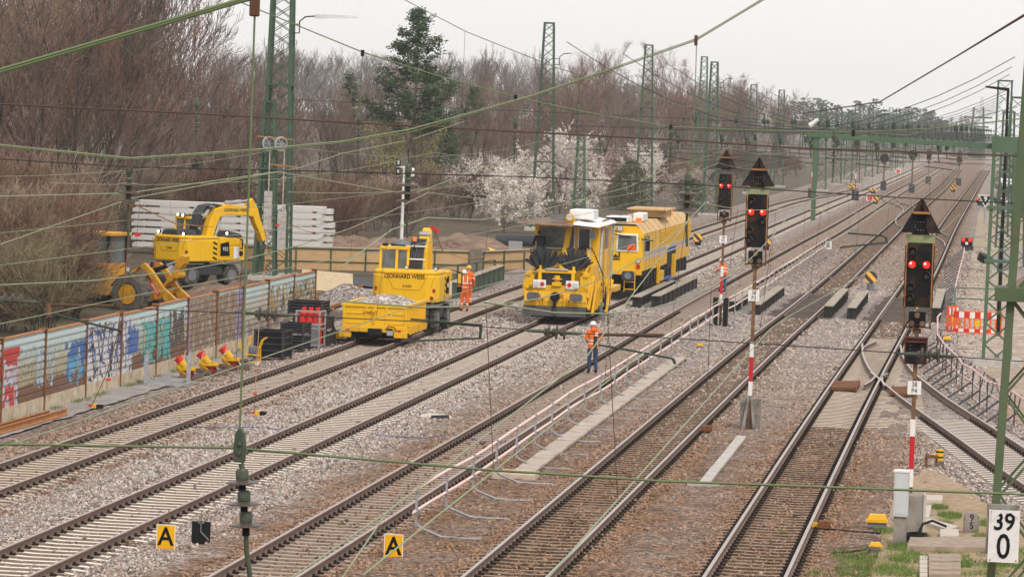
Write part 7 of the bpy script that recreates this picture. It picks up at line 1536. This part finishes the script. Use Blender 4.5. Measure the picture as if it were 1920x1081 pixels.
# evergreens
def pine(seed, h, label, px, Y, width=.30, name='pine_tree', col=(.06, .095, .042), base=.35, tier=15, z=-.2):
    r3 = random.Random(seed); T, B, L = TW(), TW(), TW(); n = 10
    for i in range(n): T.seg(Vector((.05*math.sin(i), 0, h*i/n*.97)), Vector((.05*math.sin(i+1), 0, h*(i+1)/n*.97)), h*.014*(1-i/n)+.03, h*.014*(1-(i+1)/n)+.03, 7)
    for k in range(tier):
        f = k/(tier-1); zz = h*(base+(1-base)*f); R_ = h*width*((1-f)**.8*.9+.08)*r3.uniform(.75, 1.2)
        for j in range(r3.randint(4, 7)):
            a = r3.uniform(0, 6.283); rr = R_*r3.uniform(.55, 1.1); p0 = Vector((0, 0, zz)); p1 = Vector((rr*math.cos(a)*.6, rr*math.sin(a)*.6, zz+rr*.06)); p2 = Vector((rr*math.cos(a), rr*math.sin(a), zz+rr*r3.uniform(.1, .35)))
            B.seg(p0, p1, .05, .03); B.seg(p1, p2, .03, .015)
            for m in range(int(5+rr*5)):
                c = p1.lerp(p2, r3.uniform(-.5, 1.05))+Vector((r3.gauss(0, .22), r3.gauss(0, .22), r3.gauss(.1, .14)))
                for _ in range(15): L.leaf(c+Vector((r3.gauss(0, .17), r3.gauss(0, .17), r3.gauss(0, .12))), r3.uniform(.06, .13), r3)
    for _ in range(160): L.leaf(Vector((r3.gauss(0, .15), r3.gauss(0, .15), h*r3.uniform(.93, 1.02))), .11, r3)
    return tree(name, label, None, (edge_x(px, Y), Y, z), (T, B), bark, bark_d, ('needles', L, M_('needles', col, .8, var=.35, scale=1.2)))
pine(71, 16.5, 'tall dark green pine rising over the bare wood', 775, 318, .27, base=.42, tier=17); pine(72, 11.5, 'small green pine left of the tall pine', 652, 372, .2, base=.5, tier=8); pine(73, 11., 'small pine right of the tall pine in the wood', 885, 400, .22, base=.5, tier=8); pine(74, 7.2, 'dark evergreen in the undergrowth below the tall pine', 838, 345, .3, base=.3, tier=8)
def evergreen(seed, h, rx, label, px, Y, col, name='evergreen_bush', z=-.3, n=900):
    r3 = random.Random(seed); L = TW(); T = TW(); T.seg(Vector((0, 0, -.2)), Vector((0, 0, h*.7)), .12, .04, 6)
    for i in range(n):
        th = r3.uniform(0, 6.283); u = r3.uniform(0, 1)**.5; zz = h*r3.uniform(.02, 1); w = rx*(1-(zz/h)**2.2)**.5*(1+.3*noise.noise(Vector((math.cos(th)*2, math.sin(th)*2, zz))))
        c = Vector((w*u*math.cos(th), w*u*math.sin(th), zz))
        for _ in range(7): L.leaf(c+Vector((r3.gauss(0, .14), r3.gauss(0, .14), r3.gauss(0, .12))), r3.uniform(.05, .11), r3)
    t = thing(name, label, 'bush', (edge_x(px, Y), Y, z)); raw('trunk', T.v, T.f, bark, t); raw('crown', L.v, L.f, M_('evergreen_leaves', col, .7, var=.4, scale=1.), t); return t
evergreen(81, 4.7, 2.3, 'round dark green bush below the second white blossom tree', 1184, 385, (.075, .085, .035)); evergreen(82, 5.5, .8, 'ivy covered dark green trunk above the raised arm excavator', 415, 262, (.035, .05, .022), 'ivy_column', n=450); evergreen(83, 4.6, 1.4, 'dark ivy bush behind the top of the concrete beams', 452, 258, (.035, .05, .022), 'ivy_bush', n=500); evergreen(84, 5.2, .5, 'slim ivy covered trunk left of the ivy bush', 372, 258, (.035, .05, .022), 'ivy_column', n=300)
evergreen(85, 3.0, 1.6, 'green bush at the right end of the beam stack fringe', 1300, 400, (.06, .08, .03), n=350)
# far woods, one mass each
def far_wood(label, spec, m, seed, name='distant_wood', kind_leaf=False):
    r3 = random.Random(seed); W_ = TW()
    for (px, Y, h) in spec:
        x = edge_x(px, Y); b = Vector((x, Y, hgt(x, Y))); W_.seg(b, b+Vector((0, 0, h*.8)), .25, .08, 4)
        for k in range(26 if not kind_leaf else 10):
            f = r3.uniform(.2, 1); a = r3.uniform(0, 6.283); p = b+Vector((0, 0, h*f*.82)); L = h*(.32-.16*f); q = p+Vector((math.cos(a)*L*.6, math.sin(a)*L*.6, L*.9)); W_.seg(p, q, .09, .04)
            for j in range(9 if not kind_leaf else 0):
                g_ = r3.uniform(.2, 1); a2 = r3.uniform(0, 6.283); s = p.lerp(q, g_); l2 = L*.5; W_.seg(s, s+Vector((math.cos(a2)*l2*.45, math.sin(a2)*l2*.45, l2*.9)), .05, .03)
        if kind_leaf:
            for k in range(260): 
                th = r3.uniform(0, 6.283); u = r3.random()**.5*h*r3.choice((.2, .3, .36)); zz = h*r3.uniform(.3, 1); u *= (1-((zz/h-.35)/.66)**2)**.5 if zz < h else .1; W_.leaf(b+Vector((u*math.cos(th), u*math.sin(th), zz)), r3.uniform(.35, .8), r3)
    return tag(raw(name, W_.v, W_.f, m, kind='stuff'), label, 'wood')
r4 = random.Random(5)
far_wood('hazy bare wood on the skyline behind the trees', [(px+r4.uniform(-6, 6), r4.uniform(1250, 1450), r4.uniform(22, 27)*(1 if px < 1000 else .88)) for px in range(250, 1230, 11)], tw_grey, 6)
far_wood('farther hazy bare wood on the skyline', [(px+r4.uniform(-6, 6), r4.uniform(2150, 2450), r4.uniform(36, 43)*(1 if px < 1100 else .68)) for px in range(420, 1420, 12)], tw_purple, 7)
far_wood('distant pine wood fading into the haze behind the far masts', [(px+r4.uniform(-6, 6), r4.uniform(1550, 1750), r4.uniform(14, 21)*(1.0 if px < 1700 else max(.45, 1-(px-1700)/260))) for px in range(1480, 1800, 9)], M_('far_pine', (.05, .07, .045), .9, var=.3, scale=.2), 8, kind_leaf=True)
far_wood('bare trees fading in the haze beyond the far tracks', [(px+r4.uniform(-5, 5), r4.uniform(1900, 2200), r4.uniform(11, 18)) for px in range(1600, 1830, 9)], tw_grey, 9)
# sheds at the far right, grass
t = thing('shed', 'low dark shed with pale flat roofs behind the gantry mast', 'shed', (1.9, 440, -.3)); mb = MB(); mb.box(-.9, 6, 0, 30, 0, 2.6); mb.build('wall', M_('shed_brick', (.16, .10, .08), .9, var=.2), t); mb = MB(); mb.hexa([(-.6, -1, 3.4), (6, -1, 3.2), (6, 12, 3.2), (-.6, 12, 3.4), (-.6, -1, 3.7), (6, -1, 3.5), (6, 12, 3.5), (-.6, 12, 3.7)]); mb.box(-.4, 6, 14, 31, 2.8, 3.1); mb.build('roof', whitep, t); mb = MB(); mb.box(.3, 2.2, -.03, 0, .6, 1.9); mb.build('window', glass, t)
for x, y, lab in ((2.6, 520, 'dark bush on the bank behind the shed'), (3.6, 430, 'bush beside the shed roof'), (2.2, 620, 'hazy bush at the bend of the rightmost track')): 
    o = evergreen(int(y), 3.2, 2., lab, 1900, y, (.05, .06, .03), n=260); o.location = (x, y, -.3)
gr = TW(); r5 = random.Random(12)
grs = M_('grass', (.13, .19, .04), .8, var=.35, scale=2)
def tuft(x, y, n, h, r, z=-.17):
    for _ in range(n):
        a = r5.uniform(0, 6.283); rr = r*r5.random()**.5; p = Vector((x+rr*math.cos(a), y+rr*math.sin(a)*2.2, z)); q = p+Vector((r5.gauss(0, .04), r5.gauss(0, .05), h*r5.uniform(.5, 1.2))); b = len(gr.v); w = .006; gr.v += [tuple(p+Vector((w, 0, 0))), tuple(p-Vector((w, 0, 0))), tuple(q)]; gr.f.append((b, b+1, b+2))
for px, py, n, r in ((1695, 1030, 420, .35), (1660, 1000, 240, .25), (1780, 970, 420, .28), (1760, 955, 260, .22), (1840, 1010, 200, .2), (1800, 1062, 380, .25), (1620, 1070, 500, .6), (1600, 1050, 300, .4), (1680, 1075, 380, .4), (1880, 1060, 420, .35), (1770, 985, 200, .2), (1730, 1010, 200, .15), (1530, 1078, 60, .2), (1850, 985, 240, .25), (1700, 1050, 260, .4), (1890, 1000, 300, .3)): q = G(px, py); tuft(q.x, q.y, n, .12, r)
for i in range(150): q = G(r5.uniform(1570, 1920), r5.uniform(1030, 1085)); tuft(q.x, q.y, 40, .07, .2)
for px, py in ((1470, 1000), (1425, 940), (1310, 905), (700, 905), (118, 915), (555, 771), (640, 985)): q = G(px, py); tuft(q.x, q.y, 50, .06, .08)
for i in range(60): q = G(r5.uniform(0, 250), 0); y = r5.uniform(100, 150); tuft(-25.92-.011*(y-104)+r5.uniform(0, .25), y, 26, .1, .15)
tag(raw('grass', gr.v, gr.f, grs, kind='stuff'), 'short green grass tufts at the right and along the wall foot', 'grass')
# ================================================================ PEOPLE
skin = M_('skin', (.50, .29, .21), .5, var=.05); boot = M_('boots', (.03, .028, .027), .7, var=.2); navy = M_('navy_trousers', (.032, .055, .115), .85, var=.2, scale=8); jeans = M_('jeans', (.06, .11, .19), .85, var=.2, scale=8); navy_j = M_('navy_jacket', (.02, .028, .05), .8, var=.2); hair = M_('dark_hair', (.05, .03, .02), .8); helm_y = M_('helmet_yellow', (.80, .48, .02), .35)
def vis(name, bands, base=(.86, .155, .012)):
    t = NT(name); z = t.sep()[2]; c = t.ramp(t.noise(7, 3), [(.3, tuple(x*.82 for x in base)), (.7, base)])
    for a, b in bands:
        m = t.math('MULTIPLY', t.math('GREATER_THAN', z, a), t.math('LESS_THAN', z, b)); c = t.mix(m, c, (.72, .70, .68))
    t.col(c); return t.fin(.75)
def person(label, loc, rz, J, mats, hat, pack=None, zones=None, s=1.):
    """J : joint positions, mats : jacket, trousers; body grown with a skin modifier into one mesh"""
    t = thing('person', label, 'person', loc, rz); t.scale = (s, s, s)
    D = dict(pel=(0, 0, .95), sp=(0, .01, 1.15), ch=(0, .0, 1.36), nk=(0, .01, 1.5), hd=(0, -.0, 1.60), shL=(-.19, .01, 1.42), elL=(-.26, .02, 1.16), wrL=(-.24, -.1, .94), shR=(.19, .01, 1.42), elR=(.26, .02, 1.16), wrR=(.24, -.1, .94), hpL=(-.1, 0, .9), knL=(-.11, -.03, .5), anL=(-.11, .0, .1), toL=(-.13, -.17, .04), hpR=(.1, 0, .9), knR=(.11, -.03, .5), anR=(.11, .0, .1), toR=(.13, -.17, .04))
    D.update({k: v for k, v in J.items() if k != 'look'})
    Rr = dict(pel=.155, sp=.15, ch=.165, nk=.065, hd=.075, shL=.085, elL=.062, wrL=.043, shR=.085, elR=.062, wrR=.043, hpL=.105, knL=.078, anL=.06, toL=.042, hpR=.105, knR=.078, anR=.06, toR=.042)
    E_ = [('pel', 'sp'), ('sp', 'ch'), ('ch', 'nk'), ('nk', 'hd'), ('ch', 'shL'), ('shL', 'elL'), ('elL', 'wrL'), ('ch', 'shR'), ('shR', 'elR'), ('elR', 'wrR'), ('pel', 'hpL'), ('hpL', 'knL'), ('knL', 'anL'), ('anL', 'toL'), ('pel', 'hpR'), ('hpR', 'knR'), ('knR', 'anR'), ('anR', 'toR')]
    K = list(D); V = [Vector(D[k]) for k in K]; rad = [Rr[k] for k in K]; ed = [(K.index(a), K.index(b)) for a, b in E_]
    for sd in ('L', 'R'):     # hands : palm, four fingers, thumb
        w = Vector(D['wr'+sd]); f = (w-Vector(D['el'+sd])).normalized(); _, u, n = orth(f); sgn = 1 if sd == 'L' else -1
        V.append(w+f*.075); rad.append(.034); pi = len(V)-1; ed.append((K.index('wr'+sd), pi))
        for q, (off_, ln) in enumerate(((-.028, .07), (-.01, .082), (.01, .077), (.028, .06))):
            V.append(w+f*(.10)+u*off_); rad.append(.011); a = len(V)-1; V.append(w+f*(.10+ln*.6)+u*off_*1.2+n*.015*sgn); rad.append(.0095); V.append(w+f*(.10+ln*.9)+u*off_*1.2+n*.04*sgn); rad.append(.008); ed += [(pi, a), (a, a+1), (a+1, a+2)]
        V.append(w+f*.05+u*.045*sgn+n*.01); rad.append(.013); V.append(w+f*.09+u*.06*sgn+n*.02); rad.append(.010); ed += [(pi, len(V)-2), (len(V)-2, len(V)-1)]
    me = bpy.data.meshes.new('body'); me.from_pydata([tuple(v) for v in V], ed, []); ob = bpy.data.objects.new('body', me); COL.objects.link(ob)
    ob.modifiers.new('skin', 'SKIN').use_smooth_shade = True
    for i, d in enumerate(me.skin_vertices[0].data): d.radius = (rad[i], rad[i]); d.use_root = (i == 0)
    sub = ob.modifiers.new('sub', 'SUBSURF'); sub.levels = 2; sub.render_levels = 2
    dg = bpy.context.evaluated_depsgraph_get(); m2 = bpy.data.meshes.new_from_object(ob.evaluated_get(dg)); bpy.data.objects.remove(ob)
    # head : added to the same mesh
    bm = bmesh.new(); bm.from_mesh(m2); hd = Vector(D['hd'])+Vector((0, 0, .03)); fd = (Vector(J.get('look', (0, -1, 0)))).normalized(); sd_ = Vector((0, 0, 1)).cross(fd).normalized()
    M = Matrix(((sd_.x, -fd.x, 0, hd.x), (sd_.y, -fd.y, 0, hd.y), (0, -fd.z, 1, hd.z), (0, 0, 0, 1)))
    n0 = len(bm.verts); r = bmesh.ops.create_uvsphere(bm, u_segments=16, v_segments=12, radius=1.0)
    for v in r['verts']:
        x, y, z = v.co; v.co = M @ Vector((x*.078*(1-.12*max(0, -z)), y*.098*(1-.1*max(0, -z)), z*.118))
    for c, rr in (((0, -.105, -.02), (.016, .022, .024)), ((-.08, .005, -.01), (.012, .022, .03)), ((.08, .005, -.01), (.012, .022, .03)), ((-.03, -.09, .012), (.014, .01, .009)), ((.03, -.09, .012), (.014, .01, .009)), ((0, -.09, -.062), (.026, .012, .008))):
        q = bmesh.ops.create_uvsphere(bm, u_segments=8, v_segments=6, radius=1.0)
        for v in q['verts']: v.co = M @ Vector((c[0]+v.co.x*rr[0], c[1]+v.co.y*rr[1], c[2]+v.co.z*rr[2]))
    bm.to_mesh(m2); bm.free()
    zj, zb = zones or (.93, .16)
    m2.materials.clear()
    for m in (mats[0], mats[1], boot, skin): m2.materials.append(m)
    hands = [Vector(D['wr'+k])+(Vector(D['wr'+k])-Vector(D['el'+k])).normalized()*.09 for k in 'LR']
    for p in m2.polygons:
        c = p.center
        if c.z > D['nk'][2]+.03: i = 3
        elif min((c-h).length for h in hands) < .075: i = 3
        elif c.z < zb: i = 2
        elif c.z < zj and not any((c-Vector(D[a])).length < .12 for a in ('elL', 'elR', 'wrL', 'wrR')): i = 1
        else: i = 0
        p.material_index = i; p.use_smooth = True
    o = bpy.data.objects.new('body', m2); COL.objects.link(o); setp(o, t)
    if hat:
        mb = MB(); mb.lathe([(.128, -.01), (.115, .0), (.112, .05), (.09, .1), (.045, .128), (.005, .134)], (0, 0, 0), n=18); mb.hexa([(-.08, -.17, -.012), (.08, -.17, -.012), (.1, -.08, -.01), (-.1, -.08, -.01), (-.07, -.165, 0), (.07, -.165, 0), (.1, -.08, .012), (-.1, -.08, .012)])
        o = mb.build('helmet', hat, t, smooth=True); o.matrix_local = M @ Matrix.Translation((0, .005, .05))
    else:
        mb = MB(); mb.ball((0, .02, .03), (.086, .1, .105), 14, 8); o = mb.build('hair', hair, t, smooth=True); o.matrix_local = M @ Matrix.Translation((0, .012, .0))
    if pack: pack(t)
    return t
def hood(t):
    mb = MB(); mb.ball((0, .1, 1.5), (.12, .085, .09), 14, 8); mb.build('hood', vis('hood_orange', []), t, smooth=True)
    mb = MB(); mb.box(-.13, -.02, .168, .18, 1.3, 1.42); mb.build('back_patch', hiwhite, t)
def straps(t):
    mb = MB()
    for x in (-.09, .09): mb.tube([(x, .165, 1.2), (x, .17, 1.36), (x, .12, 1.5), (x, .02, 1.53)], .022, 5)
    mb.build('reflective_strap', hiwhite, t)
g = G(1110, 700, -.16)
person('person from behind in orange jacket, white helmet and dark blue trousers walking on track', g, R(180+18), dict(hd=(.01, -.06, 1.58), look=(.0, -.9, -.35), elL=(-.27, .03, 1.17), wrL=(-.2, -.16, 1.08), elR=(.27, .03, 1.17), wrR=(.19, -.18, 1.1), knL=(-.11, -.05, .5), anL=(-.12, .06, .1), toL=(-.14, -.1, .04)), (vis('vis_jacket', [(1.01, 1.05), (1.12, 1.16)]), navy), whitep, hood, zones=(.86, .14))
person('person in full orange suit and white helmet, front one of two by the girder', G(870, 584), R(180+12), dict(hd=(.04, -.02, 1.6), look=(-.75, -.6, -.1), knL=(-.12, -.02, .5), anL=(-.14, .02, .1), wrR=(.27, -.05, .93)), (vis('vis_suit_a', [(1.22, 1.27), (1.05, 1.08)]), vis('vis_suit_a_legs', [(.32, .37), (.2, .25)])), whitep, straps, zones=(.98, .13), s=1.02)
person('person in orange suit with yellow helmet, half hidden behind the white helmeted one', G(877, 573), R(180-10), dict(hd=(.02, -.03, 1.6), look=(.9, -.3, -.1), wrR=(.2, -.25, 1.0), elR=(.28, -.02, 1.15)), (vis('vis_suit_b', [(1.22, 1.27)]), vis('vis_suit_b_legs', [(.3, .35), (.2, .24)])), helm_y, None, zones=(.96, .13), s=1.02)
person('person in orange jacket, white helmet and jeans behind the post of signal P2', G(1357, 548), R(180+60), dict(pel=(0, .02, .95), sp=(0, -.03, 1.15), ch=(0, -.12, 1.34), nk=(0, -.17, 1.46), hd=(0, -.22, 1.55), look=(0, -.9, -.5), shL=(-.19, -.12, 1.40), shR=(.19, -.12, 1.40), elL=(-.26, -.22, 1.16), wrL=(-.16, -.42, 1.08), elR=(.26, -.22, 1.16), wrR=(.16, -.42, 1.06), knR=(.1, -.1, .5), anR=(.11, -.1, .1), toR=(.12, -.27, .04)), (vis('vis_jacket_c', [(1.08, 1.12), (1.24, 1.28)]), jeans), whitep, None, zones=(.9, .13))
g = AY(1014, 480, 171)
person('person in dark blue jacket standing beside the cab of the brush machine, bending forward', (-18.8, 168.3, 2.0), R(200), dict(ch=(0, -.1, 1.34), nk=(0, -.18, 1.46), hd=(0, -.25, 1.53), look=(.2, -.9, -.5), shL=(-.2, -.1, 1.4), shR=(.2, -.1, 1.4), wrL=(-.15, -.4, 1.1), elL=(-.25, -.2, 1.15), wrR=(.15, -.4, 1.1), elR=(.25, -.2, 1.15)), (navy_j, navy), None)
# ================================================================ AIR
hz = MB(); hz.box(-1500, 700, -150, 2750, -2.0, 48)
hzo = hz.build('haze', bpy.data.materials.new('haze_air'), kind='stuff')
hm = hzo.data.materials[0]; hm.use_nodes = True; ht = hm.node_tree; ht.nodes.remove(ht.nodes['Principled BSDF'])
pv = ht.nodes.new('ShaderNodeVolumePrincipled'); pv.inputs['Color'].default_value = (.92, .96, 1, 1); pv.inputs['Density'].default_value = HAZE; pv.inputs['Anisotropy'].default_value = .1
ht.links.new(pv.outputs[0], ht.nodes['Material Output'].inputs['Volume'])
